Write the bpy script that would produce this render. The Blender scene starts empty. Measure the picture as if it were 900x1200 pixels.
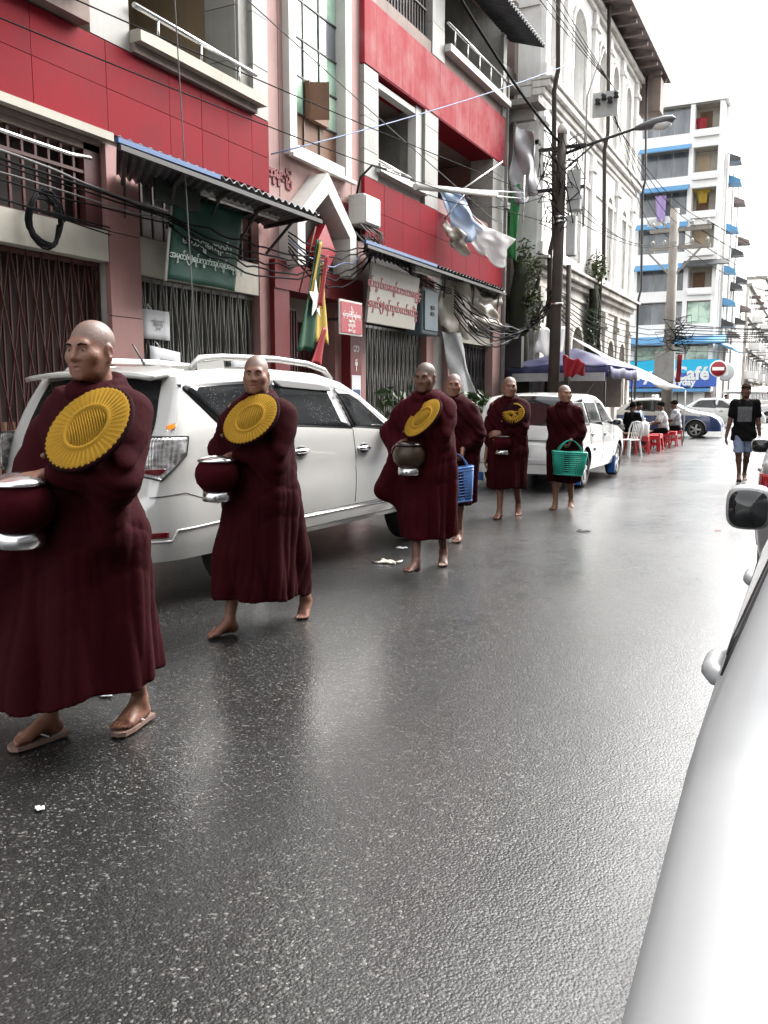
import bpy, bmesh, math, random
import numpy as np
from mathutils import Vector, Matrix, Euler
random.seed(7)
SC = bpy.context.scene
COL = SC.collection
PI = math.pi
# ------------------------------------------------------------------ camera, sky, sun, exposure
cam_data = bpy.data.cameras.new('camera')
cam = bpy.data.objects.new('camera', cam_data); COL.objects.link(cam)
cam.location = (0, 0, 1.45)
cam.rotation_euler = (math.radians(90 - 7.6), 0, math.radians(26.8))
cam_data.sensor_fit = 'VERTICAL'
cam_data.angle = 2 * math.atan(600 / 1000.0)
cam_data.clip_start = 0.05
cam_data.clip_end = 3000
SC.camera = cam
SUN_EL, SUN_AZ = 46, 26
world = bpy.data.worlds.new('World'); SC.world = world; world.use_nodes = True
wn = world.node_tree
sky = wn.nodes.new('ShaderNodeTexSky'); sky.sky_type = 'NISHITA'; sky.sun_disc = False
sky.sun_elevation = math.radians(SUN_EL); sky.sun_rotation = math.radians(SUN_AZ)
sky.air_density = 1.6; sky.dust_density = 5.0; sky.ozone_density = 0.6
hsv = wn.nodes.new('ShaderNodeHueSaturation'); hsv.inputs['Saturation'].default_value = 0.12
wn.links.new(sky.outputs[0], hsv.inputs['Color'])
wn.links.new(hsv.outputs[0], wn.nodes['Background'].inputs[0])
wn.nodes['Background'].inputs[1].default_value = 0.15
sun_data = bpy.data.lights.new('sun', 'SUN')
sun_data.energy = 1.4; sun_data.angle = math.radians(50); sun_data.color = (1, .97, .93)
sun = bpy.data.objects.new('sun', sun_data); COL.objects.link(sun)
_sd = Vector((math.sin(math.radians(SUN_AZ)) * math.cos(math.radians(SUN_EL)), math.cos(math.radians(SUN_AZ)) * math.cos(math.radians(SUN_EL)), math.sin(math.radians(SUN_EL))))
sun.rotation_euler = _sd.to_track_quat('Z', 'Y').to_euler(); sun.location = (0, 0, 40)
SC.view_settings.view_transform = 'Standard'; SC.view_settings.look = 'None'
SC.view_settings.exposure = 2.36; SC.view_settings.gamma = 1
SC.cycles.max_bounces = 6; SC.cycles.caustics_reflective = False; SC.cycles.caustics_refractive = False
try:
    SC.cycles.use_denoising = True
except Exception: pass

# ------------------------------------------------------------------ helpers
def tag(o, label=None, cat=None, group=None, kind=None):
    if label: o['label'] = label
    if cat: o['category'] = cat
    if group: o['group'] = group
    if kind: o['kind'] = kind
    return o
def empty(name, loc=(0, 0, 0), rz=0, label=None, cat=None, group=None, kind=None):
    o = bpy.data.objects.new(name, None); COL.objects.link(o)
    o.location = loc; o.rotation_euler = (0, 0, rz); o.empty_display_size = .1
    return tag(o, label, cat, group, kind)
def copy_tree(o, parent=None, **kw):
    c = o.copy(); COL.objects.link(c); c.parent = parent
    for ch in list(o.children): copy_tree(ch, c)
    if parent is None: tag(c, **kw)
    return c
def link(name, me, parent=None, mats=(), loc=None):
    for m in mats: me.materials.append(m)
    o = bpy.data.objects.new(name, me); COL.objects.link(o)
    if parent is not None: o.parent = parent
    if loc is not None: o.location = loc
    return o
def wloc(o):
    M = Matrix.Identity(4)
    while o is not None:
        M = (Matrix.Translation(o.location) @ o.rotation_euler.to_matrix().to_4x4()) @ M; o = o.parent
    return M
class MB:
    """collects simple shapes into one mesh"""
    def __init__(s): s.v = []; s.f = []; s.mi = []; s.sm = []
    def add(s, vs, fs, mi=0, smooth=False):
        b = len(s.v); s.v += [tuple(p) for p in vs]
        for f in fs: s.f.append([b + i for i in f]); s.mi.append(mi); s.sm.append(smooth)
        return s
    def box(s, a, b, mi=0):
        (x0, y0, z0), (x1, y1, z1) = a, b
        if x0 > x1: x0, x1 = x1, x0
        if y0 > y1: y0, y1 = y1, y0
        if z0 > z1: z0, z1 = z1, z0
        return s.add([(x0, y0, z0), (x1, y0, z0), (x1, y1, z0), (x0, y1, z0), (x0, y0, z1), (x1, y0, z1), (x1, y1, z1), (x0, y1, z1)],
              [(0, 3, 2, 1), (4, 5, 6, 7), (0, 1, 5, 4), (1, 2, 6, 5), (2, 3, 7, 6), (3, 0, 4, 7)], mi)
    def bar(s, a, b, w, h=None, up=(0, 0, 1), mi=0):
        """rectangular bar from a to b, w wide, h high"""
        a = Vector(a); b = Vector(b); h = w if h is None else h
        d = (b - a).normalized(); u = Vector(up)
        if abs(d.dot(u)) > .98: u = Vector((1, 0, 0))
        r = d.cross(u).normalized(); u = r.cross(d)
        vs = []
        for p in (a, b):
            for i, j in ((-1, -1), (1, -1), (1, 1), (-1, 1)): vs.append(p + r * (i * w / 2) + u * (j * h / 2))
        return s.add(vs, [(0, 1, 2, 3), (7, 6, 5, 4), (0, 4, 5, 1), (1, 5, 6, 2), (2, 6, 7, 3), (3, 7, 4, 0)], mi)
    def tube(s, pts, r, n=6, mi=0, smooth=True, cap=True):
        pts = [Vector(p) for p in pts]; rs = r if isinstance(r, (list, tuple)) else [r] * len(pts)
        vs = []; fs = []; pu = None
        for i, p in enumerate(pts):
            d = (pts[min(i + 1, len(pts) - 1)] - pts[max(i - 1, 0)])
            d = d.normalized() if d.length > 1e-9 else Vector((0, 0, 1))
            u = pu if pu is not None else (Vector((0, 0, 1)) if abs(d.z) < .9 else Vector((1, 0, 0)))
            u = (u - d * u.dot(d)); u = u.normalized() if u.length > 1e-6 else d.orthogonal().normalized(); pu = u; w = d.cross(u)
            for k in range(n):
                t = 2 * PI * k / n; vs.append(p + (u * math.cos(t) + w * math.sin(t)) * rs[i])
        for i in range(len(pts) - 1):
            for k in range(n): k2 = (k + 1) % n; fs.append((i * n + k, i * n + k2, (i + 1) * n + k2, (i + 1) * n + k))
        s.add(vs, fs, mi, smooth)
        if cap:
            b = len(s.v) - len(vs); m = len(pts) - 1
            s.f.append([b + k for k in range(n)][::-1]); s.mi.append(mi); s.sm.append(False)
            s.f.append([b + m * n + k for k in range(n)]); s.mi.append(mi); s.sm.append(False)
        return s
    def lathe(s, prof, c=(0, 0, 0), n=20, axis='z', mi=0, smooth=True, closed=False):
        vs = []; fs = []; m = len(prof)
        for (r, z) in prof:
            for k in range(n):
                t = 2 * PI * k / n; x, y = r * math.cos(t), r * math.sin(t)
                q = (x, y, z) if axis == 'z' else ((z, x, y) if axis == 'x' else (y, z, x))
                vs.append((c[0] + q[0], c[1] + q[1], c[2] + q[2]))
        for i in range(m - 1 if not closed else m):
            for k in range(n): k2 = (k + 1) % n; j = (i + 1) % m; fs.append((i * n + k, i * n + k2, j * n + k2, j * n + k))
        if not closed:
            if prof[0][0] > 1e-5: fs.append(tuple(range(n))[::-1])
            if prof[-1][0] > 1e-5: fs.append(tuple((m - 1) * n + k for k in range(n)))
        return s.add(vs, fs, mi, smooth)
    def prism(s, poly, d, mi=0):
        """poly: 3d points of a flat outline; d: extrusion vector"""
        n = len(poly); P = [Vector(p) for p in poly]; d = Vector(d)
        return s.add(P + [p + d for p in P], [tuple(range(n))[::-1], tuple(range(n, 2 * n))] + [(i, (i + 1) % n, n + (i + 1) % n, n + i) for i in range(n)], mi)
    def grid(s, fn, nu, nv, mi=0, smooth=True):
        vs = [fn(i / nu, j / nv) for j in range(nv + 1) for i in range(nu + 1)]
        fs = [(j * (nu + 1) + i, j * (nu + 1) + i + 1, (j + 1) * (nu + 1) + i + 1, (j + 1) * (nu + 1) + i) for j in range(nv) for i in range(nu)]
        return s.add(vs, fs, mi, smooth)
    def sheet(s, fn, nu, nv, t=.012, mi=0, smooth=True):
        """a cloth or panel with thickness t along its normals"""
        P = np.array([[tuple(fn(i / nu, j / nv)) for i in range(nu + 1)] for j in range(nv + 1)], float)
        du = np.gradient(P, axis=1); dv = np.gradient(P, axis=0); N = np.cross(du, dv); N /= (np.linalg.norm(N, axis=2, keepdims=True) + 1e-9)
        A = (P + N * t / 2).reshape(-1, 3); B = (P - N * t / 2).reshape(-1, 3); n = len(A); w = nu + 1
        fs = []
        for j in range(nv):
            for i in range(nu):
                q = (j * w + i, j * w + i + 1, (j + 1) * w + i + 1, (j + 1) * w + i); fs.append(q); fs.append(tuple(n + k for k in q[::-1]))
        loop = [i for i in range(nu + 1)] + [j * w + nu for j in range(1, nv + 1)] + [nv * w + i for i in range(nu - 1, -1, -1)] + [j * w for j in range(nv - 1, 0, -1)]
        for k in range(len(loop)): a, b = loop[k], loop[(k + 1) % len(loop)]; fs.append((a, n + a, n + b, b))
        return s.add(list(map(tuple, A)) + list(map(tuple, B)), fs, mi, smooth)
    def mesh(s, name):
        me = bpy.data.meshes.new(name); me.from_pydata(s.v, [], s.f)
        me.polygons.foreach_set('material_index', s.mi); me.polygons.foreach_set('use_smooth', s.sm); me.update(); return me
    def build(s, name, mats, parent=None, world=False, bevel=0, kind=None, label=None, cat=None, group=None):
        me = s.mesh(name)
        mats = mats if isinstance(mats, (list, tuple)) else [mats]
        if world and parent is not None: me.transform(wloc(parent).inverted())
        if world and parent is None:                      # put the origin at the base of the thing
            co = np.array(s.v); c = Vector(((co[:, 0].min() + co[:, 0].max()) / 2, (co[:, 1].min() + co[:, 1].max()) / 2, co[:, 2].min()))
            me.transform(Matrix.Translation(-c)); o = link(name, me, None, mats, c)
        else: o = link(name, me, parent, mats)
        if bevel:
            b = o.modifiers.new('bevel', 'BEVEL'); b.width = bevel; b.segments = 2; b.limit_method = 'ANGLE'; b.angle_limit = math.radians(40)
        return tag(o, label, cat, group, kind)
def bx(name, a, b, mat, parent=None, world=True, **kw): return MB().box(a, b).build(name, mat, parent, world, **kw)
def text_mesh(name, body, size, mat, parent, M, ext=.004, align='CENTER', space=1.0, line=1.0, shear=0, bold=0):
    """lettering as mesh; M places the text's xy plane in the world"""
    c = bpy.data.curves.new(name, 'FONT'); c.body = body; c.size = size; c.align_x = align; c.align_y = 'CENTER'; c.extrude = ext; c.resolution_u = 2
    c.space_character = space; c.space_line = line; c.shear = shear; c.offset = bold
    t = bpy.data.objects.new(name, c); COL.objects.link(t)
    dg = bpy.context.evaluated_depsgraph_get()
    me = bpy.data.meshes.new_from_object(t.evaluated_get(dg)); bpy.data.objects.remove(t); bpy.data.curves.remove(c)
    me.materials.clear()
    if parent is not None: M = wloc(parent).inverted() @ M
    me.transform(M); me.name = name
    return link(name, me, parent, [mat])
def frame(o, x, y, z=None):
    x = Vector(x).normalized(); y = Vector(y).normalized(); z = x.cross(y).normalized()
    return Matrix(((x.x, y.x, z.x, o[0]), (x.y, y.y, z.y, o[1]), (x.z, y.z, z.z, o[2]), (0, 0, 0, 1)))
def fit(poly, v0, v1, fn):
    pass
# ------------------------------------------------------------------ materials
class NT:
    def __init__(s, name):
        s.m = bpy.data.materials.new(name); s.m.use_nodes = True; s.t = s.m.node_tree; s.b = s.t.nodes['Principled BSDF']
    def n(s, typ, **kw):
        x = s.t.nodes.new(typ)
        for k, v in kw.items(): setattr(x, k, v)
        return x
    def l(s, a, b): s.t.links.new(a, b)
    def coord(s, scale=(1, 1, 1), kind='Object', rot=(0, 0, 0), vary=True):
        tc = s.n('ShaderNodeTexCoord'); mp = s.n('ShaderNodeMapping'); mp.inputs['Scale'].default_value = scale; mp.inputs['Rotation'].default_value = rot
        oi = s.n('ShaderNodeObjectInfo'); ad = s.n('ShaderNodeVectorMath', operation='ADD'); sc = s.n('ShaderNodeVectorMath', operation='SCALE')
        cv = s.n('ShaderNodeCombineXYZ'); s.l(oi.outputs['Random'], cv.inputs[0]); s.l(oi.outputs['Random'], cv.inputs[1]); s.l(oi.outputs['Random'], cv.inputs[2])
        s.l(cv.outputs[0], sc.inputs[0]); sc.inputs['Scale'].default_value = 61.0 if vary else 0.0
        s.l(tc.outputs[kind], ad.inputs[0]); s.l(sc.outputs[0], ad.inputs[1]); s.l(ad.outputs[0], mp.inputs[0]); return mp.outputs[0]
    def noise(s, vec, scale, detail=3, rough=.55):
        x = s.n('ShaderNodeTexNoise'); x.inputs['Scale'].default_value = scale; x.inputs['Detail'].default_value = detail; x.inputs['Roughness'].default_value = rough
        s.l(vec, x.inputs['Vector']); return x.outputs['Fac']
    def ramp(s, fac, stops):
        x = s.n('ShaderNodeValToRGB'); e = x.color_ramp.elements
        while len(e) < len(stops): e.new(.5)
        for k, (p, c) in enumerate(stops): e[k].position = p; e[k].color = (*c, 1) if len(c) == 3 else c
        s.l(fac, x.inputs[0]); return x.outputs[0]
    def mix(s, fac, a, b, mode='MIX'):
        x = s.n('ShaderNodeMix', data_type='RGBA', blend_type=mode)
        for sock, v in ((x.inputs[0], fac), (x.inputs[6], a), (x.inputs[7], b)):
            if hasattr(v, 'is_output'): s.l(v, sock)
            else: sock.default_value = v if not isinstance(v, tuple) else ((*v, 1) if len(v) == 3 else v)
        return x.outputs[2]
    def math(s, op, a, b=0.0):
        x = s.n('ShaderNodeMath', operation=op)
        for sock, v in ((x.inputs[0], a), (x.inputs[1], b)):
            if hasattr(v, 'is_output'): s.l(v, sock)
            else: sock.default_value = v
        return x.outputs[0]
    def bump(s, h, strength=.3, dist=.02, prev=None):
        x = s.n('ShaderNodeBump'); x.inputs['Strength'].default_value = strength; x.inputs['Distance'].default_value = dist
        s.l(h, x.inputs['Height'])
        if prev is not None: s.l(prev, x.inputs['Normal'])
        s.l(x.outputs[0], s.b.inputs['Normal']); return x.outputs[0]
    def set(s, **kw):
        for k, v in kw.items():
            k = k.replace('_', ' ')
            if hasattr(v, 'is_output'): s.l(v, s.b.inputs[k])
            else: s.b.inputs[k].default_value = (*v, 1) if isinstance(v, tuple) and len(v) == 3 else v
        return s
def dirty(name, col, dirt=(.08, .07, .06), amt=.5, rough=.7, scale=1.5, streak=True, bump=.15, spec=.3, fine=40, metal=0):
    """painted or plastered surface with blotches, vertical rain streaks and fine relief"""
    m = NT(name); v = m.coord()
    n1 = m.noise(v, scale, 5, .6)
    f = m.ramp(n1, [(.42, (0, 0, 0)), (.72, (1, 1, 1))])
    if streak:
        v2 = m.coord((6, 6, .35)); n2 = m.noise(v2, 1.6, 4, .6)
        f2 = m.ramp(n2, [(.48, (0, 0, 0)), (.75, (1, 1, 1))])
        f = m.mix(.5, f, f2, 'ADD')
    fa = m.math('MULTIPLY', f, amt)
    c = m.mix(fa, col, dirt)
    n3 = m.noise(v, fine, 3, .6)
    c = m.mix(m.math('MULTIPLY', n3, .25), c, tuple(x * .6 for x in col))
    m.set(Base_Color=c, Roughness=rough, Metallic=metal); m.b.inputs['Specular IOR Level'].default_value = spec
    m.bump(m.noise(v, fine * .6, 4, .6), bump, .01)
    return m.m
def plain(name, col, rough=.6, metal=0, var=.15, spec=.4, scale=12, bump=0, coat=0, sheen=0):
    m = NT(name); v = m.coord(); n1 = m.noise(v, scale, 3, .6)
    c = m.mix(m.math('MULTIPLY', n1, var * 2), col, tuple(x * .55 for x in col))
    m.set(Base_Color=c, Roughness=m.math('ADD', rough - .06, m.math('MULTIPLY', n1, .12)), Metallic=metal)
    m.b.inputs['Specular IOR Level'].default_value = spec
    if coat: m.b.inputs['Coat Weight'].default_value = coat; m.b.inputs['Coat Roughness'].default_value = .06
    if sheen: m.b.inputs['Sheen Weight'].default_value = sheen; m.b.inputs['Sheen Roughness'].default_value = .5
    if bump: m.bump(n1, bump, .01)
    return m.m
M = {}
M['red_panel'] = dirty('red_panel', (.19, .0115, .019), (.11, .018, .022), .6, .6, 1.1, True, .03, .04, 8)
M['red_faded'] = dirty('red_faded', (.26, .034, .043), (.33, .15, .15), .7, .7, 1.6, True, .05, .05, 12)
M['red_paint'] = dirty('red_paint', (.12, .008, .012), (.12, .02, .02), .5, .5, 2, True, .05)
M['pink'] = dirty('pink_render', (.34, .215, .20), (.21, .13, .12), .55, .75, 1.2)
M['pink_dark'] = dirty('pink_tile', (.25, .13, .12), (.17, .1, .09), .5, .55, 2)
M['grey_tile'] = dirty('grey_tile', (.25, .245, .228), (.15, .143, .13), .6, .6, 1.5, True, .04, .5, 10)
M['cream'] = dirty('cream_slab', (.36, .345, .30), (.26, .24, .2), .6, .75, 1.4)
M['block_grey'] = dirty('block_grey', (.3, .3, .29), (.15, .15, .14), .5, .8, .6)
M['tan'] = dirty('tan_wall', (.36, .28, .19), (.2, .15, .1), .5, .8, 1)
M['concrete'] = dirty('concrete', (.30, .29, .27), (.10, .1, .09), .7, .85, 1.3)
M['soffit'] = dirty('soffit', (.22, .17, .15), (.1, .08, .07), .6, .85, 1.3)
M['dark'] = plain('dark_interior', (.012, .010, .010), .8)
M['brown_dark'] = dirty('brown_dark', (.018, .009, .008), (.008, .005, .004), .5, .6, 3)
M['maroon_iron'] = dirty('maroon_iron', (.060, .018, .017), (.03, .013, .012), .6, .5, 4, True, .05)
M['grey_iron'] = dirty('grey_iron', (.17, .168, .155), (.08, .06, .055), .6, .45, 4, True, .05, .5, 40, .3)
M['green_iron'] = dirty('green_iron', (.016, .022, .017), (.01, .01, .009), .6, .5, 4)
M['black_iron'] = plain('black_iron', (.02, .018, .018), .5)
M['steel'] = plain('steel_tube', (.55, .55, .55), .25, 1, .1)
M['white_paint'] = dirty('white_paint', (.50, .49, .465), (.3, .28, .25), .45, .5, 2)
M['white_old'] = dirty('old_white_plaster', (.82, .81, .795), (.40, .375, .34), .6, .85, .55, True, .2, .2, 14)
M['moss_plaster'] = dirty('mossy_plaster', (.56, .53, .49), (.14, .13, .11), .8, .9, 1.2, True, .25, .2, 14)
M['cornice'] = dirty('cornice_plaster', (.72, .70, .67), (.3, .27, .23), .65, .85, 1.3, True, .2, .2, 14)
M['shutter_grey'] = dirty('grey_shutter', (.44, .46, .45), (.24, .24, .23), .5, .7, 2)
M['roof_brown'] = dirty('rusty_eave', (.17, .135, .128), (.1, .085, .08), .6, .7, 2)
M['corrug'] = dirty('corrugated_iron', (.06, .065, .07), (.03, .022, .02), .6, .5, 2, True, .05, .5, 20, .5)
M['blue_edge'] = plain('blue_flashing', (.03, .08, .2), .45)
M['green_cloth'] = dirty('green_cloth', (.004, .042, .028), (.003, .025, .018), .5, .7, 2.5, False, .1)
M['sign_cream'] = dirty('sign_cream', (.21, .20, .175), (.14, .12, .09), .5, .6, 1.5)
M['sign_red'] = plain('sign_red', (.25, .012, .021), .4)
M['letter_red'] = plain('letter_red', (.15, .008, .014), .6)
M['letter_white'] = plain('letter_white', (.72, .74, .72), .6)
M['letter_pale'] = plain('letter_pale', (.45, .52, .48), .7)
M['letter_dark'] = plain('letter_dark', (.03, .03, .04), .7)
M['paper'] = plain('paper', (.50, .51, .53), .8, var=.08)
M['bluegrey'] = dirty('bluegrey_metal', (.075, .105, .12), (.05, .06, .06), .5, .5, 3)
M['grey_box'] = dirty('grey_metal_box', (.42, .42, .41), (.24, .22, .2), .5, .5, 4)
M['cable'] = plain('black_cable', (.008, .008, .009), .85, spec=.1)
M['cable_grey'] = plain('grey_cable', (.13, .13, .13), .8, spec=.15)
M['cable_blue'] = plain('blue_cable', (.10, .14, .25), .6)
M['tarp_grey'] = dirty('grey_tarpaulin', (.36, .36, .37), (.14, .14, .14), .5, .45, 3, False, .1)
def translucent(mat, col, f=.55):
    t = mat.node_tree; b = t.nodes['Principled BSDF']; o = t.nodes['Material Output']; tr = t.nodes.new('ShaderNodeBsdfTranslucent'); tr.inputs[0].default_value = (*col, 1); mx = t.nodes.new('ShaderNodeMixShader'); mx.inputs[0].default_value = f
    t.links.new(b.outputs[0], mx.inputs[1]); t.links.new(tr.outputs[0], mx.inputs[2]); t.links.new(mx.outputs[0], o.inputs[0]); return mat
M['tarp_white'] = dirty('white_tarpaulin', (.70, .70, .70), (.45, .44, .42), .35, .5, 3, False, .1)
M['tarp_blue'] = dirty('faded_blue_tarpaulin', (.42, .52, .66), (.4, .4, .42), .5, .5, 3, False, .1)
M['canopy_blue'] = dirty('navy_canopy', (.055, .055, .13), (.10, .10, .17), .5, .55, 2, False, .06)
translucent(M['tarp_white'], (.8, .8, .8)); translucent(M['tarp_blue'], (.45, .55, .7), .45); translucent(M['canopy_blue'], (.12, .12, .3), .35)
M['plastic_dirty'] = dirty('dirty_plastic_sheet', (.46, .42, .36), (.2, .17, .14), .6, .35, 3, True, .1, .5)
M['pole'] = dirty('tarred_pole', (.050, .040, .033), (.02, .017, .015), .7, .85, 3)
M['pole_conc'] = dirty('concrete_pole', (.32, .30, .27), (.15, .13, .12), .6, .85, 2)
M['bark'] = dirty('mossy_bark', (.018, .017, .014), (.02, .032, .008), .8, .95, 4, True, .6, .2, 25)
M['leaf'] = plain('leaf', (.028, .06, .014), .5, 0, .4)
M['leaf2'] = plain('moss_leaf', (.045, .068, .010), .6, 0, .4)
M['grass_moss'] = plain('roof_moss', (.07, .09, .025), .8, 0, .4)
M['glass_dark'] = plain('dark_glass', (.012, .013, .014), .06, 0, .05, .6)
M['yellow'] = plain('yellow_cloth', (.34, .23, .025), .7)
M['flag_green'] = plain('flag_green', (.006, .05, .024), .7)
M['flag_red'] = plain('flag_red', (.24, .007, .014), .6)
M['white'] = plain('white_plastic', (.76, .76, .74), .4)
M['wood'] = dirty('wood', (.16, .09, .055), (.07, .04, .03), .6, .7, 3)
M['brown_box'] = dirty('brown_plywood', (.17, .09, .055), (.09, .05, .035), .6, .7, 2)
M['cyan'] = plain('cyan_sign', (.0, .42, .68), .4)
M['blue'] = plain('blue_sign', (.035, .10, .42), .4)
M['awning_blue'] = dirty('blue_awning', (.09, .26, .46), (.1, .22, .36), .4, .5, 1)
M['red_plastic'] = plain('red_plastic', (.45, .010, .018), .35)
M['orange'] = plain('orange_plastic', (.75, .28, .03), .5)
M['white_bldg'] = dirty('white_building', (.82, .81, .80), (.5, .47, .43), .3, .7, .25, True, .03)
def glass_green():
    m = NT('green_window_glass'); v = m.coord((1, 1, 1)); n1 = m.noise(v, 1.3, 3, .5)
    c = m.ramp(n1, [(.35, (.08, .17, .13)), (.5, (.30, .46, .36)), (.7, (.42, .56, .44))])
    m.set(Base_Color=c, Roughness=.12); m.b.inputs['Specular IOR Level'].default_value = .7
    return m.m
M['glass_green'] = glass_green()
def window_glass():
    m = NT('grey_window_glass'); v = m.coord((1, 1, .3)); n1 = m.noise(v, 1.2, 3, .5)
    m.set(Base_Color=m.ramp(n1, [(.3, (.06, .07, .08)), (.7, (.2, .21, .23))]), Roughness=.12); m.b.inputs['Specular IOR Level'].default_value = .6
    return m.m
M['glass_grey'] = window_glass()
def asphalt():
    m = NT('wet_asphalt'); v = m.coord()
    vo = m.n('ShaderNodeTexVoronoi'); vo.inputs['Scale'].default_value = 125; m.l(v, vo.inputs['Vector'])
    vo2 = m.n('ShaderNodeTexVoronoi'); vo2.inputs['Scale'].default_value = 88; m.l(v, vo2.inputs['Vector'])
    n1 = m.noise(v, .45, 5, .6); n2 = m.noise(v, 9, 5, .65)
    big = m.noise(v, 1.6, 4, .6); lane = m.noise(m.coord((1.5, .10, 1), vary=False), 1.0, 4, .6)
    stone = m.n('ShaderNodeSeparateColor'); m.l(vo.outputs['Color'], stone.inputs[0])
    bright = m.ramp(stone.outputs[0], [(.0, (.0045, .0045, .0045)), (.6, (.0095, .0093, .009)), (.86, (.02, .0195, .0185)), (.95, (.075, .073, .069)), (1, (.17, .165, .155))])
    chips = m.n('ShaderNodeSeparateColor'); m.l(vo2.outputs['Color'], chips.inputs[0])
    ch = m.ramp(chips.outputs[1], [(.95, (0, 0, 0)), (.98, (1, 1, 1))])
    edge = m.ramp(vo2.outputs['Distance'], [(.22, (1, 1, 1)), (.34, (0, 0, 0))])
    ch = m.math('MULTIPLY', m.math('MULTIPLY', ch, edge), .8)
    c = m.mix(ch, bright, (.28, .27, .25))
    c = m.mix(m.ramp(big, [(.35, (0, 0, 0)), (.75, (.45, .45, .45))]), c, (.010, .010, .0105))
    c = m.mix(m.ramp(lane, [(.42, (0, 0, 0)), (.66, (.6, .6, .6))]), c, (.006, .006, .0062))
    # wet film: smooth low spots and drier crowns
    nn_ = m.math('ADD', m.math('ADD', m.math('MULTIPLY', n1, .45), m.math('MULTIPLY', lane, .30)), m.math('MULTIPLY', n2, .25))
    m.set(Base_Color=c, Roughness=m.ramp(nn_, [(.36, (.30, .30, .30)), (.62, (.46, .46, .46))])); m.b.inputs['Specular IOR Level'].default_value = .26
    m.l(m.ramp(nn_, [(.36, (.95, .95, .95)), (.66, (.6, .6, .6))]), m.b.inputs['Coat Weight']); m.l(m.ramp(nn_, [(.38, (.13, .13, .13)), (.62, (.27, .27, .27))]), m.b.inputs['Coat Roughness']); m.b.inputs['Coat IOR'].default_value = 1.34
    h = m.math('ADD', m.math('MULTIPLY', vo.outputs['Distance'], -1.0), m.math('MULTIPLY', m.noise(v, 160, 2, .6), .5))
    b1 = m.bump(h, .36, .005)
    m.bump(m.math('ADD', n2, m.math('MULTIPLY', m.math('MULTIPLY', vo2.outputs['Distance'], -1), .4)), .25, .012, b1)
    cb = m.n('ShaderNodeBump'); cb.inputs['Strength'].default_value = .14; cb.inputs['Distance'].default_value = .004
    m.l(m.math('ADD', m.math('MULTIPLY', n2, 2.0), m.math('MULTIPLY', vo2.outputs['Distance'], -.9)), cb.inputs['Height']); m.l(cb.outputs[0], m.b.inputs['Coat Normal'])
    return m.m
M['asphalt'] = asphalt()
M['paving'] = dirty('pavement_concrete', (.17, .16, .15), (.06, .055, .05), .7, .5, 1.2, False, .2)
M['kerb'] = dirty('kerb_concrete', (.24, .23, .21), (.08, .07, .06), .7, .6, 2)
M['ground_far'] = dirty('distant_ground', (.12, .115, .105), (.07, .07, .065), .5, .6, .2, False, .1)
# ------------------------------------------------------------------ ground, road, pavement
_cache = {}
def piece(name, a, b, mat, parent, jit=0.0):
    """one box-shaped piece (tile, panel, plank ...): pieces of one size share their mesh; world coordinates"""
    a = Vector(a); b = Vector(b); c = (a + b) / 2; d = b - a
    key = (name, round(abs(d.x), 3), round(abs(d.y), 3), round(abs(d.z), 3), mat.name)
    if key not in _cache:
        h = Vector((abs(d.x), abs(d.y), abs(d.z))) / 2
        me = MB().box(-h, h).mesh(name); me.materials.append(mat); _cache[key] = me
    o = bpy.data.objects.new(name, _cache[key]); COL.objects.link(o); o.parent = parent
    if jit: c = c + Vector((random.uniform(-jit, jit), 0, 0))
    o.location = wloc(parent).inverted() @ c if parent is not None else c
    return o
FX = -7.4                                            # plane of the street facades on the left
def road_z(x, y): return .012 * math.sin(x * .9 + y * .23) * math.sin(y * .31) * (1 if abs(x) < 5.6 else 0)
g = MB()
xs = np.concatenate([np.linspace(-5.8, 6.2, 31)]); ys = np.concatenate([np.linspace(-6, 36, 106)])
g.add([(x, y, road_z(x, y)) for y in ys for x in xs], [(j * 31 + i, j * 31 + i + 1, (j + 1) * 31 + i + 1, (j + 1) * 31 + i) for j in range(105) for i in range(30)], 0, True)
g.build('road', M['asphalt'], kind='structure')
MB().box((-140, 36.02, -.3), (160, 70, -.004)).build('cross_street', M['asphalt'], kind='structure')
MB().box((-5.8, 70.02, -.3), (6.2, 400, -.006)).build('far_road', M['asphalt'], kind='structure')
MB().box((-900, -900, -1), (900, 900, -.32)).build('ground', M['ground_far'], kind='structure')
pv = MB().box((-7.9, -8, -.3), (-5.96, 35.9, .14)).build('pavement', M['paving'], kind='structure')
kb = empty('kerb', (-5.88, 0, 0), kind='structure')
for i in range(-4, 36): piece('kerbstone', (-5.955, i + .006, -.2), (-5.81, i + .994, .135), M['kerb'], kb, .004)
MB().box((6.21, -8, -.3), (8.2, 35.9, .13)).build('right_pavement', M['paving'], kind='structure')
MB().box((-60, 70.01, -.3), (-5.82, 300, .12)).build('far_pavement', M['paving'], kind='structure')
MB().box((6.22, 70.01, -.3), (60, 300, .12)).build('far_right_pavement', M['paving'], kind='structure')

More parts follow.
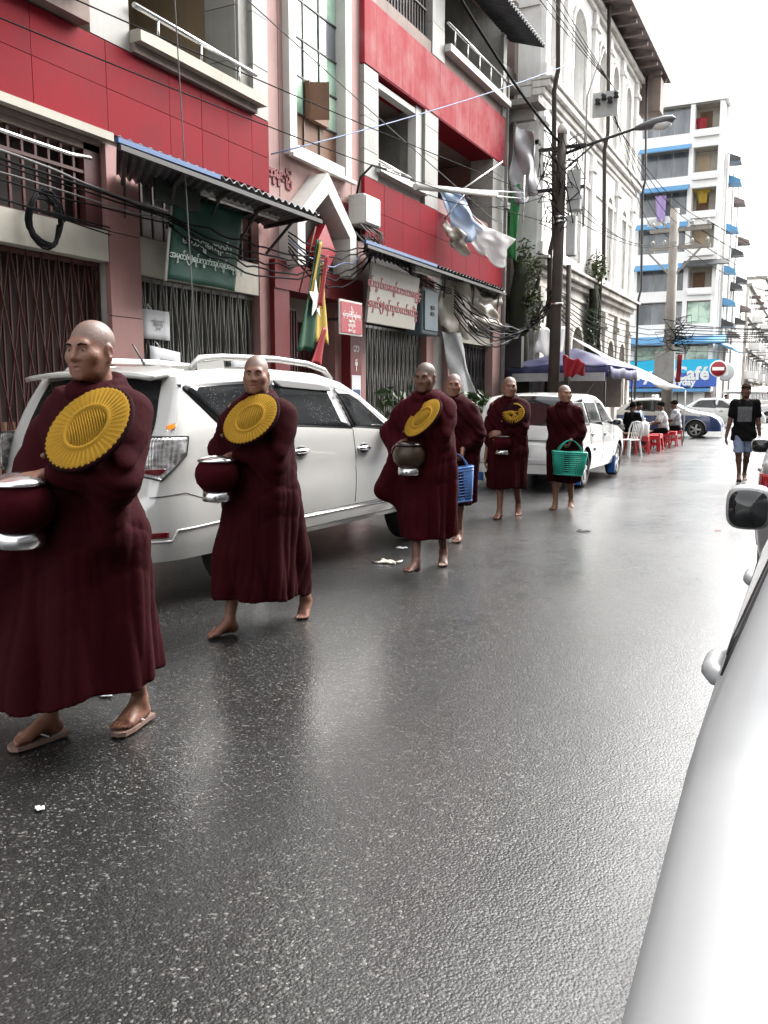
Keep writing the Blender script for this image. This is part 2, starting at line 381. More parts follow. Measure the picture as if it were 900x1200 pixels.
# ------------------------------------------------------------------ apartment block on the left (two red wings round a pink stair bay)
AB = empty('apartment_block', (FX, 11, 0), label='pink and red apartment block with iron shop gates and a tall green stair window', cat='building')
def ab(name, a, b, mat, **kw): return bx(name, a, b, mat, AB, **kw)
def panels(name, ye, ze, x0, x1, mat, parent, gap=.006, jit=.003):
    for i in range(len(ye) - 1):
        for j in range(len(ze) - 1): piece(name, (x0, ye[i] + gap, ze[j] + gap), (x1, ye[i + 1] - gap, ze[j + 1] - gap), mat, parent, jit)
def lattice_gate(name, y0, y1, z0, z1, x, mat, back, parent, step=.115):
    m = MB(); n = max(2, int(round((y1 - y0) / step))); st = (y1 - y0) / n
    for k in range(n + 1):
        y = y0 + k * st
        m.bar((x, y, z0), (x, y, z1), .016, .026)
    rows = max(2, int(round((z1 - z0) / .62))); dz = (z1 - z0) / rows
    for j in range(rows):
        za = z0 + j * dz
        for k in range(0, n, 1):
            ya = y0 + k * st
            if (k + j) % 2: m.bar((x + .017, ya, za), (x + .017, ya + st, za + dz), .008, .018)
            else: m.bar((x + .026, ya, za + dz), (x + .026, ya + st, za), .008, .018)
    m.bar((x, y0, z1 - .03), (x, y1, z1 - .03), .05, .05); m.bar((x, y0, z0 + .03), (x, y1, z0 + .03), .05, .05)
    g = m.build(name, mat, parent, True)
    bx('gate_sheet', (x - .09, y0, z0), (x - .06, y1, z1), back, parent)
    return g
def bars(name, y0, y1, z0, z1, x, mat, parent, step=.16, r=.02, mids=()):
    m = MB(); n = max(2, int(round((y1 - y0) / step)))
    for k in range(n + 1):
        y = y0 + (y1 - y0) * k / n; m.bar((x, y, z0), (x, y, z1), r, r)
    for z in (z0, z1, *mids): m.bar((x + .015, y0, z), (x + .015, y1, z), .035, .035)
    return m.build(name, mat, parent, True)
def railing(y0, y1, z, h, x, mat, parent, posts):
    m = MB(); m.tube([(x, y0, z + h), (x, y1, z + h)], .032, 10)
    for k in range(posts): y = y0 + (y1 - y0) * (k + .5) / posts; m.tube([(x, y, z - .01), (x, y, z + h)], .018, 8)
    return m.build('railing', mat, parent, True)
# body behind the front layer
ab('core_wall', (-16, 1.2, 0), (-9.6, 21.3, 12.6), M['tan'])
ab('roof', (-16.2, 1.0, 12.6), (-7.2, 21.3, 12.8), M['concrete'])
ab('party_wall', (-9.6, 1.2, 0), (FX - .02, 1.6, 12.6), M['concrete'])
ab('floor_slab', (-9.6, 1.6, 4.20), (FX - .06, 21.26, 4.42), M['soffit'])
ab('floor_slab', (-9.6, 1.6, 7.95), (FX - .06, 10.86, 8.2), M['soffit'])
ab('floor_slab', (-9.6, 13.82, 7.2), (FX - .06, 21.26, 7.4), M['soffit'])
ab('floor_slab', (-9.6, 1.6, 11.5), (FX - .06, 21.26, 11.8), M['soffit'])
ab('cross_wall', (-9.6, 10.62, 0), (-7.95, 10.86, 12.6), M['tan'])
ab('cross_wall', (-9.6, 13.82, 0), (-7.95, 14.0, 12.6), M['concrete'])
ab('end_wall', (-9.6, 21.05, 0), (FX - .05, 21.3, 12.6), M['concrete'])
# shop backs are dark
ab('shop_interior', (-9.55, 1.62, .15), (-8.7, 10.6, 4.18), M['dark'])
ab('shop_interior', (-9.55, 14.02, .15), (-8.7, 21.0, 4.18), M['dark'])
# ---- left wing, ground floor
lattice_gate('folding_gate', 2.4, 7.60, .16, 3.0, -7.56, M['maroon_iron'], M['brown_dark'], AB, .105)
ab('gate_foot_board', (-7.64, 2.4, .16), (-7.60, 7.6, 1.2), M['wood'])
for k, (ya, yb) in enumerate(((2.4, 4.1), (4.1, 5.84), (5.84, 7.60))): piece('lintel_panel', (-7.55, ya + .004, 3.005), (-7.38, yb - .004, 3.345), M['cream'], AB, .003)
bars('window_grille', 2.4, 7.58, 3.36, 4.27, -7.50, M['maroon_iron'], AB, .175, .03, (3.95,))
ab('grille_frame', (-7.56, 7.36, 3.36), (-7.46, 7.6, 4.27), M['maroon_iron'])
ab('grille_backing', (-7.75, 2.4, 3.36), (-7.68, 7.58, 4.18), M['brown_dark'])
for (ya, yb) in ((1.7, 5.98), (6.02, 7.68)): piece('trim_board', (-7.42, ya, 4.335), (-7.31, yb, 4.425), M['cream'], AB)
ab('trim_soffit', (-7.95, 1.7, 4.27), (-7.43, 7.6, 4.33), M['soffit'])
ab('pillar', (-7.95, 7.62, 0), (-7.43, 8.12, 4.33), M['concrete'])
panels('pillar_tile', [7.61, 8.13], [.14, .9, 1.65, 2.4, 3.35, 4.31], -7.46, -7.385, M['pink_dark'], AB, .005)
lattice_gate('folding_gate', 8.14, 10.62, .16, 2.93, -7.54, M['grey_iron'], M['green_iron'], AB, .10)
for (ya, yb) in ((8.13, 9.3), (9.3, 10.63)): piece('lintel_panel', (-7.56, ya + .004, 2.94), (-7.42, yb - .004, 3.38), M['cream'], AB, .003)
bars('window_grille', 8.14, 10.6, 3.4, 4.2, -7.55, M['brown_dark'], AB, .2, .03, (3.8,))
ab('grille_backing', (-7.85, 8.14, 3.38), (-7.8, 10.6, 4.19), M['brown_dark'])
ab('pillar', (-7.95, 10.63, 0), (-7.41, 10.885, 4.33), M['pink_dark'])
# ---- red band of panels, left wing
ab('band_backing', (-7.95, 1.65, 4.44), (-7.43, 10.84, 5.40), M['concrete'])
panels('band_panel', [1.66, 2.75, 3.85, 4.95, 6.05, 6.62, 7.66, 8.72, 9.34, 9.9, 10.45, 10.87], [4.43, 4.915, 5.42], -7.43, -7.37, M['red_panel'], AB, .004, .002)
# ---- left wing, first floor: cage bay, tiled pillars, balcony
ab('bay_slab', (-7.9, 2.0, 5.74), (-6.98, 7.22, 5.88), M['white_paint'])
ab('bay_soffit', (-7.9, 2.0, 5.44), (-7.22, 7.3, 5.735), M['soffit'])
ab('bay_wall', (-7.9, 1.7, 5.885), (-7.42, 7.44, 7.94), M['tan'])
ab('pillar', (-7.9, 7.45, 5.42), (-7.44, 8.05, 12.6), M['concrete'])
panels('pillar_tile', [7.44, 8.06], [5.425, 6.05, 6.7, 7.35, 8.0, 8.65, 9.3], -7.47, -7.37, M['grey_tile'], AB, .005)
ab('pillar', (-7.95, 10.28, 5.42), (-7.44, 10.855, 12.6), M['concrete'])
panels('pillar_tile', [10.5, 10.872], [5.425, 6.1, 6.8, 7.5, 8.2, 8.9, 9.6], -7.47, -7.365, M['grey_tile'], AB, .005)
for z0, z1 in zip([5.67, 6.1, 6.8, 7.5, 8.2, 8.9], [6.1, 6.8, 7.5, 8.2, 8.9, 9.6]): piece('pillar_tile', (-7.98, 10.24, z0 + .005), (-7.47, 10.275, z1 - .005), M['grey_tile'], AB)
ab('balcony_slab', (-9.55, 8.06, 5.53), (-7.20, 10.60, 5.665), M['cream'])
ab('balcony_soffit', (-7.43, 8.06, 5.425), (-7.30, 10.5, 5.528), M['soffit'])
railing(8.07, 10.48, 5.665, .27, -7.30, M['steel'], AB, 3)
wf = bx('window', (-9.59, 8.4, 5.75), (-9.50, 9.6, 7.3), M['black_iron'], AB)
bx('pane', (-9.51, 8.46, 5.8), (-9.48, 9.54, 7.24), M['glass_dark'], wf)
ab('upper_wall', (-8.0, 1.7, 8.2), (-7.42, 7.44, 12.6), M['red_panel'])
ab('balcony_slab', (-9.55, 8.06, 8.9), (-7.20, 10.5, 9.05), M['cream'])
# ---- pink stair bay
ab('bay_wall', (-9.6, 10.86, 3.45), (-7.46, 11.5, 12.6), M['pink'])
ab('bay_wall', (-9.6, 13.2, 3.45), (-7.46, 13.83, 12.6), M['pink'])
ab('bay_wall', (-9.6, 11.5, 3.45), (-7.46, 13.2, 5.2), M['pink'])
ab('bay_wall', (-9.6, 11.5, 11.0), (-7.46, 13.2, 12.6), M['pink'])
for y in (11.27, 13.5): ab('rain_groove', (-7.462, y, 4.3), (-7.452, y + .012, 12.5), M['pink_dark'])
stair = MB()
stair.box((-7.6, 11.40, 5.12), (-7.34, 11.60, 11.1)); stair.box((-7.6, 13.12, 5.12), (-7.34, 13.32, 11.1)); stair.box((-7.62, 11.602, 5.12), (-7.36, 13.118, 5.30))
stair.box((-7.34, 11.36, 5.06), (-7.26, 13.36, 5.118))
SW = stair.build('stair_window', M['white_paint'], AB, True, bevel=.006)
ycols = [11.60, 12.08, 12.56, 13.12]; zr = [5.30, 5.86, 6.42, 6.98, 7.54, 8.10, 8.66, 9.2, 9.8, 10.4, 11.0]
for j in range(10):
    for i in range(3):
        mt = M['glass_green']
        if j == 0: mt = M['brown_box']
        elif (i, j) in ((0, 2), (0, 4), (2, 3), (2, 5), (1, 6)): mt = M['glass_grey']
        p = piece('pane', (-7.56, ycols[i] + .012, zr[j] + .012), (-7.53, ycols[i + 1] - .012, zr[j + 1] - .012), mt, SW, .004)
mm = MB()
for y in ycols[1:3]: mm.box((-7.57, y - .012, 5.3), (-7.51, y + .012, 11.0))
for z in zr[1:-1]: mm.box((-7.57, 11.6, z - .012), (-7.512, 13.12, z + .012))
mm.build('mullion', M['black_iron'], SW, True)
cs = MB().bar((-7.48, 12.14, 6.1), (-7.18, 12.30, 6.1), .03, .56).build('open_casement', M['brown_box'], SW, True)
MB().box((-7.52, 12.12, 5.84), (-7.44, 12.72, 6.4)).build('open_casement', M['brown_box'], SW, True)
# portal at street level
ab('portal_jamb', (-7.9, 10.89, .14), (-7.33, 11.3, 3.08), M['red_paint'])
ab('portal_lintel', (-7.9, 10.89, 3.085), (-7.31, 13.66, 3.5), M['red_paint'])
ab('portal_post', (-7.9, 13.22, .14), (-7.33, 13.62, 3.08), M['red_paint'])
ab('inner_jamb', (-7.95, 12.98, .14), (-7.5, 13.2, 3.08), M['pink_dark'])
ab('fanlight_board', (-8.0, 11.31, 2.72), (-7.8, 12.97, 3.08), M['cream'])
sh = MB()
for k in range(22): sh.box((-8.0, 11.32 + k * .075, .16), (-7.93 + .02 * (k % 2), 11.32 + k * .075 + .07, 2.715))
sh.build('rolling_door', M['maroon_iron'], AB, True)
bars('hanging_grille', 11.34, 11.9, 1.7, 2.85, -7.6, M['maroon_iron'], AB, .08, .03)
# small print on the portal post
pst = bx('poster', (-7.329, 13.25, 1.05), (-7.322, 13.58, 1.85), M['paper'], AB)
bx('poster_panel', (-7.321, 13.28, 1.2), (-7.318, 13.55, 1.6), plain('poster_navy', (.03, .05, .12), .6), pst)
text_mesh('lettering', 'CC', .17, M['letter_white'], pst, frame((-7.314, 13.415, 1.38), (0, 1, 0), (0, 0, 1)), .001)
text_mesh('lettering', 'က\nဆ\nမ', .19, M['letter_white'], AB, frame((-7.326, 13.42, .72), (0, 1, 0), (0, 0, 1)), .002, line=1.2)
text_mesh('lettering', 'ဘ\nန', .2, M['letter_white'], AB, frame((-7.326, 13.42, 2.2), (0, 1, 0), (0, 0, 1)), .002, line=1.2)
text_mesh('wall_lettering', 'ကုမုဒြာ', .20, M['letter_red'], AB, frame((-7.452, 11.24, 4.78), (0, 1, 0), (0, 0, 1)), .012, bold=.012)
text_mesh('wall_lettering', 'အိမ်ရာမြေ', .20, M['letter_red'], AB, frame((-7.452, 13.22, 4.72), (0, 1, 0), (0, 0, 1)), .012, bold=.012)
# ---- right wing
ab('pillar', (-7.9, 13.66, 0), (-7.42, 13.95, 4.2), M['pink_dark'])
lattice_gate('folding_gate', 13.97, 16.62, .16, 2.8, -7.56, M['grey_iron'], M['black_iron'], AB, .10)
ab('lintel_board', (-7.8, 13.97, 2.82), (-7.5, 16.62, 4.18), M['brown_dark'])
ab('pillar', (-7.9, 16.63, 0), (-7.40, 17.0, 4.2), M['pink_dark'])
ab('shop_wall', (-7.9, 17.01, .14), (-7.55, 17.84, 4.18), M['concrete'])
ab('pillar', (-7.9, 17.85, 0), (-7.42, 18.16, 4.2), M['pink'])
lattice_gate('folding_gate', 18.2, 20.66, .16, 2.72, -7.60, M['black_iron'], M['dark'], AB, .12)
ab('lintel_board', (-7.85, 18.18, 2.73), (-7.46, 20.7, 3.12), M['cream'])
ab('lintel_back', (-7.85, 18.18, 3.13), (-7.62, 20.7, 4.18), M['concrete'])
ab('pillar', (-7.9, 20.72, 0), (-7.40, 21.29, 4.2), M['pink'])
ab('band_backing', (-7.95, 13.84, 4.25), (-7.44, 21.28, 5.30), M['concrete'])
panels('band_panel', [13.83, 14.6, 15.4, 16.2, 17.0, 17.9, 18.75, 19.6, 20.45, 21.3], [4.24, 4.80, 5.34], -7.44, -7.37, M['red_panel'], AB, .004, .002)
ab('window_sill', (-7.7, 14.3, 5.5), (-7.28, 16.42, 5.61), M['white_paint'])
ab('spandrel', (-7.8, 14.36, 5.342), (-7.46, 16.42, 5.498), M['grey_tile'])
for ya, yb, ze in ((13.83, 14.37, [5.345, 5.8, 6.35, 6.9, 7.20]), (16.44, 17.1, [5.345, 5.8, 6.35, 6.9, 7.20]), (20.45, 21.29, [5.345, 5.8, 6.35, 6.9, 7.20])):
    ab('pillar', (-7.95, ya + .01, 5.34), (-7.46, yb - .01, 7.20), M['concrete'])
    panels('pillar_tile', [ya, yb], ze, -7.46, -7.375, M['grey_tile'], AB, .005)
fr = MB(); fr.box((-7.62, 14.38, 5.62), (-7.44, 14.50, 7.18)); fr.box((-7.62, 16.14, 5.62), (-7.44, 16.42, 7.18)); fr.box((-7.62, 14.51, 7.02), (-7.45, 16.13, 7.12))
WO = fr.build('open_window', M['white_paint'], AB, True)
railing(14.52, 16.12, 5.62, .16, -7.5, M['steel'], WO, 4)
ab('room_wall', (-9.58, 14.02, 4.5), (-9.3, 17.0, 7.18), M['brown_dark'])
ab('room_partition', (-9.3, 16.6, 4.5), (-7.95, 16.75, 7.18), M['concrete'])
ab('balcony_parapet', (-7.75, 17.1, 5.345), (-7.46, 20.45, 5.66), M['pink_dark'])
ab('balcony_wall', (-9.5, 17.1, 4.5), (-9.0, 20.9, 7.18), M['pink_dark'])
ab('balcony_side', (-9.0, 20.7, 4.5), (-7.96, 21.0, 7.18), M['pink_dark'])
panels('band_panel', [13.83, 14.28, 15.35, 16.42, 17.15, 18.0, 18.85, 19.7, 20.5, 21.3], [7.215, 8.32], -7.46, -7.36, M['red_faded'], AB, .003, .002)
ab('band_backing', (-7.95, 13.85, 7.22), (-7.465, 21.28, 8.31), M['concrete'])
ab('band_soffit', (-7.95, 14.38, 7.19), (-7.37, 20.44, 7.212), M['red_panel'])
ab('upper_sill', (-7.9, 14.3, 8.325), (-7.38, 16.72, 8.55), M['soffit'])
bars('window_grille', 14.4, 16.6, 8.56, 10.4, -7.46, M['brown_dark'], AB, .13, .025, (9.1, 9.7))
ab('grille_backing', (-7.7, 14.4, 8.56), (-7.62, 16.6, 10.4), M['brown_dark'])
panels('pillar_tile', [16.73, 17.36], [8.33, 8.95, 9.6, 10.2, 10.9], -7.50, -7.36, M['grey_tile'], AB, .005)
panels('pillar_tile', [13.83, 14.3], [8.33, 8.95, 9.6, 10.2, 10.9], -7.50, -7.37, M['pink'], AB, .003)
panels('pillar_tile', [21.05, 21.3], [8.33, 8.95, 9.6, 10.2, 10.9], -7.50, -7.36, M['grey_tile'], AB, .005)
ab('balcony_slab', (-9.5, 17.37, 8.58), (-7.22, 21.28, 8.72), M['white_paint'])
ab('balcony_spandrel', (-7.6, 17.37, 8.33), (-7.40, 21.04, 8.575), M['soffit'])
railing(17.4, 21.1, 8.72, .42, -7.3, M['steel'], AB, 5)
ab('balcony_wall', (-9.5, 17.2, 8.72), (-9.0, 21.0, 11.4), plain('balcony_grey', (.10, .095, .095), .8))
ab('upper_wall', (-8.0, 13.84, 10.92), (-7.42, 21.28, 12.6), M['pink'])
aw = MB()
for k in range(26):
    y = 17.6 + k * .16
    aw.tube([(-7.4, y, 10.3), (-6.5, y, 10.0)], .05, 6)
aw.build('balcony_roof_sheet', M['corrug'], AB, True)

# ------------------------------------------------------------------ narrow house in the gap
GH = empty('narrow_house', (-8.6, 21.75, 0), label='narrow grimy house squeezed between the red block and the white arched building', cat='building')
def gh(n, a, b, m): return bx(n, a, b, m, GH)
gh('back_wall', (-16, 21.32, 0), (-9.4, 22.55, 11.5), M['soffit'])
gh('side_wall', (-9.4, 22.30, 0), (-7.5, 22.56, 11.5), M['soffit'])
for z in (3.2, 6.2, 9.2):
    gh('balcony_slab', (-9.4, 21.33, z), (-7.3, 22.29, z + .16), M['concrete'])
    gh('balcony_front', (-7.52, 21.34, z + .17), (-7.44, 22.28, z + (.9 if z < 9 else .5)), M['brown_dark'])
gh('bracket', (-7.5, 21.5, 8.7), (-6.6, 22.25, 8.84), M['concrete'])
gh('bracket_beam', (-7.5, 21.8, 8.4), (-6.8, 22.0, 8.69), M['concrete'])
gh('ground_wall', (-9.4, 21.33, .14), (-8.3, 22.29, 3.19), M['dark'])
gh('shutter_board', (-7.8, 21.36, 4.4), (-7.7, 22.28, 6.1), M['brown_dark'])
gh('downpipe', (-7.42, 21.4, .2), (-7.34, 21.48, 9.2), M['concrete'])
# ------------------------------------------------------------------ white arched building (colonial)
CX = -6.9
CB = empty('arched_building', (CX, 29, 0), label='stained old white three storey building with arched windows and heavy cornices', cat='building')
def cb(n, a, b, m, **k): return bx(n, a, b, m, CB, **k)
Y0, Y1 = 22.58, 35.4
def arch_outline(yc, w, z0, zs, n=10):
    """window outline, straight to zs then a half round"""
    p = [(yc - w / 2, z0), (yc + w / 2, z0)]
    for k in range(n + 1):
        t = PI * k / n; p.append((yc + math.cos(t) * w / 2, zs + math.sin(t) * w / 2))
    return p
def wall_with_arches(name, y0, y1, z0, z1, x0, x1, ops, mat, parent):
    """wall slab between x0 (back) and x1 (front) with arched openings (yc, w, sill, spring)"""
    m = MB(); ops = sorted(ops); cuts = [y0]
    for (yc, w, a, s) in ops: cuts += [yc - w / 2, yc + w / 2]
    cuts.append(y1)
    for k in range(0, len(cuts), 2): m.box((x0, cuts[k], z0), (x1, cuts[k + 1], z1))
    for (yc, w, a, s) in ops:
        if a > z0 + .01: m.box((x0, yc - w / 2, z0), (x1, yc + w / 2, a))
        n = 10
        for k in range(n):
            t0, t1 = PI * k / n, PI * (k + 1) / n
            ya, za = yc + math.cos(t0) * w / 2, s + math.sin(t0) * w / 2; yb, zb = yc + math.cos(t1) * w / 2, s + math.sin(t1) * w / 2
            m.prism([(x0, ya, za), (x0, yb, zb), (x0, yb, z1), (x0, ya, z1)], (x1 - x0, 0, 0))
    return m.build(name, mat, parent, True)
def arch_trim(yc, w, a, s, x, mat, parent, t=.14, d=.09):
    m = MB(); n = 12
    pts = [(yc + w / 2 + t / 2, a), (yc + w / 2 + t / 2, s)] + [(yc + math.cos(PI * k / n) * (w / 2 + t / 2), s + math.sin(PI * k / n) * (w / 2 + t / 2)) for k in range(1, n)] + [(yc - w / 2 - t / 2, s), (yc - w / 2 - t / 2, a)]
    for k in range(len(pts) - 1): m.bar((x, *pts[k]), (x, *pts[k + 1]), d, t, up=(1, 0, 0)) if False else m.bar((x, *pts[k]), (x, *pts[k + 1]), t, d, up=(1, 0, 0))
    return m.build('arch_moulding', mat, parent, True)
def shutter_window(yc, w, a, s, x, parent, mat, open_=0):
    f = MB().prism([(x, y, z) for y, z in arch_outline(yc, w, a, s)], (.05, 0, 0)).build('window', mat, parent, True)
    m = MB()
    nsl = int((s - a) / .16)
    for side in (-1, 1):
        ya = yc if side > 0 else yc - w / 2
        for k in range(nsl):
            z = a + .06 + k * (s - a - .06) / nsl
            m.bar((x + .075, ya + .06, z + .05), (x + .075, ya + w / 2 - .06, z + .05), .03, .09, up=(.5, 0, .8))
    m.build('louvres', M['shutter_grey'], f, True)
    bx('meeting_stile', (x + .06, yc - .05, a), (x + .11, yc + .05, s + w / 2 - .08), M['shutter_grey'], f)
    return f
top_ops = [(23.6, .9, 9.95, 12.1), (26.35, 1.5, 9.95, 11.9), (29.2, .9, 9.95, 12.2), (31.2, .9, 9.95, 12.2), (33.4, .9, 9.95, 12.2)]
mid_ops = [(26.3, 1.25, 5.6, 7.7), (30.9, .85, 5.55, 7.9), (33.3, .85, 5.55, 7.9)]
low_ops = [(24.3, 1.3, .2, 3.0), (26.9, 1.3, .2, 3.0), (29.6, 1.2, .2, 2.9), (31.7, 1.0, 1.2, 3.0), (33.7, 1.0, 1.2, 3.0)]
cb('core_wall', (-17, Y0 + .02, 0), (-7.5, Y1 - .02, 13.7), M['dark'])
wall_with_arches('upper_wall', Y0, Y1, 9.5, 13.75, -7.5, CX, top_ops, M['white_old'], CB)
wall_with_arches('middle_wall', Y0, Y1, 5.06, 9.48, -7.5, CX, mid_ops, M['white_old'], CB)
wall_with_arches('lower_wall', Y0, Y1, 0, 5.04, -7.5, CX, low_ops, M['moss_plaster'], CB)
cb('end_wall', (-17, Y1 + .001, 0), (CX - .03, Y1 + .1, 13.75), M['white_old'])
cb('end_wall', (-17, Y0 - .05, 11.4), (CX - .03, Y0 - .001, 13.75), M['white_old'])
for (yc, w, a, s) in top_ops:
    arch_trim(yc, w, a, s, CX + .03, M['cornice'], CB); shutter_window(yc, w, a, s, -7.3, CB, M['white_old'])
for (yc, w, a, s) in mid_ops:
    arch_trim(yc, w, a, s, CX + .03, M['cornice'], CB); shutter_window(yc, w, a, s, -7.3, CB, M['shutter_grey'])
for (yc, w, a, s) in low_ops:
    arch_trim(yc, w, a, s, CX + .03, M['moss_plaster'], CB, .16, .1)
    f = MB().prism([(-7.35, y, z) for y, z in arch_outline(yc, w, a, s)], (.05, 0, 0)).build('window', M['brown_dark'], CB, True)
def cornice(z, prof, mat):
    m = MB()
    for (dz0, dz1, d) in prof: m.box((CX - .2, Y0 - .04, z + dz0), (CX + d, Y1 + .12, z + dz1))
    return m.build('cornice', mat, CB, True, bevel=.015)
cornice(9.5, [(-.42, -.30, .07), (-.28, -.12, .14), (-.10, .06, .27), (.08, .16, .34)], M['cornice'])
cornice(5.05, [(-.62, -.52, .06), (-.30, -.16, .14), (-.14, .04, .28), (.06, .14, .36)], M['moss_plaster'])
cornice(13.45, [(-.2, -.05, .10), (-.03, .14, .22)], M['cornice'])
for z0, z1, mt, ys in ((9.7, 13.2, 'white_old', (22.85, 24.9, 28.1, 30.2, 32.3, 34.85)), (5.25, 9.05, 'white_old', (22.85, 24.9, 28.3, 32.1, 34.9)), (.1, 4.4, 'moss_plaster', (22.9, 25.6, 28.3, 30.7, 32.7, 34.9))):
    for y in ys:
        m = MB().box((CX, y - .2, z0), (CX + .12, y + .2, z1)); m.box((CX, y - .27, z1 - .5), (CX + .19, y + .27, z1 - .38)); m.box((CX, y - .25, z0), (CX + .17, y + .25, z0 + .3))
        m.build('pilaster', M[mt], CB, True)
cb('impost_band', (CX - .1, Y0, 8.0), (CX + .06, Y1, 8.12), M['cornice'])
# timber eave with rafters
ev = MB(); ev.prism([(-8.2, Y0 - .6, 14.15), (-5.95, Y0 - .6, 13.78), (-5.95, Y0 - .6, 13.92), (-8.2, Y0 - .6, 14.35)], (0, Y1 - Y0 + 2.2, 0)); ev.build('eave', M['roof_brown'], CB, True)
rp = MB(); rp.prism([(-17, Y0 - .5, 14.3), (-7.2, Y0 - .5, 14.42), (-12, Y0 - .5, 16.4)], (0, Y1 - Y0 + 1.2, 0)); rp.build('roof', M['roof_brown'], CB, True)
k = Y0 - .3
while k < Y1 + 1.2:
    piece('rafter_bracket', (-6.88, k, 13.62), (-6.05, k + .12, 13.76), M['roof_brown'], CB); k += 1.0
cb('gutter_box', (-6.9, Y1 + .14, 12.4), (-6.1, Y1 + .9, 13.6), M['soffit'])
for y in (22.75, 35.2, 28.6):
    MB().tube([(CX + .33, y, .2), (CX + .33, y, 5.3), (CX + .42, y, 5.7), (CX + .33, y, 9.3), (CX + .42, y, 9.8), (CX + .33, y, 13.6)], .065 if y < 30 else .045, 8).build('downpipe', M['pole'] if y < 30 else M['black_iron'], CB, True)
# weeds rooted in the lower cornice
def leaf_clump(name, c, r, n, mat, parent, size=.09, droop=.0, squash=(1, 1, 1), world=True):
    m = MB(); rng = random.Random(int(abs(c[0] * 91 + c[1] * 37 + c[2] * 11) * 10))
    for _ in range(n):
        d = Vector((rng.gauss(0, 1), rng.gauss(0, 1), rng.gauss(0, 1))).normalized() * (r * rng.random() ** .45)
        p = Vector(c) + Vector((d.x * squash[0], d.y * squash[1], d.z * squash[2]))
        a = Vector((rng.gauss(0, 1), rng.gauss(0, 1), rng.gauss(0, .6) - droop)).normalized(); b = a.orthogonal().normalized()
        b = (Matrix.Rotation(rng.random() * 6.3, 3, a) @ b); s = size * rng.uniform(.6, 1.3)
        q = a.cross(b) * .12 * s
        m.add([p, p + a * s * .5 + b * s * .24 + q, p + a * s, p + a * s * .5 - b * s * .24 + q], [(0, 1, 2, 3)])
    return m.build(name, mat, parent, world)
VN = empty('wall_shrub', (CX + .25, 28.2, 5.2), label='green shrub sprouting from the dark lower cornice of the white arched building', cat='shrub')
leaf_clump('foliage', (CX + .3, 28.2, 5.55), .55, 420, M['leaf2'], VN, .13, .1, (.6, 1.0, 1.0))
MB().tube([(CX + .1, 28.3, 5.1), (CX + .3, 28.2, 5.5), (CX + .3, 28.1, 6.2)], [.05, .03, .015], 6).build('stem', M['bark'], VN, True)
RG = empty('root_growth', (CX + .25, 28.3, 0), label='dark fig root growing down the white building wall below a shrub', cat='plant')
rq = random.Random(8)
for q in range(11):
    y0 = 28.25 + rq.uniform(-.25, .25); pts = [(CX + .12 + rq.uniform(0, .12), y0, 5.15)]
    for z in (4.5, 3.8, 3.1, 2.4, 1.6, .8, .14): pts.append((CX + .14 + rq.uniform(0, .2), y0 + (28.1 - y0) * .2 + rq.uniform(-.38, .38), z))
    MB().tube(pts, [rq.uniform(.05, .11) for _ in pts], 6).build('root', M['bark'], RG, True)
leaf_clump('foliage', (CX + .25, 28.1, 3.8), .7, 260, M['leaf'], RG, .16, .3, (.3, .8, 1.5))

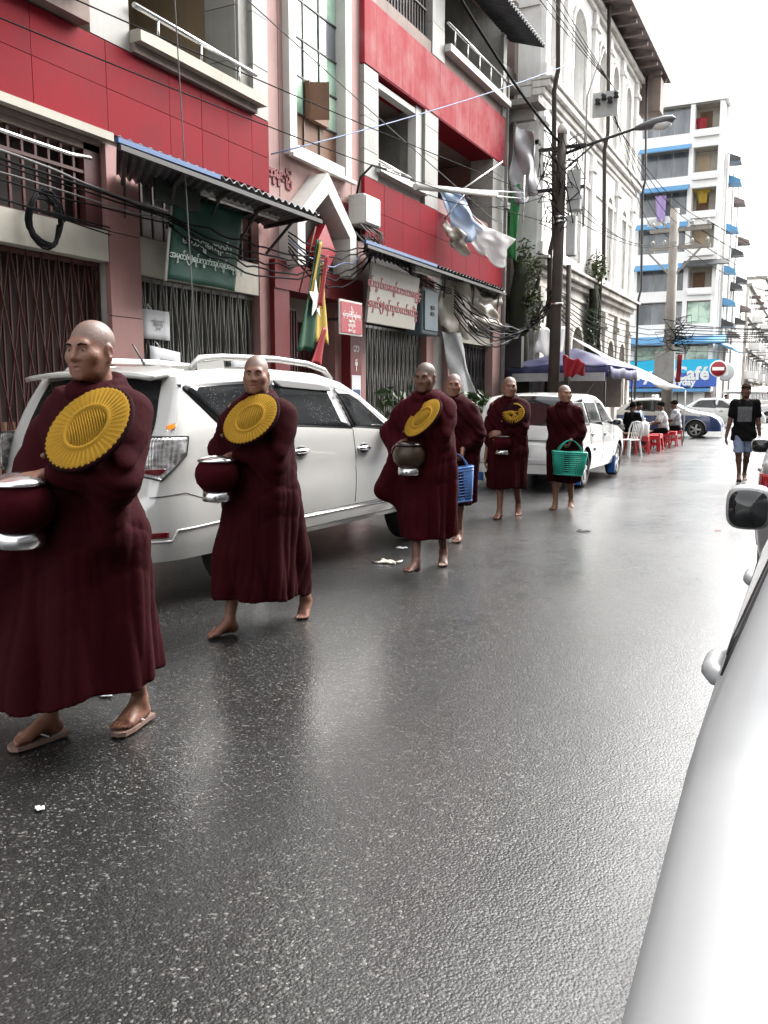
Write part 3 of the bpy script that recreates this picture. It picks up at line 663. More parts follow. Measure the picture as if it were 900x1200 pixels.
# ------------------------------------------------------------------ corner cafe building across the cross street
CY = 72.0
KB = empty('cafe_building', (-14, CY, 0), label='white seven storey corner building with blue window awnings above a blue cafe sign', cat='building')
def kb_(n, a, b, m, p=None): return bx(n, a, b, m, p or KB)
kb_('back_wall', (-24, CY + 1.6, 0), (-7.7, CY + 26, 24.0), M['white_bldg'])
kb_('side_wall', (-7.68, CY + 1.6, 0), (-7.42, CY + 26, 24.0), M['white_bldg'])
kb_('roof_slab', (-24.2, CY - .1, 23.75), (-7.35, CY + 26.2, 24.15), M['white_bldg'])
levels = [(1.9, None), (5.6, 4.26), (9.0, 7.27), (11.6, 9.85), (14.75, 12.8), (17.5, 15.62), (20.5, 18.48), (23.69, 21.63)]
lo = [2.0] + [z[0] + .05 for z in levels[1:]]
for i in range(1, 8):
    zt, zb = levels[i]
    prev = levels[i - 1][0]
    kb_('spandrel_wall', (-24, CY, prev + .02), (-7.62, CY + 1.58, zb), M['white_bldg'])                # storey parapet
    for (xa, xb) in ((-24, -13.62), (-10.06, -9.72), (-7.95, -7.62)): kb_('pier', (xa, CY + .01, zb + .001), (xb, CY + 1.57, zt + .019), M['white_bldg'])
    kb_('ceiling_slab', (-13.6, CY + .05, zt - .03), (-7.96, CY + 1.57, zt + .015), M['cream'])
    w = kb_('window', (-13.6, CY + .5, zb), (-10.07, CY + .6, zt - .04), M['white_paint'])
    gm = M['glass_green'] if i == 1 else M['glass_grey']
    for k in range(3):
        xa = -13.55 + k * 1.16; piece('pane', (xa, CY + .46, zb + .05), (xa + 1.1, CY + .5, zt - .08), gm, w)
    if i in (1, 2):
        b = kb_('window', (-9.7, CY + .3, zb), (-7.97, CY + .4, zt - .04), M['white_paint'])
        for k in range(2): piece('pane', (-9.66 + k * .85, CY + .26, zb + .04), (-8.86 + k * .85, CY + .3, zt - .08), M['glass_green'], b)
    else:
        kb_('balcony_wall', (-9.7, CY + 1.3, zb), (-7.97, CY + 1.5, zt - .04), M['cream'])
        d = kb_('door', (-9.5, CY + 1.24, zb), (-8.6, CY + 1.29, zt - .3), M['wood'] if i % 2 else M['tan'])
        kb_('balcony_rail', (-9.71, CY - .25, zb - .3), (-7.9, CY - .15, zb + .12), M['white_bldg'])
        kb_('balcony_floor', (-9.71, CY - .25, zb - .4), (-7.9, CY - .002, zb - .31), M['white_bldg'])
    if 2 < i < 7:
        a = MB().prism([(-13.75, CY, zt + .35), (-13.75, CY - .8, zt - .12), (-13.75, CY - .8, zt - .2), (-13.75, CY, zt + .2)], (3.85, 0, 0)); a.build('window_awning', M['awning_blue'], KB, True)
a = MB().prism([(-10.05, CY, 12.1), (-10.05, CY - 1.0, 11.6), (-10.05, CY - 1.0, 11.5), (-10.05, CY, 11.9)], (3.4, 0, 0)); a.build('window_awning', M['corrug'], KB, True)
a = MB().prism([(-16, CY, 6.3), (-16, CY - 1.1, 5.75), (-16, CY - 1.1, 5.6), (-16, CY, 6.1)], (9.3, 0, 0)); a.build('long_awning', M['awning_blue'], KB, True)
a = MB().prism([(-7.4, CY - 1.1, 5.74), (-6.1, CY - .6, 5.3), (-6.1, CY + 9, 5.3), (-7.4, CY + 9, 6.2)], (0, 0, -.12)); a.build('side_awning', M['awning_blue'], KB, True)
a = MB().prism([(-16, CY, 2.3), (-16, CY - .9, 2.1), (-16, CY - .9, 1.95), (-16, CY, 2.1)], (8.3, 0, 0)); a.build('shop_awning', M['awning_blue'], KB, True)
kb_('shop_front', (-24, CY + .3, 0), (-7.62, CY + 1.58, 1.98), M['soffit'])
for k in range(6): kb_('shop_shutter', (-16.6 + k * 1.3, CY + .2, .05), (-15.4 + k * 1.3, CY + .295, 1.9), M['grey_box'])
kb_('corner_pier', (-8.9, CY + .02, 0), (-8.1, CY + .28, 1.98), M['white_bldg'])
# blue cafe sign
CS = empty('cafe_sign', (-10.4, CY - .3, 2.35), label='long blue and cyan shop sign reading Bakery and Café Everyday on the white corner building', cat='sign')
bx('upper_board', (-14.9, CY - .45, 3.44), (-7.08, CY - .02, 4.46), M['cyan'], CS)
bx('lower_board', (-14.9, CY - .44, 2.35), (-7.08, CY - .02, 3.435), M['blue'], CS)
text_mesh('lettering', 'Bakery & Café', 1.42, M['letter_white'], CS, frame((-7.75, CY - .47, 3.34), (1, 0, 0), (0, 0, 1)), .02, bold=.05, align='RIGHT')
text_mesh('lettering', 'Everyday', .72, M['letter_white'], CS, frame((-8.75, CY - .46, 2.68), (1, 0, 0), (0, 0, 1)), .02, bold=.03, align='RIGHT')
SG = MB().lathe([(0, -.08), (.62, -.08), (.7, 0), (.62, .08), (0, .08)], (0, 0, 0), 24, 'y'); sgo = SG.build('round_sign', plain('pale_sign', (.5, .52, .52), .5), cat='sign', label='pale round hanging sign on the corner beside the blue cafe sign'); sgo.location = (-6.6, CY - .2, 3.45)
text_mesh('lettering', 'B', .8, M['letter_white'], sgo, frame((-6.6, CY - .3, 3.45), (1, 0, 0), (0, 0, 1)), .02, bold=.04)
# side wall along the far street: small awnings over windows, pipes
for i, (y, z, c) in enumerate([(73.5, 19.7, 'corrug'), (74.5, 18.3, 'awning_blue'), (79, 17.6, 'roof_brown'), (74.2, 14.6, 'awning_blue'), (80, 13.6, 'corrug'), (74, 11.4, 'awning_blue'), (81, 10.9, 'corrug'), (75.2, 9.0, 'awning_blue'), (75, 7.3, 'corrug'), (80.5, 6.8, 'roof_brown'), (86, 15.5, 'roof_brown'), (86, 12, 'corrug'), (87, 8.4, 'corrug'), (92, 10, 'roof_brown')]):
    w = bx('side_window', (-7.45, y + .1, z - 1.4), (-7.39, y + 1.5, z), M['glass_grey'], KB)
    bx('sash', (-7.40, y + .75, z - 1.4), (-7.36, y + .85, z), M['white_paint'], w)
    MB().prism([(-7.4, y, z + .55), (-6.45, y, z + .1), (-6.45, y, z - .15), (-7.4, y, z - .1)], (0, 1.7, 0)).build('side_awning', M[c], KB, True)
for y in (73.0, 78, 83): MB().tube([(-7.3, y, .2), (-7.3, y, 20)], .09, 6).build('waste_pipe', M['grey_box'], KB, True)
tp = kb_('ac_unit', (-12.9, CY - .5, 14.95 - .45), (-11.7, CY - .02, 15.35), M['white_paint'])
MB().lathe([(0, 0), (.34, 0), (.36, .03), (.3, .05), (0, .05)], (-12.3, CY - .56, 14.93), 18, 'y').build('fan_grille', M['grey_box'], tp, True)
for (x0, z0, c, nm, lb) in ((-9.05, 17.05, 'yellow', 'hanging_shirt', 'yellow shirt hanging in a white balcony of the corner building'), (-9.35, 22.3, 'flag_red', 'hanging_cloth', 'red cloth hanging in the top balcony of the white corner building'), (-11.95, 16.6, 'mauve', 'hanging_cloth', 'mauve cloth blowing from a window of the white corner building')):
    if c == 'mauve': M['mauve'] = plain('mauve_cloth', (.36, .26, .5), .7)
    yy = CY + .6 if c != 'mauve' else CY - .5
    h = 1.1 if c != 'mauve' else 2.0
    m = MB().sheet(lambda u, v, x0=x0, z0=z0, yy=yy, h=h: (x0 + (u - .5) * (.85 - .25 * v) + .1 * v, yy + .07 * math.sin(u * 9 + v * 3), z0 + .5 - v * h), 8, 8, .03)
    if c == 'yellow': m.box((x0 - .62, yy - .04, z0 + .22), (x0 + .62, yy + .04, z0 + .5))
    m.build(nm, M[c], None, True, label=lb, cat='clothing' if 'shirt' in nm else 'cloth')
# ------------------------------------------------------------------ far blocks along the street
def far_block(y0, y1, h, mat, lab, x0=-20, x1=-7.2, storey=3.2, face='+x'):
    E_ = empty('far_block', ((x0 + x1) / 2, y0, 0), label=lab, cat='building', group=None)
    bx('wall', (x0, y0, 0), (x1, y1, h), mat, E_); bx('roof_slab', (x0 - .1, y0 - .2, h), (x1 + .3, y1 + .1, h + .35), M['concrete'], E_)
    xf = x1 if face == '+x' else x0; s = 1 if face == '+x' else -1; n = int((y1 - y0) / 3.2); i = 0
    for fl in range(int(h / storey)):
        for k in range(n):
            y = y0 + 1 + k * (y1 - y0 - 1.5) / max(1, n); z = 1.2 + fl * storey
            w = piece('window', (xf - .05, y, z), (xf + .06 * s, y + 1.5, z + 1.5), M['glass_grey'], E_)
            if (k + fl) % 2 == 0 and fl > 0: piece('awning', (xf, y - .15, z + 1.55), (xf + .9 * s, y + 1.65, z + 1.7), M['corrug' if fl % 3 else 'roof_brown'], E_)
            if (k * 3 + fl) % 4 == 1: piece('balcony', (xf + .001 * s, y - .4, z - .9), (xf + 1.1 * s, y + 1.9, z - .1), M['white_bldg'], E_)
        piece('string_course', (xf + .002 * s, y0 + .02, fl * storey + .1), (xf + .18 * s, y1 - .02, fl * storey + .3), M['concrete'], E_)
    for k in range(max(1, int(abs(x1 - x0) / 3))):
        for fl in range(int(h / storey)): piece('window', (x0 + 1 + k * 3, y0 - .06, 1.2 + fl * storey), (x0 + 2.4 + k * 3, y0 + .02, 2.7 + fl * storey), M['glass_grey'], E_)
    return E_
far_block(99, 124, 13, M['moss_plaster'], 'grimy grey block beyond the white corner cafe building, balconies over the street')
far_block(125, 160, 17, M['white_old'], 'tall pale block third along the far street on the left')
far_block(161, 230, 20, M['white_bldg'], 'white block closing the far end of the left side of the street')
far_block(74, 130, 14, M['white_old'], 'pale block on the right side of the far street', 7.4, 24, face='-x')
far_block(131, 240, 17, M['white_bldg'], 'white block farthest along the right side of the street', 7.4, 26, face='-x')
far_block(-14, 33.5, 14.5, M['block_grey'], 'grey shop block on the right side of the street, opposite the red block', 8.25, 22, face='-x')
far_block(262, 275, 15, M['white_bldg'], 'pale building standing across the far end of the street', -30, 30)
# ------------------------------------------------------------------ things hung on the apartment block
def S(name, cat, label, loc, group=None, rz=0): return empty(name, loc, rz, label, cat, group)
# wall emblem: white house outline round a red diamond
EM = S('house_emblem', 'emblem', 'white tiled house shaped emblem with a red diamond above the red doorway', (-7.45, 12.1, 3.45)); M['emblem'] = dirty('emblem_tile', (.46, .45, .425), (.3, .29, .26), .5, .5, 2)
yc, zc = 12.13, 3.45
outer = [(-.92, 0), (-.92, .72), (0, 1.52), (.92, .72), (.92, 0)]; inner = [(-.70, 0), (-.70, .63), (0, 1.20), (.70, .63), (.70, 0)]
for k in range(4):
    m = MB(); q = [outer[k], outer[k + 1], inner[k + 1], inner[k]]
    m.prism([(-7.45, yc + y, zc + z) for y, z in q][::-1], (.34, 0, 0)); m.build('frame_tile', M['emblem'], EM, True, bevel=.004)
m = MB(); m.prism([(-7.44, yc + y * .99, zc + z) for y, z in [(-.64, .0), (.64, .0), (.64, .6), (0, 1.12), (-.64, .6)]][::-1], (.03, 0, 0)); m.build('back_panel', M['black_iron'], EM, True)
m = MB(); m.prism([(-7.40, yc + .06 + y, zc + .36 + z) for y, z in [(0, -.40), (.33, 0), (0, .40), (-.33, 0)]][::-1], (.2, 0, 0)); m.build('diamond', M['sign_red'], EM, True, bevel=.01)
# meter box and conduits
MBx = S('junction_box', 'electrical box', 'grey metal junction box with loose wires on the pink and red corner', (-7.2, 13.6, 4.5))
bx('case', (-7.44, 13.35, 4.42), (-7.12, 13.95, 4.92), M['grey_box'], MBx, bevel=.02)
bx('lid', (-7.118, 13.38, 4.45), (-7.10, 13.92, 4.89), M['grey_box'], MBx)
MB().tube([(-7.3, 13.4, 4.9), (-7.25, 13.45, 5.2), (-7.15, 13.7, 5.45), (-7.0, 13.95, 5.42)], .02, 6).build('conduit', M['cable'], MBx, True)
rng = random.Random(3); m = MB()
for k in range(12):
    y = 13.3 + rng.random() * .6; m.tube([(-7.2, y, 4.43), (-7.05 + rng.random() * .1, y + rng.uniform(-.2, .2), 4.2 + rng.random() * .1), (-7.1, y + rng.uniform(-.3, .3), 4.0), (-7.2, y + rng.uniform(-.3, .1), 4.25)], .011, 5)
m.build('loose_wires', M['cable_grey'], MBx, True)
# awnings
def awning(name, label, fy, fz, fx, wy, wz, wx, edge, n=26):
    A = S(name, 'awning', label, ((fx + wx) / 2, (fy[0] + fy[1]) / 2, fz))
    def fn(u, v):
        y = (1 - v) * (wy[0] + (wy[1] - wy[0]) * u) + v * (fy[0] + (fy[1] - fy[0]) * u)
        return (wx + (fx - wx) * v, y, wz + (fz - wz) * v + .022 * math.sin(u * n * 2 * PI) - .03 * u)
    MB().sheet(fn, n * 6, 2, .012).build('corrugated_sheet', M['corrug'], A, True)
    L = fy[1] - fy[0]
    bx('front_flashing', (fx - .02, fy[0], fz - .05), (fx + .02, fy[0] + L * .42, fz + .0), edge, A)
    for k in range(5):
        t = k / 4; y1 = wy[0] + (wy[1] - wy[0]) * (.03 + .94 * t); y0 = fy[0] + (fy[1] - fy[0]) * (.03 + .94 * t)
        MB().bar((wx, y1, wz - .07), (fx, y0, fz - .08), .04, .05).build('rafter', M['black_iron'], A, True)
        MB().bar((wx + .02, y1, wz - .45), (wx * .45 + fx * .55, y0 * .55 + y1 * .45, fz - .09), .03, .03).build('strut', M['black_iron'], A, True)
    MB().bar((fx + .03, fy[0], fz - .1), (fx + .03, fy[1], fz - .13), .04, .05).build('purlin', M['black_iron'], A, True)
    return A
awning('awning', 'dark corrugated awning over the green cloth sign and grey gate', (6.66, 10.5), 3.99, -6.3, (7.75, 10.8), 3.99, -7.36, M['blue_edge'])
awning('awning', 'corrugated awning with blue front edge over the cream sign with red writing', (12.4, 19.2), 3.95, -6.6, (13.75, 21.0), 3.99, -7.36, M['blue_edge'], 40)
bx('valance_board', (-7.0, 7.95, 3.72), (-6.96, 8.75, 4.05), M['green_iron'], None, label='dull green board under the left end of the first awning', cat='board')
for (ya, yb, z, x, lb) in ((8.75, 10.35, 3.93, -6.9, 'long fluorescent lamp batten above the green cloth sign'), (15.1, 16.3, 3.86, -7.0, 'fluorescent lamp batten above the cream sign with red writing')):
    L_ = S('tube_lamp', 'lamp', lb, (x, (ya + yb) / 2, z)); bx('batten', (x - .05, ya, z), (x + .05, yb, z + .07), M['white_paint'], L_); MB().tube([(x + .03, ya + .05, z - .025), (x + .03, yb - .05, z - .025)], .018, 8).build('tube', M['white'], L_, True)
# green cloth sign
GS = S('cloth_sign', 'sign', 'dark green cloth sign with pale writing hung over the grey gate', (-7.0, 8.9, 2.85))
def gsf(u, v):
    y = (8.16 + (9.50 - 8.16) * u) * (1 - v) + (8.33 + (9.70 - 8.33) * u) * v
    return (-7.02 + .012 * math.sin(u * 11 + v * 2) + .02 * (1 - v) * math.sin(u * 3), y, 2.86 + v * 1.04)
MB().sheet(gsf, 24, 14, .008).build('cloth', M['green_cloth'], GS, True)
MB().tube([(-7.03, 8.15, 2.84), (-7.03, 8.325, 3.92)], .018, 6).build('edge_pole', M['white_paint'], GS, True)
text_mesh('lettering', 'ေတာငျေကျာင်း', .15, M['letter_pale'], GS, frame((-6.99, 8.92, 3.36), (0, 1, -.0), (0, .12, 1)), .004)
text_mesh('lettering', 'အမှတ်(၅)ရပ်ကွက်အုပ်ချုပ်ေရးမှူးရုံး', .112, M['letter_pale'], GS, frame((-6.985, 8.92, 3.15), (0, 1, 0), (0, .12, 1)), .004, space=.9)
# cream sign with red writing
WS = S('shop_sign', 'sign', 'cream board sign with two lines of dark red writing above the second grey gate', (-6.9, 14.0, 2.72))
MB().prism([(-6.93, 12.98, 2.72), (-6.93, 14.9, 2.72), (-6.93, 15.13, 3.70), (-6.93, 13.2, 3.74)], (.05, 0, 0)).build('board', M['sign_cream'], WS, True, bevel=.006)
text_mesh('lettering', 'ရပ်ကွက်ေအးချမ်းသာယာေရးနှင့်', .19, M['letter_red'], WS, frame((-6.875, 14.08, 3.38), (0, 1, -.01), (0, .15, 1)), .003, space=.82, bold=.004)
text_mesh('lettering', 'အမှတ်(၅) ရပ်ကွက် ေကာ်မတီရုံး', .19, M['letter_red'], WS, frame((-6.875, 14.0, 3.04), (0, 1, -.01), (0, .15, 1)), .003, space=.8, bold=.004)
for y in (13.4, 14.9): MB().tube([(-6.92, y, 3.7), (-7.0, y, 4.1)], .01, 5).build('hanger', M['black_iron'], WS, True)
# small red sign
RS = S('red_sign', 'sign', 'small red notice sign with white rim and white writing beside the flag', (-6.9, 12.46, 2.47))
bx('rim', (-6.93, 12.09, 2.47), (-6.90, 12.85, 3.02), M['white_paint'], RS, bevel=.006); bx('face', (-6.901, 12.12, 2.50), (-6.889, 12.82, 2.99), M['sign_red'], RS)
for z, s, t in ((2.87, .12, 'ဥုံ'), (2.79, .085, 'ရပ်ကွက်အုပ်ချုပ်ေရး'), (2.70, .06, 'အမှတ်(၅)'), (2.63, .075, 'ရပ်ကွက်'), (2.55, .05, 'ဖုန်း ၀၁-၂၄၅')):
    text_mesh('lettering', t, s, M['letter_white'], RS, frame((-6.887, 12.47, z), (0, 1, 0), (0, 0, 1)), .002, space=.85)
bx('bracket', (-7.33, 12.44, 2.72), (-6.93, 12.48, 2.76), M['black_iron'], RS)
# blue grey meter cabinet
TC = S('meter_cabinet', 'cabinet', 'blue grey metal meter cabinet beside the cream sign', (-7.2, 16.2, 2.65))
bx('case', (-7.4, 15.55, 2.70), (-7.02, 16.35, 3.62), M['bluegrey'], TC, bevel=.05); bx('door', (-7.02, 15.62, 2.78), (-6.99, 16.28, 3.55), M['bluegrey'], TC, bevel=.02)
for z in (3.2, 3.08): piece('vent_slot', (-6.99, 15.9, z), (-6.975, 16.06, z + .07), M['dark'], TC)
# papers tied on the gate
for k, (y0, z0, w, h, t, lb) in enumerate(((8.22, 2.18, .50, .36, 'ကြေညာချက်\nအမှတ် (၅)\n၂၀၁၉', 'upper white paper notice tied to the grey gate by the pink pillar'), (8.33, 1.66, .58, .44, 'ရပ်ကွက်အုပ်ချုပ်ေရး\nအမှတ် (၅) ရပ်ကွက်\nနေ့စဉ်ဖွင့်သည်\nတနင်္ဂနွေပိတ်', 'lower white paper notice hanging crooked on the grey gate'), (9.98, 1.6, .5, .4, 'ကြေညာချက်', 'white paper notice on the grey gate just behind the head of the second monk'))):
    o = S('paper_notice', 'notice', lb, (-7.47, y0 + w / 2, z0))
    MB().sheet(lambda u, v: (-7.475 + .01 * math.sin(u * 5), y0 + u * w, z0 + v * h - .06 * u * (k == 1)), 5, 4, .004).build('sheet', M['paper'], o, True)
    text_mesh('lettering', t, .034 if k else .045, plain('faded_ink', (.14, .14, .15), .8), o, frame((-7.455, y0 + w / 2, z0 + h / 2), (0, 1, -.1 * (k == 1)), (0, 0.02, 1)), .001, space=.9)
    MB().tube([(-7.48, y0 + .08, z0 + h - .02), (-7.5, y0 + .12, z0 + h + .07), (-7.48, y0 + .2, z0 + h - .02)], .006, 4).build('tie', M['white'], o, True)
# flags on a slanted pole
FP = S('flag_pole', 'flag', 'green yellow and red flag with white star hanging limp from a slanted pole', (-6.6, 11.12, 2.0))
MB().tube([(-7.0, 11.05, 3.0), (-6.75, 11.14, 3.95)], .012, 6).build('pole', M['wood'], FP, True)
def strip(y0, y1, z0, z1, x, amp, ph): return lambda u, v: (x + amp * math.sin(u * 8 + ph + v * 2) + .03 * v, (y0[0] + (y0[1] - y0[0]) * v) * (1 - u) + (y1[0] + (y1[1] - y1[0]) * v) * u, z0 * (1 - v) + z1 * v + .05 * math.sin(u * 3) * (1 - v))
MB().sheet(strip((10.52, 11.04), (10.94, 11.20), 2.1, 3.75, -6.72, .03, 0), 8, 22, .01).build('green_band', M['flag_green'], FP, True)
MB().sheet(strip((10.74, 11.14), (11.08, 11.24), 1.9, 2.5, -6.66, .02, 1), 6, 10, .01).build('red_band', M['flag_red'], FP, True)
MB().sheet(strip((10.97, 11.20), (11.12, 11.26), 2.75, 3.55, -6.64, .02, 2), 6, 14, .01).build('red_band', M['flag_red'], FP, True)
MB().sheet(strip((11.04, 11.22), (11.47, 11.30), 2.25, 3.45, -6.76, .02, .5), 6, 14, .01).build('yellow_band', M['yellow'], FP, True)
MB().sheet(strip((10.80, 11.08), (10.88, 11.14), 2.85, 3.72, -6.68, .015, .5), 4, 14, .01).build('yellow_band', M['yellow'], FP, True)
pts = []
for k in range(10):
    r = .24 if k % 2 == 0 else .1; t = PI / 2 + k * PI / 5; pts.append((-6.655, 10.95 + .8 * r * math.cos(t), 2.88 + 1.25 * r * math.sin(t)))
MB().prism(pts, (.012, 0, 0)).build('star', M['white'], FP, True)
# coil of cable on the lintel
m = MB(); rng = random.Random(5)
for k in range(9):
    ry, rz_ = .21 + rng.uniform(-.03, .03), .26 + rng.uniform(-.03, .03); c0 = rng.uniform(-.03, .03); c1 = rng.uniform(-.05, .03)
    m.tube([(-7.30 + .03 * rng.random() + .02 * math.sin(t * 3), 6.62 + c0 + ry * math.cos(t), 3.30 + c1 + rz_ * math.sin(t)) for t in np.linspace(0, 2 * PI, 22)], .011, 5)
m.build('cable_coil', M['cable'], None, True, label='black coil of spare cable hanging on the cream lintel over the maroon gate', cat='cable')
MB().tube([(-7.22, 3.0, 3.92 + .12), (-7.2, 5.2, 4.02), (-7.2, 6.9, 4.0), (-7.2, 7.2, 4.03)], .022, 8).build('bent_rod', M['steel'], None, True, label='thin bent metal rod under the cream trim above the maroon grille', cat='rod')
# AC cage on the first floor bay
AC = S('ac_cage', 'air conditioner', 'caged air conditioner on the white slab above the red band', (-6.9, 6.3, 5.9))
bx('ac_unit', (-7.38, 5.6, 5.93), (-7.0, 6.6, 6.6), M['grey_box'], AC, bevel=.02)
m = MB()
for y in np.linspace(5.2, 7.1, 9): m.bar((-6.82, y, 5.9), (-6.82, y, 6.7), .025); 
for z in (5.93, 6.2, 6.45, 6.7): m.bar((-6.82, 5.2, z), (-6.82, 7.1, z), .025); m.bar((-6.82, 7.1, z), (-7.42, 7.1, z), .025)
for x in (-7.0, -7.2): m.bar((x, 7.1, 5.9), (x, 7.1, 6.7), .025)
for k in range(2): m.tube([(-6.85 - .25 * k, 7.105, 6.2 + .11 * math.sin(t)) if False else (-6.98 - .26 * k + .11 * math.cos(t), 7.105, 6.07 + .11 * math.sin(t)) for t in np.linspace(0, 2 * PI, 13)], .012, 5)
m.build('cage', M['black_iron'], AC, True)
# wrecked shade on the right wing balcony
WR = S('torn_tarpaulin', 'tarpaulin', 'torn pale blue and white tarpaulin sagging from the red balcony on a white pole', (-7.0, 17.8, 4.3))
def quad_sheet(c, ph, a=.05):
    c = [Vector(p) for p in c]
    def fn(u, v):
        p = c[0].lerp(c[1], u).lerp(c[3].lerp(c[2], u), v)
        return (p.x + a * math.sin(u * 7 + v * 5 + ph), p.y + a * 1.6 * math.sin(u * 9 - v * 6 + ph * 2) + a * .7 * math.sin(v * 17 + u * 5), p.z + a * .8 * math.sin(u * 11 + ph) * (.3 + v))
    return fn
MB().sheet(quad_sheet([(-7.50, 17.25, 5.86), (-7.14, 17.6, 5.80), (-6.66, 18.0, 5.10), (-6.95, 17.5, 4.62)], .4), 14, 22, .008).build('blue_sheet', M['tarp_blue'], WR, True)
MB().sheet(quad_sheet([(-7.05, 17.8, 5.35), (-6.10, 18.4, 4.86), (-6.34, 18.25, 4.26), (-6.88, 17.7, 4.70)], 1.7), 20, 16, .008).build('white_sheet', M['tarp_white'], WR, True)
MB().sheet(quad_sheet([(-7.20, 17.2, 5.15), (-6.85, 17.5, 4.85), (-6.9, 17.6, 4.45), (-7.25, 17.3, 4.70)], 2.9, .06), 12, 12, .008).build('hanging_rag', M['plastic_dirty'], WR, True)
WP = MB().tube([(-6.35, 13.75, 5.02), (-6.55, 18.4, 5.86)], .055, 8).build('white_pole', M['white_paint'], None, True, label='long white pole sticking out along the red balcony under the torn tarpaulin', cat='pole')
BR = S('broken_rods', 'rods', 'broken thin metal rods poking out of the balcony above the torn tarpaulin', (-7.1, 19, 5.7))
for p in ([(-7.3, 17.6, 5.7), (-6.7, 19.2, 6.75)], [(-7.2, 18.3, 6.0), (-6.7, 20.8, 6.4)], [(-7.2, 18.2, 5.9), (-6.7, 20.9, 6.28)], [(-6.7, 20.8, 5.7), (-6.7, 20.8, 6.8)], [(-7.3, 17.3, 5.2), (-6.9, 17.5, 5.75)], [(-7.3, 18.8, 5.6), (-7.0, 20.3, 5.1)]):
    MB().tube(p, .02, 5).build('rod', M['steel'], BR, True)
# dirty plastic wrapped round the shop at the right
PLs = S('plastic_sheet', 'plastic sheet', 'dirty plastic sheeting wrapped under the right end of the second awning', (-7.1, 18.5, 2.9))
def pf(u, v):
    y = 17.9 + 3.0 * u; return (-7.28 + .05 * math.sin(u * 19 + v * 9) + .045 * math.sin(v * 21 + u * 6) + .05 * math.sin(v * 5 + u * 9), y, 3.1 + .95 * v + .06 * math.sin(u * 9) - .03 * math.sin(u * 23))
MB().sheet(pf, 60, 26, .008).build('sheet', M['plastic_dirty'], PLs, True)
MB().sheet(quad_sheet([(-7.30, 17.0, 3.95), (-6.95, 17.9, 3.95), (-6.95, 17.95, 2.75), (-7.30, 17.1, 2.95)], .9, .045), 18, 26, .008).build('hanging_sheet', M['plastic_dirty'], PLs, True)
CPs = MB().sheet(quad_sheet([(-7.25, 17.05, 2.85), (-7.0, 17.5, 2.85), (-6.55, 18.0, .75), (-6.95, 17.5, .70)], 2.2, .035), 12, 26, .010).build('hanging_plastic', M['tarp_grey'], None, True, label='long pale plastic strip hanging down beside the dark gate behind the monks', cat='plastic sheet')
# grey tarps and green cloth in the gap
MB().sheet(quad_sheet([(-7.30, 21.5, 8.3), (-6.76, 21.6, 8.0), (-6.50, 21.5, 6.55), (-7.1, 21.35, 6.2)], 1.2, .07), 22, 32, .012).build('grey_tarpaulin', M['tarp_grey'], None, True, label='crumpled grey tarpaulin hanging from the narrow house in the gap', cat='tarpaulin')
MB().sheet(quad_sheet([(-7.22, 21.36, 6.75), (-6.98, 21.36, 6.75), (-7.05, 21.36, 4.9), (-7.25, 21.36, 5.0)], .3, .015), 5, 14, .010).build('green_banner', plain('bright_green', (.02, .20, .05), .6), None, True, label='narrow bright green banner at the end of the red block', cat='banner')
# mossy tree trunk in front of the gap
TR = S('street_tree', 'tree', 'dark mossy tree trunk with tufts of leaves in front of the narrow house', (-7.07, 21.75, 0.10))
MB().tube([(-7.02, 21.75, 0.00), (-7.04, 21.77, 1.20), (-7.07, 21.80, 2.60), (-7.17, 21.95, 4.00), (-7.12, 22.05, 5.10)], [.36, .29, .28, .24, .12], 12).build('trunk', M['bark'], TR, True)
for p, r in (([(-7.12, 21.85, 3.60), (-6.72, 22.05, 4.20), (-6.62, 22.15, 4.80)], [.12, .07, .03]), ([(-7.12, 21.85, 3.00), (-6.62, 21.65, 3.40), (-6.42, 21.65, 3.90)], [.1, .05, .02]), ([(-7.12, 21.95, 4.30), (-7.42, 22.25, 5.20)], [.08, .03])): MB().tube(p, r, 7).build('limb', M['bark'], TR, True)
for c, r, n in (((-6.87, 22.00, 4.75), .42, 240), ((-6.77, 21.95, 3.95), .36, 170), ((-6.62, 21.70, 3.40), .28, 110), ((-6.92, 21.75, 2.20), .25, 90), ((-7.07, 22.15, 5.30), .28, 100)): leaf_clump('foliage', c, r, n, M['leaf2'], TR, .11, .15, (.8, .8, 1.1))
# potted plants by the pavement edge
def potted(loc, lab, h, n, r, mat):
    P_ = S('potted_plant', 'plant', lab, loc)
    MB().lathe([(.0, 0), (.13, 0), (.19, .28), (.2, .3), (.17, .3), (.15, .24), (0, .24)], loc, 16).build('pot', M['wood'], P_, True)
    rg = random.Random(int(loc[1] * 10))
    for k in range(9):
        a = rg.random() * 6.28; d = rg.uniform(.3, .8) * r; e = (loc[0] + math.cos(a) * d, loc[1] + math.sin(a) * d, loc[2] + h * rg.uniform(.6, 1))
        MB().tube([(loc[0], loc[1], loc[2] + .22), (loc[0] + math.cos(a) * d * .4, loc[1] + math.sin(a) * d * .4, loc[2] + h * .5), e], [.014, .01, .005], 5).build('stem', M['leaf'], P_, True)
        leaf_clump('leaves', e, .24, n, mat, P_, .26, .35)
    return P_
potted((-6.2, 15.75, .14), 'leafy green potted plant beside the gate behind the monk with the blue basket', 1.35, 20, .7, M['leaf'])
potted((-6.4, 13.15, .14), 'thin leafy plant seen just left of the third monk', 1.4, 7, .45, M['leaf'])

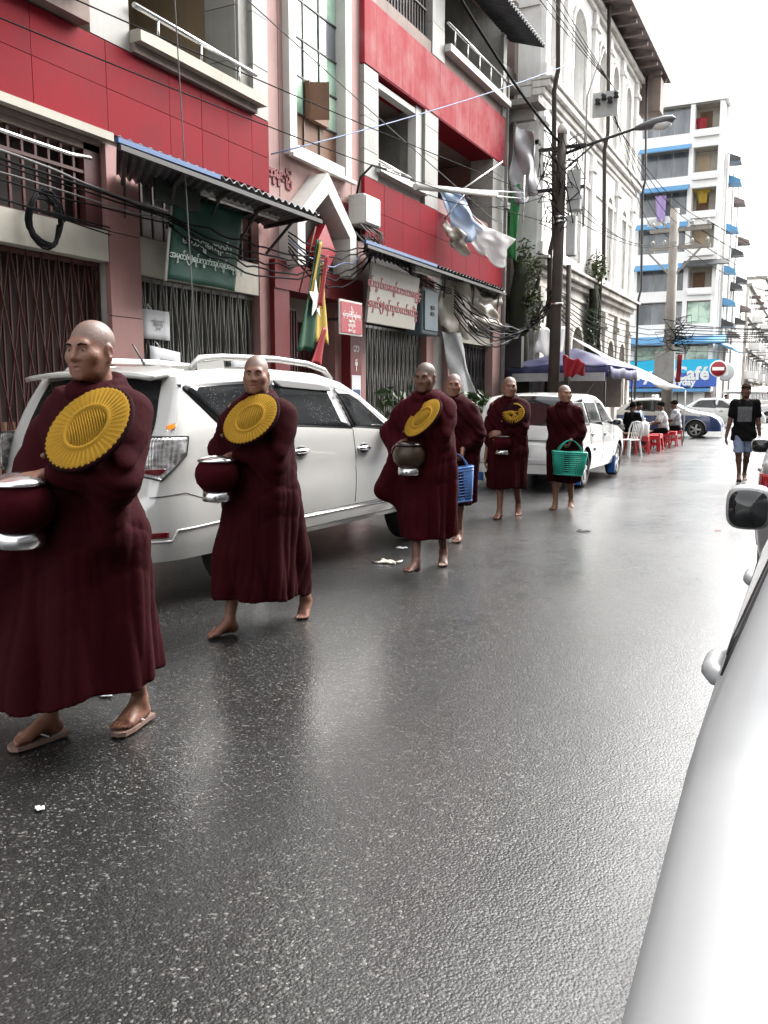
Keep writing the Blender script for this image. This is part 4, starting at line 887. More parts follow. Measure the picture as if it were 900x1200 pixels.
# ------------------------------------------------------------------ poles and lamp
P1 = S('utility_pole', 'utility pole', 'tall tarred wooden utility pole standing by the kerb with tangled wires', (-5.6, 20, .0))
MB().tube([(-5.62, 19.95, -.1), (-5.6, 20, 3.5), (-5.56, 20, 7.45)], [.15, .13, .11], 12).build('post', M['pole'], P1, True)
MB().lathe([(.115, 7.4), (.125, 7.5), (.08, 7.6), (0, 7.62)], (-5.56, 20, 0), 10).build('cap', M['moss_plaster'], P1, True)
for z in (7.1, 6.2): MB().bar((-6.1, 20, z), (-5.0, 20, z), .07).build('crossarm', M['black_iron'], P1, True)
for z in (5.55, 5.45, 3.6): MB().lathe([(.12, z), (.145, z), (.145, z + .05), (.12, z + .05)], (-5.585, 20, 0), 14, closed=True).build('band', M['steel'], P1, True)
MB().tube([(-5.30, 20.05, -.1), (-5.34, 20.05, 4.5)], .06, 8).build('cable_riser', M['pole'], P1, True)
rng = random.Random(11); m = MB()
for k in range(46):
    a = rng.random() * 6.28; z = rng.uniform(5.6, 7.3); r0 = .16; l = rng.uniform(.2, .6)
    m.tube([(-5.57 + r0 * math.cos(a), 20 + r0 * math.sin(a), z), (-5.57 + (r0 + l * .6) * math.cos(a), 20 + (r0 + l * .6) * math.sin(a), z + rng.uniform(-.1, .25)), (-5.57 + (r0 + l * .7) * math.cos(a + .6), 20 + (r0 + l * .7) * math.sin(a + .6), z - rng.uniform(.1, .6)), (-5.57 + r0 * math.cos(a + .4), 20 + r0 * math.sin(a + .4), z - .4)], .012, 4)
m.build('wire_tangle', M['cable'], P1, True, kind='stuff')
BX = S('pole_cabinet', 'electrical box', 'grey switch boxes fixed high on the utility pole', (-5.2, 20.1, 4.8))
bx('upper_box', (-5.42, 19.95, 5.7), (-5.10, 20.25, 6.6), M['shutter_grey'], BX, bevel=.03); bx('lower_box', (-5.42, 19.98, 4.7), (-5.20, 20.2, 5.6), M['shutter_grey'], BX, bevel=.03)
SL = S('street_lamp', 'street lamp', 'grey cobra head street lamp on a thin arm reaching over the street', (-5.5, 20.1, 7.0))
MB().tube([(-5.55, 20, 6.95), (-5.0, 20.05, 7.1), (-3.9, 20.15, 7.36)], .035, 8).build('arm', M['black_iron'], SL, True)
MB().tube([(-5.5, 20, 6.6), (-4.85, 20.06, 7.1)], .02, 6).build('brace', M['black_iron'], SL, True)
hd = MB().lathe([(0, 0), (.07, .01), (.12, .15), (.17, .4), (.18, .62), (.13, .82), (0, .9)], (0, 0, 0), 14)
hd.v = [(-3.98 + z * .97, 20.15 + x, 7.34 + y * .6 + z * .12) for (x, y, z) in hd.v]; hd.build('lamp_head', plain('lamp_grey', (.12, .12, .125), .5), SL, True)
ds = MB().lathe([(.0, -.13), (.10, -.10), (.15, -.03), (.15, .02)], (0, 0, 0), 14); ds.v = [(-3.42 + x * 1.5, 20.15 + y, 7.36 + z) for (x, y, z) in ds.v]; ds.build('diffuser', M['white'], SL, True)
P2 = S('concrete_pole', 'utility pole', 'pale concrete utility pole with crossarm at the street corner', (-4.8, 31.7, 0))
MB().tube([(-4.8, 31.7, -.1), (-4.8, 31.7, 7.9)], [.2, .15], 12).build('post', M['pole_conc'], P2, True)
for z in (7.2, 6.6): MB().bar((-5.6, 31.7, z), (-3.6, 31.7, z), .1, .12).build('crossarm', M['pole_conc'], P2, True)
for z in (7.3, 6.7):
    for x in (-5.5, -5.1, -4.2, -3.7): MB().lathe([(.0, 0), (.06, .02), (.035, .07), (.07, .11), (.035, .16), (.0, .2)], (x, 31.7, z), 10).build('insulator', M['grey_box'], P2, True)
for s in (-1, 1): MB().bar((-4.8 + .9 * s, 31.7, 6.55), (-4.8 + .1 * s, 31.7, 5.7), .06).build('brace', M['pole_conc'], P2, True)
B2 = bx('pole_box', (-5.22, 31.3, 2.0), (-4.55, 31.55, 3.05), M['grey_box'], None, bevel=.03, label='plain grey cabinet strapped on the concrete pole at the corner', cat='electrical box')
FC = MB().sheet(lambda u, v: (-4.5 + .16 * u + .05 * v, 31.4 + .06 * math.sin(v * 6), 2.0 + .95 * v), 4, 8, .02).build('red_pennant', M['flag_red'], None, True, label='small red flag beside the grey cabinet on the concrete pole', cat='flag')

# ------------------------------------------------------------------ overhead cables
def cable(a, b, sag=.3, r=.014, mat='cable', n=14, lab='thin dark overhead cable crossing the street front', grp='overhead cables along the shop fronts', wob=0):
    a = Vector(a); b = Vector(b); pts = []
    for i in range(n + 1):
        t = i / n; p = a.lerp(b, t); p.z -= sag * 4 * t * (1 - t)
        if wob and 0 < i < n: p += Vector((rng.uniform(-wob, wob), 0, rng.uniform(-wob, wob)))
        pts.append(p)
    return MB().tube(pts, r * .72, 5).build('overhead_cable', M[mat], None, True, label=lab, cat='cable', group=grp)
L1 = 'dark cable strung along the red and pink shop fronts'
for k in range(5): cable((-6.75 - .05 * k, 2.0, 3.95 - .035 * k), (-7.0, 8.2, 3.62 - .03 * k), .02 + .03 * k, .02 if k < 2 else .014, 'cable' if k % 3 else 'cable_grey', wob=.015, lab=L1)
for k in range(3): cable((-6.9, 2.2, 3.66 - .12 * k), (-7.15, 7.4, 3.25 + .04 * k), .03, .012, lab=L1)
for k in range(5): cable((-7.0, 8.2, 3.6 - .03 * k), (-6.7, 11.3, 3.52 - .05 * k), .08 + .06 * k, .017, wob=.03, lab=L1)
for k in range(6): cable((-6.75, 10.4, 3.75 - .05 * k), (-7.0, 13.4, 4.1 - .05 * k), .2 + .06 * k, .017, 'cable' if k != 2 else 'cable_blue', wob=.03, lab=L1)
for k in range(4): cable((-7.0, 13.4, 4.2 - .05 * k), (-7.0, 17.0, 3.7 - .03 * k), .1, .015, wob=.02, lab=L1)
for k in range(10): cable((-6.9, 16.9, 3.75 - .06 * k), (-6.5, 21.0, 3.15 + .03 * k), .25 + .05 * k, .02, 'cable' if k % 4 else 'cable_grey', wob=.04, lab='heavy sagging cable between the awning and the tarred pole')
for k in range(9): cable((-6.5, 21.0, 3.2 + .03 * k), (-5.6, 20.0, 3.75 + .07 * k), .12 + .02 * k, .02, 'cable' if k % 3 else 'cable_grey', wob=.02, lab='heavy sagging cable between the awning and the tarred pole')
L2 = 'long overhead wire crossing above the red balcony bands to the tarred pole'
cable((-6.3, 13.0, 9.3), (-5.6, 20, 7.2), .25, .04, lab='thick twisted cable descending past the upper balconies to the tarred pole', grp=None)
cable((-6.8, 2, 7.4), (-6.4, 18, 5.2), .05, .012, 'cable_grey', lab=L2, grp='overhead wires above the balconies')
cable((-7.35, 10.9, 4.98), (-6.3, 23.5, 10.2), .1, .016, 'cable_blue', lab='faded blue wire rising from the pink bay towards the white building', grp=None)
cable((-6.8, 2.6, 5.1), (-5.6, 20, 5.9), .1, .011, lab=L2, grp='overhead wires above the balconies')
cable((-6.8, 2.6, 4.75), (-5.6, 20, 5.4), .2, .011, lab=L2, grp='overhead wires above the balconies')
cable((-7.1, 13.9, 5.4), (-5.6, 20, 6.2), .5, .012, lab=L2, grp='overhead wires above the balconies')
cable((-5.2, 9.0, 9.4), (-5.2, 9.02, 3.0), 0, .012, 'cable_grey', lab='single pale wire hanging straight down before the red band', grp=None) if False else None
cable((-6.4, 7.55, 9.0), (-6.4, 7.9, 1.75), 0, .010, 'cable_grey', lab='single pale wire hanging straight down past the red band', grp=None)
for k in range(4): cable((-5.9 + .12 * k, 16, 9.9 + .12 * k), (-5.1, 23.5, 9.3 - .02 * k), .1, .016, 'cable_grey', lab='pale wire running from the upper balconies to the bracket on the white building', grp='pale wires at the top')
IB = S('insulator_bracket', 'bracket', 'rusty insulator bracket high on the white arched building', (-5.3, 23.6, 9)); bx('plate', (-5.75, 23.5, 8.75), (-5.1, 23.6, 9.35), M['shutter_grey'], IB)
MB().tube([(-5.9, 23.5, 6.0), (-5.9, 23.5, 9.3), (-5.5, 23.5, 10.4)], .03, 6).build('stay_rod', M['grey_box'], IB, True)
for k in range(4): MB().lathe([(0, 0), (.08, .02), (.05, .09), (.08, .14), (0, .2)], (-5.6 + .16 * k, 23.4, 9.0 + .1 * (k % 2)), 8).build('insulator', M['black_iron'], IB, True)
L3 = 'overhead wire between the two utility poles'
for k in range(5): cable((-5.3, 23.6, 9.2 - .1 * k), (-5.6 + .45 * k, 31.7, 7.4), .4, .014, lab=L3, grp='overhead wires between the poles')
for k in range(3): cable((-5.5, 20, 6.3 - .3 * k), (-5.3 + .6 * k, 31.7, 6.8), .5, .014, lab=L3, grp='overhead wires between the poles')
for k in range(7): cable((-5.5, 20, 3.9 - .1 * k), (-4.7, 31.7, 3.9 - .12 * k), .35 + .06 * k, .016, wob=.02, lab=L3, grp='overhead wires between the poles')
L4 = 'overhead wire crossing the wide side street from the concrete pole'
for k in range(4): cable((-5.5 + .6 * k, 31.7, 7.4), (-1 + 3 * k, 71, 9.0 - .5 * k), .9, .02, lab=L4, grp='wires over the side street')
for k in range(8): cable((-4.6, 31.7, 4.0 - .1 * k), (8 + k, 48 + k, 5.6 + .1 * k), .5, .022, wob=.03, lab=L4, grp='wires over the side street')
cable((-4.6, 31.7, 3.1), (8, 40, 3.5), .2, .02, 'cable_grey', lab=L4, grp='wires over the side street')
m = MB(); rng = random.Random(21)
for k in range(24):
    a = rng.random() * 6.28; z = rng.uniform(3.2, 4.2); l = rng.uniform(.3, .8)
    m.tube([(-4.6, 31.6, z), (-4.6 + l * math.cos(a), 31.5 + .4 * l * math.sin(a), z + rng.uniform(-.1, .3)), (-4.6 + .8 * l * math.cos(a + .6), 31.5 + .4 * l * math.sin(a + .6), z - rng.uniform(.1, .5)), (-4.6, 31.55, z - .3)], .015, 4)
m.build('wire_tangle', M['cable'], P2, True, kind='stuff')

# ------------------------------------------------------------------ tea stall: canopies, stools, chair, jug
CP = S('stall_canopy', 'canopy', 'faded navy blue peaked canopy over the street tea stall', (-5.8, 22, 0))
ca_, cb2 = (-7.1, 21.0), (-4.55, 24.6); ap = (-5.75, 22.6, 2.76)
def cano(u, v):
    x = ca_[0] + (cb2[0] - ca_[0]) * u; y = ca_[1] + (cb2[1] - ca_[1]) * v
    t = max(abs(2 * u - 1), abs(2 * v - 1)); return (x, y, 2.22 + (ap[2] - 2.22) * (1 - t) ** .9 + .02 * math.sin(u * 20) * t)
MB().sheet(cano, 24, 24, .012).build('roof_cloth', M['canopy_blue'], CP, True)
vl = MB()
vl.sheet(lambda u, v: (ca_[0] + (cb2[0] - ca_[0]) * u, ca_[1] - .02 + .02 * math.sin(u * 30), 2.22 - .24 * v - .03 * math.sin(u * 9)), 30, 2, .01)
vl.sheet(lambda u, v: (cb2[0] + .02 + .02 * math.sin(u * 30), ca_[1] + (cb2[1] - ca_[1]) * u, 2.22 - .26 * v - .05 * abs(math.sin(u * 7))), 30, 2, .01)
vl.build('valance', M['canopy_blue'], CP, True)
for x, y in ((-7.0, 21.1), (-4.65, 21.1), (-4.65, 24.5), (-7.0, 24.5)): MB().tube([(x, y, .0), (x, y, 2.24)], .022, 8).build('leg', M['black_iron'], CP, True)
MB().tube([(-4.65, 21.1, 2.15), (-5.9, 20.1, 0.2)], .008, 5).build('guy_rope', M['cable_grey'], CP, True)
bx('back_curtain', (-7.05, 24.3, 1.2), (-4.9, 24.34, 2.2), M['plastic_dirty'], CP)
T2 = S('white_tarpaulin', 'tarpaulin', 'long white tarpaulin roof sloping behind the navy canopy towards the corner', (-5.2, 27, 2))
def tarp(u, v):
    a = Vector((-6.76, 25, 3.3)).lerp(Vector((-3.91, 30, 1.72)), u); b = Vector((-5.0, 24.7, 2.30)).lerp(Vector((-4.55, 28.6, 1.75)), u); p = a.lerp(b, v)
    return (p.x, p.y, p.z - .10 * math.sin(u * PI) * (1 - v) * .3 + .03 * math.sin(u * 13 + v * 5) + .02 * math.sin(v * 15))
MB().sheet(tarp, 24, 12, .012).build('sheet', M['tarp_white'], T2, True)
for x, y, h in ((-3.95, 29.9, 1.72), (-6.7, 25.1, 2.9)): MB().tube([(x, y, 0), (x, y, h)], .02, 6).build('prop', M['white_paint'], T2, True)
bx('grey_awning', (-6.9, 20.8, 1.86), (-4.6, 20.83, 2.06), M['tarp_grey'], None, label='pale grey cloth strip hanging under the navy canopy', cat='cloth')
MB().sheet(lambda u, v: (-6.6 + .7 * u, 21.6 + .4 * v + .1 * math.sin(u * 7), 2.55 + .65 * v + .08 * math.sin(u * 9 + v * 6)), 10, 10, .012).build('white_bundle', M['tarp_white'], None, True, label='crumpled white sheet bundled above the left end of the navy canopy', cat='sheet')
bx('dark_box', (-6.95, 20.4, 2.2), (-6.55, 20.6, 2.95), M['black_iron'], None, label='dark upright box behind the left end of the navy canopy', cat='box')
RF = S('red_bag', 'bag', 'shiny red cloth bag hung at the front of the navy canopy', (-4.99, 17.8, 1.9)) if False else None
MB().sheet(lambda u, v: (-5.28 + .52 * u * (1 - .2 * v) + .06 * v, 19.55 - .08 * math.sin(u * 8 + v * 3), 2.42 - .5 * v * (1 - .45 * u) - .16 * u + .03 * math.sin(u * 12)), 10, 10, .02).build('red_cloth', M['flag_red'], None, True, label='shiny red cloth hung on the tarred pole in front of the navy canopy', cat='cloth')
def stool_mb():
    t = MB(); t.prism([(-.15, -.15, .43), (.15, -.15, .43), (.15, .15, .43), (-.15, .15, .43)], (0, 0, .035)); return t
def make_stool(lab):
    s = empty('plastic_stool', (0, 0, 0), 0, lab, 'stool', 'red plastic stools at the tea stall')
    stool_mb().build('seat', M['red_plastic'], s, bevel=.012)
    for a, b in ((-1, -1), (1, -1), (1, 1), (-1, 1)): MB().bar((a * .17, b * .17, 0), (a * .125, b * .125, .43), .05, .035).build('leg', M['red_plastic'], s)
    m = MB()
    for a, b in ((0, -1), (0, 1)): m.bar((-.13, b * .135, .39), (.13, b * .135, .39), .02, .09); m.bar((b * .135, -.13, .39), (b * .135, .13, .39), .02, .09)
    m.bar((-.15, -.155, .2), (.15, -.155, .2), .02, .03); m.bar((-.15, .155, .2), (.15, .155, .2), .02, .03)
    m.build('apron', M['red_plastic'], s); return s
st0 = make_stool('red plastic stool nearest the white plastic chair')
STO = [(-4.02, 22.9, .1), (-3.95, 23.9, .3), (-4.0, 24.8, -.1), (-3.95, 25.8, .2), (-3.9, 26.9, 0), (-3.88, 27.9, .15), (-4.5, 23.6, .4), (-4.7, 25.3, 0)]
SL_ = ['red plastic stool under the white water jug', 'red plastic stool just beyond the water jug stool', 'red plastic stool under the person in black at the tea stall', 'red plastic stool in the middle of the row along the tea stall', 'red plastic stool under the person in white shirt at the tea stall', 'red plastic stool at the far end of the tea stall row', 'red plastic stool at the inner side of the table near the chair', 'red plastic stool at the inner side of the table farther from the chair']
for i, (x, y, r) in enumerate(STO):
    o = st0 if i == 0 else copy_tree(st0)
    o.location = (x, y, 0); o.rotation_euler.z = r; o['label'] = SL_[i]
WC = S('plastic_chair', 'chair', 'cream white plastic chair at the near end of the tea stall', (-4.15, 21.7, 0), rz=-.5)
W_ = M['white']
MB().box((-.2, -.2, .41), (.2, .2, .44)).build('seat', W_, WC, bevel=.012)
for a, b in ((-1, -1), (1, -1), (1, 1), (-1, 1)): MB().bar((a * .22, b * .23, 0), (a * .18, b * .18, .42), .04, .035).build('leg', W_, WC)
bk = MB(); bk.tube([(-.19, .19, .42), (-.21, .27, .70), (-.16, .30, .84), (0, .31, .87), (.16, .30, .84), (.21, .27, .70), (.19, .19, .42)], .02, 6)
for x in (-.1, -.05, 0, .05, .1): bk.tube([(x, .2, .44), (x, .30, .85)], .011, 5)
bk.build('backrest', W_, WC)
JG = S('water_jug', 'jug', 'white plastic water jug standing on a red stool', (-4.02, 22.9, .467))
MB().lathe([(0, 0), (.13, 0), (.15, .03), (.15, .30), (.12, .36), (.04, .38), (.04, .43), (0, .43)], (0, 0, 0), 16).build('body', M['white'], JG); MB().lathe([(0, .43), (.05, .43), (.05, .47), (0, .47)], (0, 0, 0), 12).build('cap', M['white'], JG)
TB = S('low_table', 'table', 'low dark table in the tea stall between the stools', (-4.5, 24.5, 0))
MB().box((-.3, -1.6, .5), (.3, 1.6, .54)).build('tabletop', M['wood'], TB)
for a, b in ((-.25, -1.5), (.25, -1.5), (.25, 1.5), (-.25, 1.5)): MB().bar((a, b, 0), (a, b, .5), .04).build('leg', M['wood'], TB)
# no entry sign
NE = S('no_entry_sign', 'road sign', 'round red no entry sign with white bar on a white post', (-4.55, 46, 0))
MB().tube([(-4.55, 46, -.02), (-4.55, 46, 2.6)], .06, 10).build('post', M['white'], NE, True)
MB().lathe([(0, 0), (.42, 0), (.42, .03), (0, .03)], (-4.55, 45.90, 2.9), 28, 'y').build('rim', M['white'], NE, True)
MB().lathe([(0, 0), (.36, 0), (.36, .02), (0, .02)], (-4.55, 45.875, 2.9), 28, 'y').build('red_disc', M['sign_red'], NE, True)
bx('white_bar', (-4.83, 45.855, 2.82), (-4.27, 45.874, 2.98), M['white'], NE)
# umbrellas, barriers far down the street
def umbrella(loc, mat, lab, r=1.3):
    U_ = S('market_umbrella', 'umbrella', lab, loc)
    n = 8; m = MB(); vs = [(0, 0, 2.5)] + [(r * math.cos(2 * PI * k / n), r * math.sin(2 * PI * k / n), 1.95) for k in range(n)] + [(r * math.cos(2 * PI * k / n), r * math.sin(2 * PI * k / n), 1.80) for k in range(n)]
    m.add(vs, [(0, 1 + k, 1 + (k + 1) % n) for k in range(n)] + [(1 + k, 9 + k, 9 + (k + 1) % n, 1 + (k + 1) % n) for k in range(n)]); m.build('canopy', mat, U_)
    MB().tube([(0, 0, 0), (0, 0, 2.55)], .03, 6).build('pole', M['steel'], U_); return U_
bg = plain('umbrella_green', (.05, .45, .12), .6)
umbrella((.2, 73.5, 0), bg, 'bright green market umbrella behind the walking man', 2.4)
umbrella((-4.2, 78, 0), M['sign_red'], 'faded red market umbrella on the far left corner behind the walking man', 2.0)
umbrella((-5.4, 75, 0), M['tarp_grey'], 'grey market umbrella on the far corner beyond the no entry sign', 1.7)
for x, y, c, lb in ((-1.75, 58, 'orange', 'orange road barrier left of the walking man'), (1.3, 58, 'orange', 'orange road barrier right of the walking man')):
    B_ = S('road_barrier', 'barrier', lb, (x, y, 0)); MB().box((-.7, -.2, .25), (.7, .2, 1.05)).build('body', M[c], B_, bevel=.05)
    for s in (-.5, .5): MB().box((s - .12, -.3, 0), (s + .12, .3, .249)).build('foot', M['white'], B_)
    MB().box((-.6, -.215, .55), (.6, -.201, .8)).build('reflective_stripe', M['white'], B_)
# litter on the road
def litter(loc, s, mat, lab, seed=1):
    rg = random.Random(seed); z = road_z(loc[0], loc[1]) + .004
    return MB().sheet(lambda u, v: (loc[0] + s * (u - .5) * (1 + .3 * math.sin(v * 7 + seed)), loc[1] + s * .7 * (v - .5) * (1 + .3 * math.sin(u * 5 + seed)), z + .006 + s * .10 * abs(math.sin(u * 6 + seed) * math.sin(v * 5))), 7, 6, .003).build('litter', M[mat], None, True, label=lab, cat='litter')
litter((-3.33, 6.70, 0), .17, 'plastic_dirty', 'crumpled pale leaf litter on the road by the third monk', 2)
litter((-3.46, 6.66, 0), .07, 'dark', 'black scrap beside the pale litter near the third monk', 5)
litter((-3.55, 7.4, 0), .10, 'paper', 'white scrap of paper on the road beside the front wheel of the white car', 3)
litter((-2.39, 2.01, 0), .035, 'paper', 'tiny white scrap on the road at the lower left', 4)
litter((-3.05, 3.0, 0), .07, 'paper', 'white scrap behind the feet of the front monk', 6)
litter((-2.2, 9.2, 0), .12, 'dark', 'small dark leaf on the open road', 7)
litter((-.9, 9.9, 0), .05, 'flag_red', 'tiny red scrap far along the open road', 8)
# ------------------------------------------------------------------ vehicles
def paint(name, col, rough=.28, metal=0.0, coat=.9):
    m = NT(name); v = m.coord(); n = m.noise(v, 3.5, 4, .6)
    dirt = m.math('MULTIPLY', m.ramp(n, [(.45, (0, 0, 0)), (.8, (1, 1, 1))]), .12)
    m.set(Base_Color=m.mix(dirt, col, tuple(c * .55 for c in col)), Roughness=rough, Metallic=metal)
    m.b.inputs['Coat Weight'].default_value = coat; m.b.inputs['Coat Roughness'].default_value = .05 if coat > .5 else .2
    fl = m.noise(v, 700, 1, .5); m.bump(fl, .02, .002)
    return m.m
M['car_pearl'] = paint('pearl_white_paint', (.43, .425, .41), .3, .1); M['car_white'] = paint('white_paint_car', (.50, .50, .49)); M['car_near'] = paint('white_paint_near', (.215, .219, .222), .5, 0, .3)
M['car_silver'] = paint('silver_paint', (.42, .43, .44), .3, .6); M['car_blue'] = paint('blue_paint', (.025, .05, .15)); M['car_grey'] = paint('grey_paint', (.16, .17, .18), .3, .3)
def tyre_mat():
    m = NT('tyre_rubber'); n = m.noise(m.coord(), 20, 3); m.set(Base_Color=m.ramp(n, [(.3, (.012, .012, .012)), (.8, (.035, .033, .03))]), Roughness=.75); return m.m
M['tyre'] = tyre_mat(); M['black_plastic'] = plain('black_plastic', (.012, .012, .013), .45)
M['chrome'] = plain('chrome', (.75, .75, .76), .12, 1, .05); M['alloy'] = plain('alloy', (.45, .45, .46), .32, .9, .1)
M['lamp_red'] = plain('lamp_red', (.36, .006, .012), .12, 0, .15, .6, 60, coat=.8); M['lamp_amber'] = plain('lamp_amber', (.6, .2, .02), .15, coat=.8)
def lamp_clear():
    m = NT('clear_lamp'); v = m.coord(); n = m.noise(m.coord((1, 1, 2.5)), 11, 3, .5); wv = m.n('ShaderNodeTexWave'); wv.inputs['Scale'].default_value = 26; wv.inputs['Distortion'].default_value = 1.5; m.l(v, wv.inputs['Vector'])
    c = m.ramp(n, [(.35, (.10, .095, .09)), (.5, (.34, .33, .33)), (.62, (.66, .66, .67))]); c = m.mix(m.math('MULTIPLY', wv.outputs['Fac'], .35), c, (.7, .7, .7))
    m.set(Base_Color=c, Roughness=.14, Metallic=.55); m.b.inputs['Coat Weight'].default_value = 1
    m.bump(wv.outputs['Fac'], .25, .01); return m.m
M['lamp_clear'] = lamp_clear()
def wet_glass():
    m = NT('rain_spotted_glass'); v = m.coord(); vo = m.n('ShaderNodeTexVoronoi'); vo.inputs['Scale'].default_value = 60; m.l(v, vo.inputs['Vector'])
    d = m.ramp(vo.outputs['Distance'], [(.1, (1, 1, 1)), (.26, (0, 0, 0))]); n = m.noise(v, 4, 3); k = m.math('MULTIPLY', d, m.ramp(n, [(.4, (0, 0, 0)), (.6, (.6, .6, .6))]))
    m.set(Base_Color=m.mix(k, (.012, .013, .014), (.16, .16, .16)), Roughness=m.math('ADD', .06, m.math('MULTIPLY', k, .5))); m.b.inputs['Specular IOR Level'].default_value = .7
    return m.m
M['glass_wet'] = wet_glass()
M['plate'] = plain('number_plate', (.55, .55, .55), .5)

class CarShape:
    def __init__(s, L, W, top, belt, sill=.30, T=.27, rc=.45, cut=.24, rcf=.7, cutf=.3, zm=.6, re=.085, crown=.03, mid=0):
        s.L, s.W, s.top, s.belt, s.sill, s.T, s.rc, s.cut, s.rcf, s.cutf, s.zm, s.re, s.crown = L, W, top, belt, sill, T, rc, cut, rcf, cutf, zm, re, crown
    def lerp(s, tab, y):
        return float(np.interp(y, [t[0] for t in tab], [t[1] for t in tab]))
    def zt(s, y): return s.lerp(s.top, y)
    def zb(s, y): return s.lerp(s.belt, y)
    def w(s, y):
        h = s.W / 2 - .03 * ((y - s.L * .5) / (s.L * .5)) ** 2
        if y < s.rc: h -= s.cut * (1 - math.sqrt(max(0, 1 - (1 - y / s.rc) ** 2.4)))
        e = s.L - y
        if e < s.rcf: h -= s.cutf * (1 - math.sqrt(max(0, 1 - (1 - e / s.rcf) ** 2.4)))
        return h
    def xs(s, y, z):
        w = s.w(y); zb = s.zb(y)
        if z < s.zm: return w * (1 - .055 * ((s.zm - z) / (s.zm - s.sill)) ** 2)
        if z < zb:
            t = (z - s.zm) / (zb - s.zm); return w * (1 - .028 * t ** 2) - .008 * math.exp(-((t - .45) / .12) ** 2)
        return w * .972 - (z - zb) * s.T - .06 * (z - zb) ** 2
    def section(s, y):
        zT = s.zt(y); zb = s.zb(y); re = min(s.re, (zT - s.sill) * .3); ze = zT - re; z1 = min(zb, ze); pts = []
        for k in range(11): z = s.sill + (z1 - s.sill) * k / 10; pts.append((s.xs(y, z), z))
        for k in range(1, 7): z = z1 + (ze - z1) * k / 6; pts.append((s.xs(y, z), z))
        xe = s.xs(y, ze)
        for k in range(1, 6): t = PI / 2 * k / 5; pts.append((xe - re * (1 - math.cos(t)), ze + re * math.sin(t)))
        x0 = xe - re
        for k in range(1, 5): x = x0 * (1 - k / 4); pts.append((x, zT + s.crown * (1 - (x / max(x0, .01)) ** 2)))
        return pts
    def topz(s, x, y):
        zT = s.zt(y); re = min(s.re, (zT - s.sill) * .3); xe = s.xs(y, zT - re) - re
        return zT + s.crown * (1 - min(1, (x / max(xe, .01)) ** 2))
    def roofx(s, y): zT = s.zt(y); return s.xs(y, zT - s.re) - s.re
def car_body(S_, name, mats, root, wheels, rw, two_tone=None):
    ys = {0.0, S_.L}
    for e in (.006, .02, .045, .08, .12, .17, .23, .30, .38): ys |= {e, S_.L - e}
    ys |= {t[0] for t in S_.top}; y = .45
    while y < S_.L - .4: ys.add(y); y += .11
    ys = sorted(ys); vs = []; fs = []; n = None
    for y in ys:
        p = S_.section(y); loop = [(x, y, z) for x, z in p] + [(-x, y, z) for x, z in p[-2::-1]]
        n = len(loop); vs += loop
    for i in range(len(ys) - 1):
        for k in range(n): k2 = (k + 1) % n; fs.append((i * n + k, i * n + k2, (i + 1) * n + k2, (i + 1) * n + k))
    fs.append(tuple(range(n))); fs.append(tuple((len(ys) - 1) * n + k for k in range(n))[::-1])
    me = bpy.data.meshes.new(name); me.from_pydata(vs, [], fs)
    bm = bmesh.new(); bm.from_mesh(me); bmesh.ops.remove_doubles(bm, verts=bm.verts, dist=1e-4)
    bmesh.ops.dissolve_degenerate(bm, edges=bm.edges, dist=1e-5); bmesh.ops.recalc_face_normals(bm, faces=bm.faces); bm.to_mesh(me); bm.free()
    for m in mats: me.materials.append(m)
    o = bpy.data.objects.new(name, me); COL.objects.link(o)
    c = MB()
    for yw in wheels:
        for sx in (-1, 1): c.lathe([(rw * 1.17, S_.W / 2 * sx - .30), (rw * 1.17, S_.W / 2 * sx + .30)], (0, yw, rw), 36, 'x')
    cm = c.mesh('cutter'); cm.materials.append(M['black_plastic'])
    cb_ = bmesh.new(); cb_.from_mesh(cm); bmesh.ops.recalc_face_normals(cb_, faces=cb_.faces); cb_.to_mesh(cm); cb_.free()
    co = bpy.data.objects.new('cutter', cm); COL.objects.link(co)
    bo = o.modifiers.new('b', 'BOOLEAN'); bo.operation = 'DIFFERENCE'; bo.object = co; bo.solver = 'EXACT'
    try: bo.material_mode = 'TRANSFER'
    except Exception: pass
    dg = bpy.context.evaluated_depsgraph_get(); me2 = bpy.data.meshes.new_from_object(o.evaluated_get(dg))
    bpy.data.objects.remove(co); bpy.data.objects.remove(o)
    me2.name = name
    if two_tone:
        k = [m.name for m in me2.materials].index(mats[1].name)
        for p in me2.polygons:
            if p.material_index == 0 and p.center.z < two_tone: p.material_index = k
    if 'black_plastic' not in [m.name for m in me2.materials]: me2.materials.append(M['black_plastic'])
    kb = [m.name for m in me2.materials].index('black_plastic')
    for p in me2.polygons:
        if p.normal.z < -.6 and p.center.z < S_.sill + .06: p.material_index = kb
    for p in me2.polygons: p.use_smooth = True
    me2.set_sharp_from_angle(angle=math.radians(38))
    o = bpy.data.objects.new(name, me2); COL.objects.link(o); o.parent = root
    return o
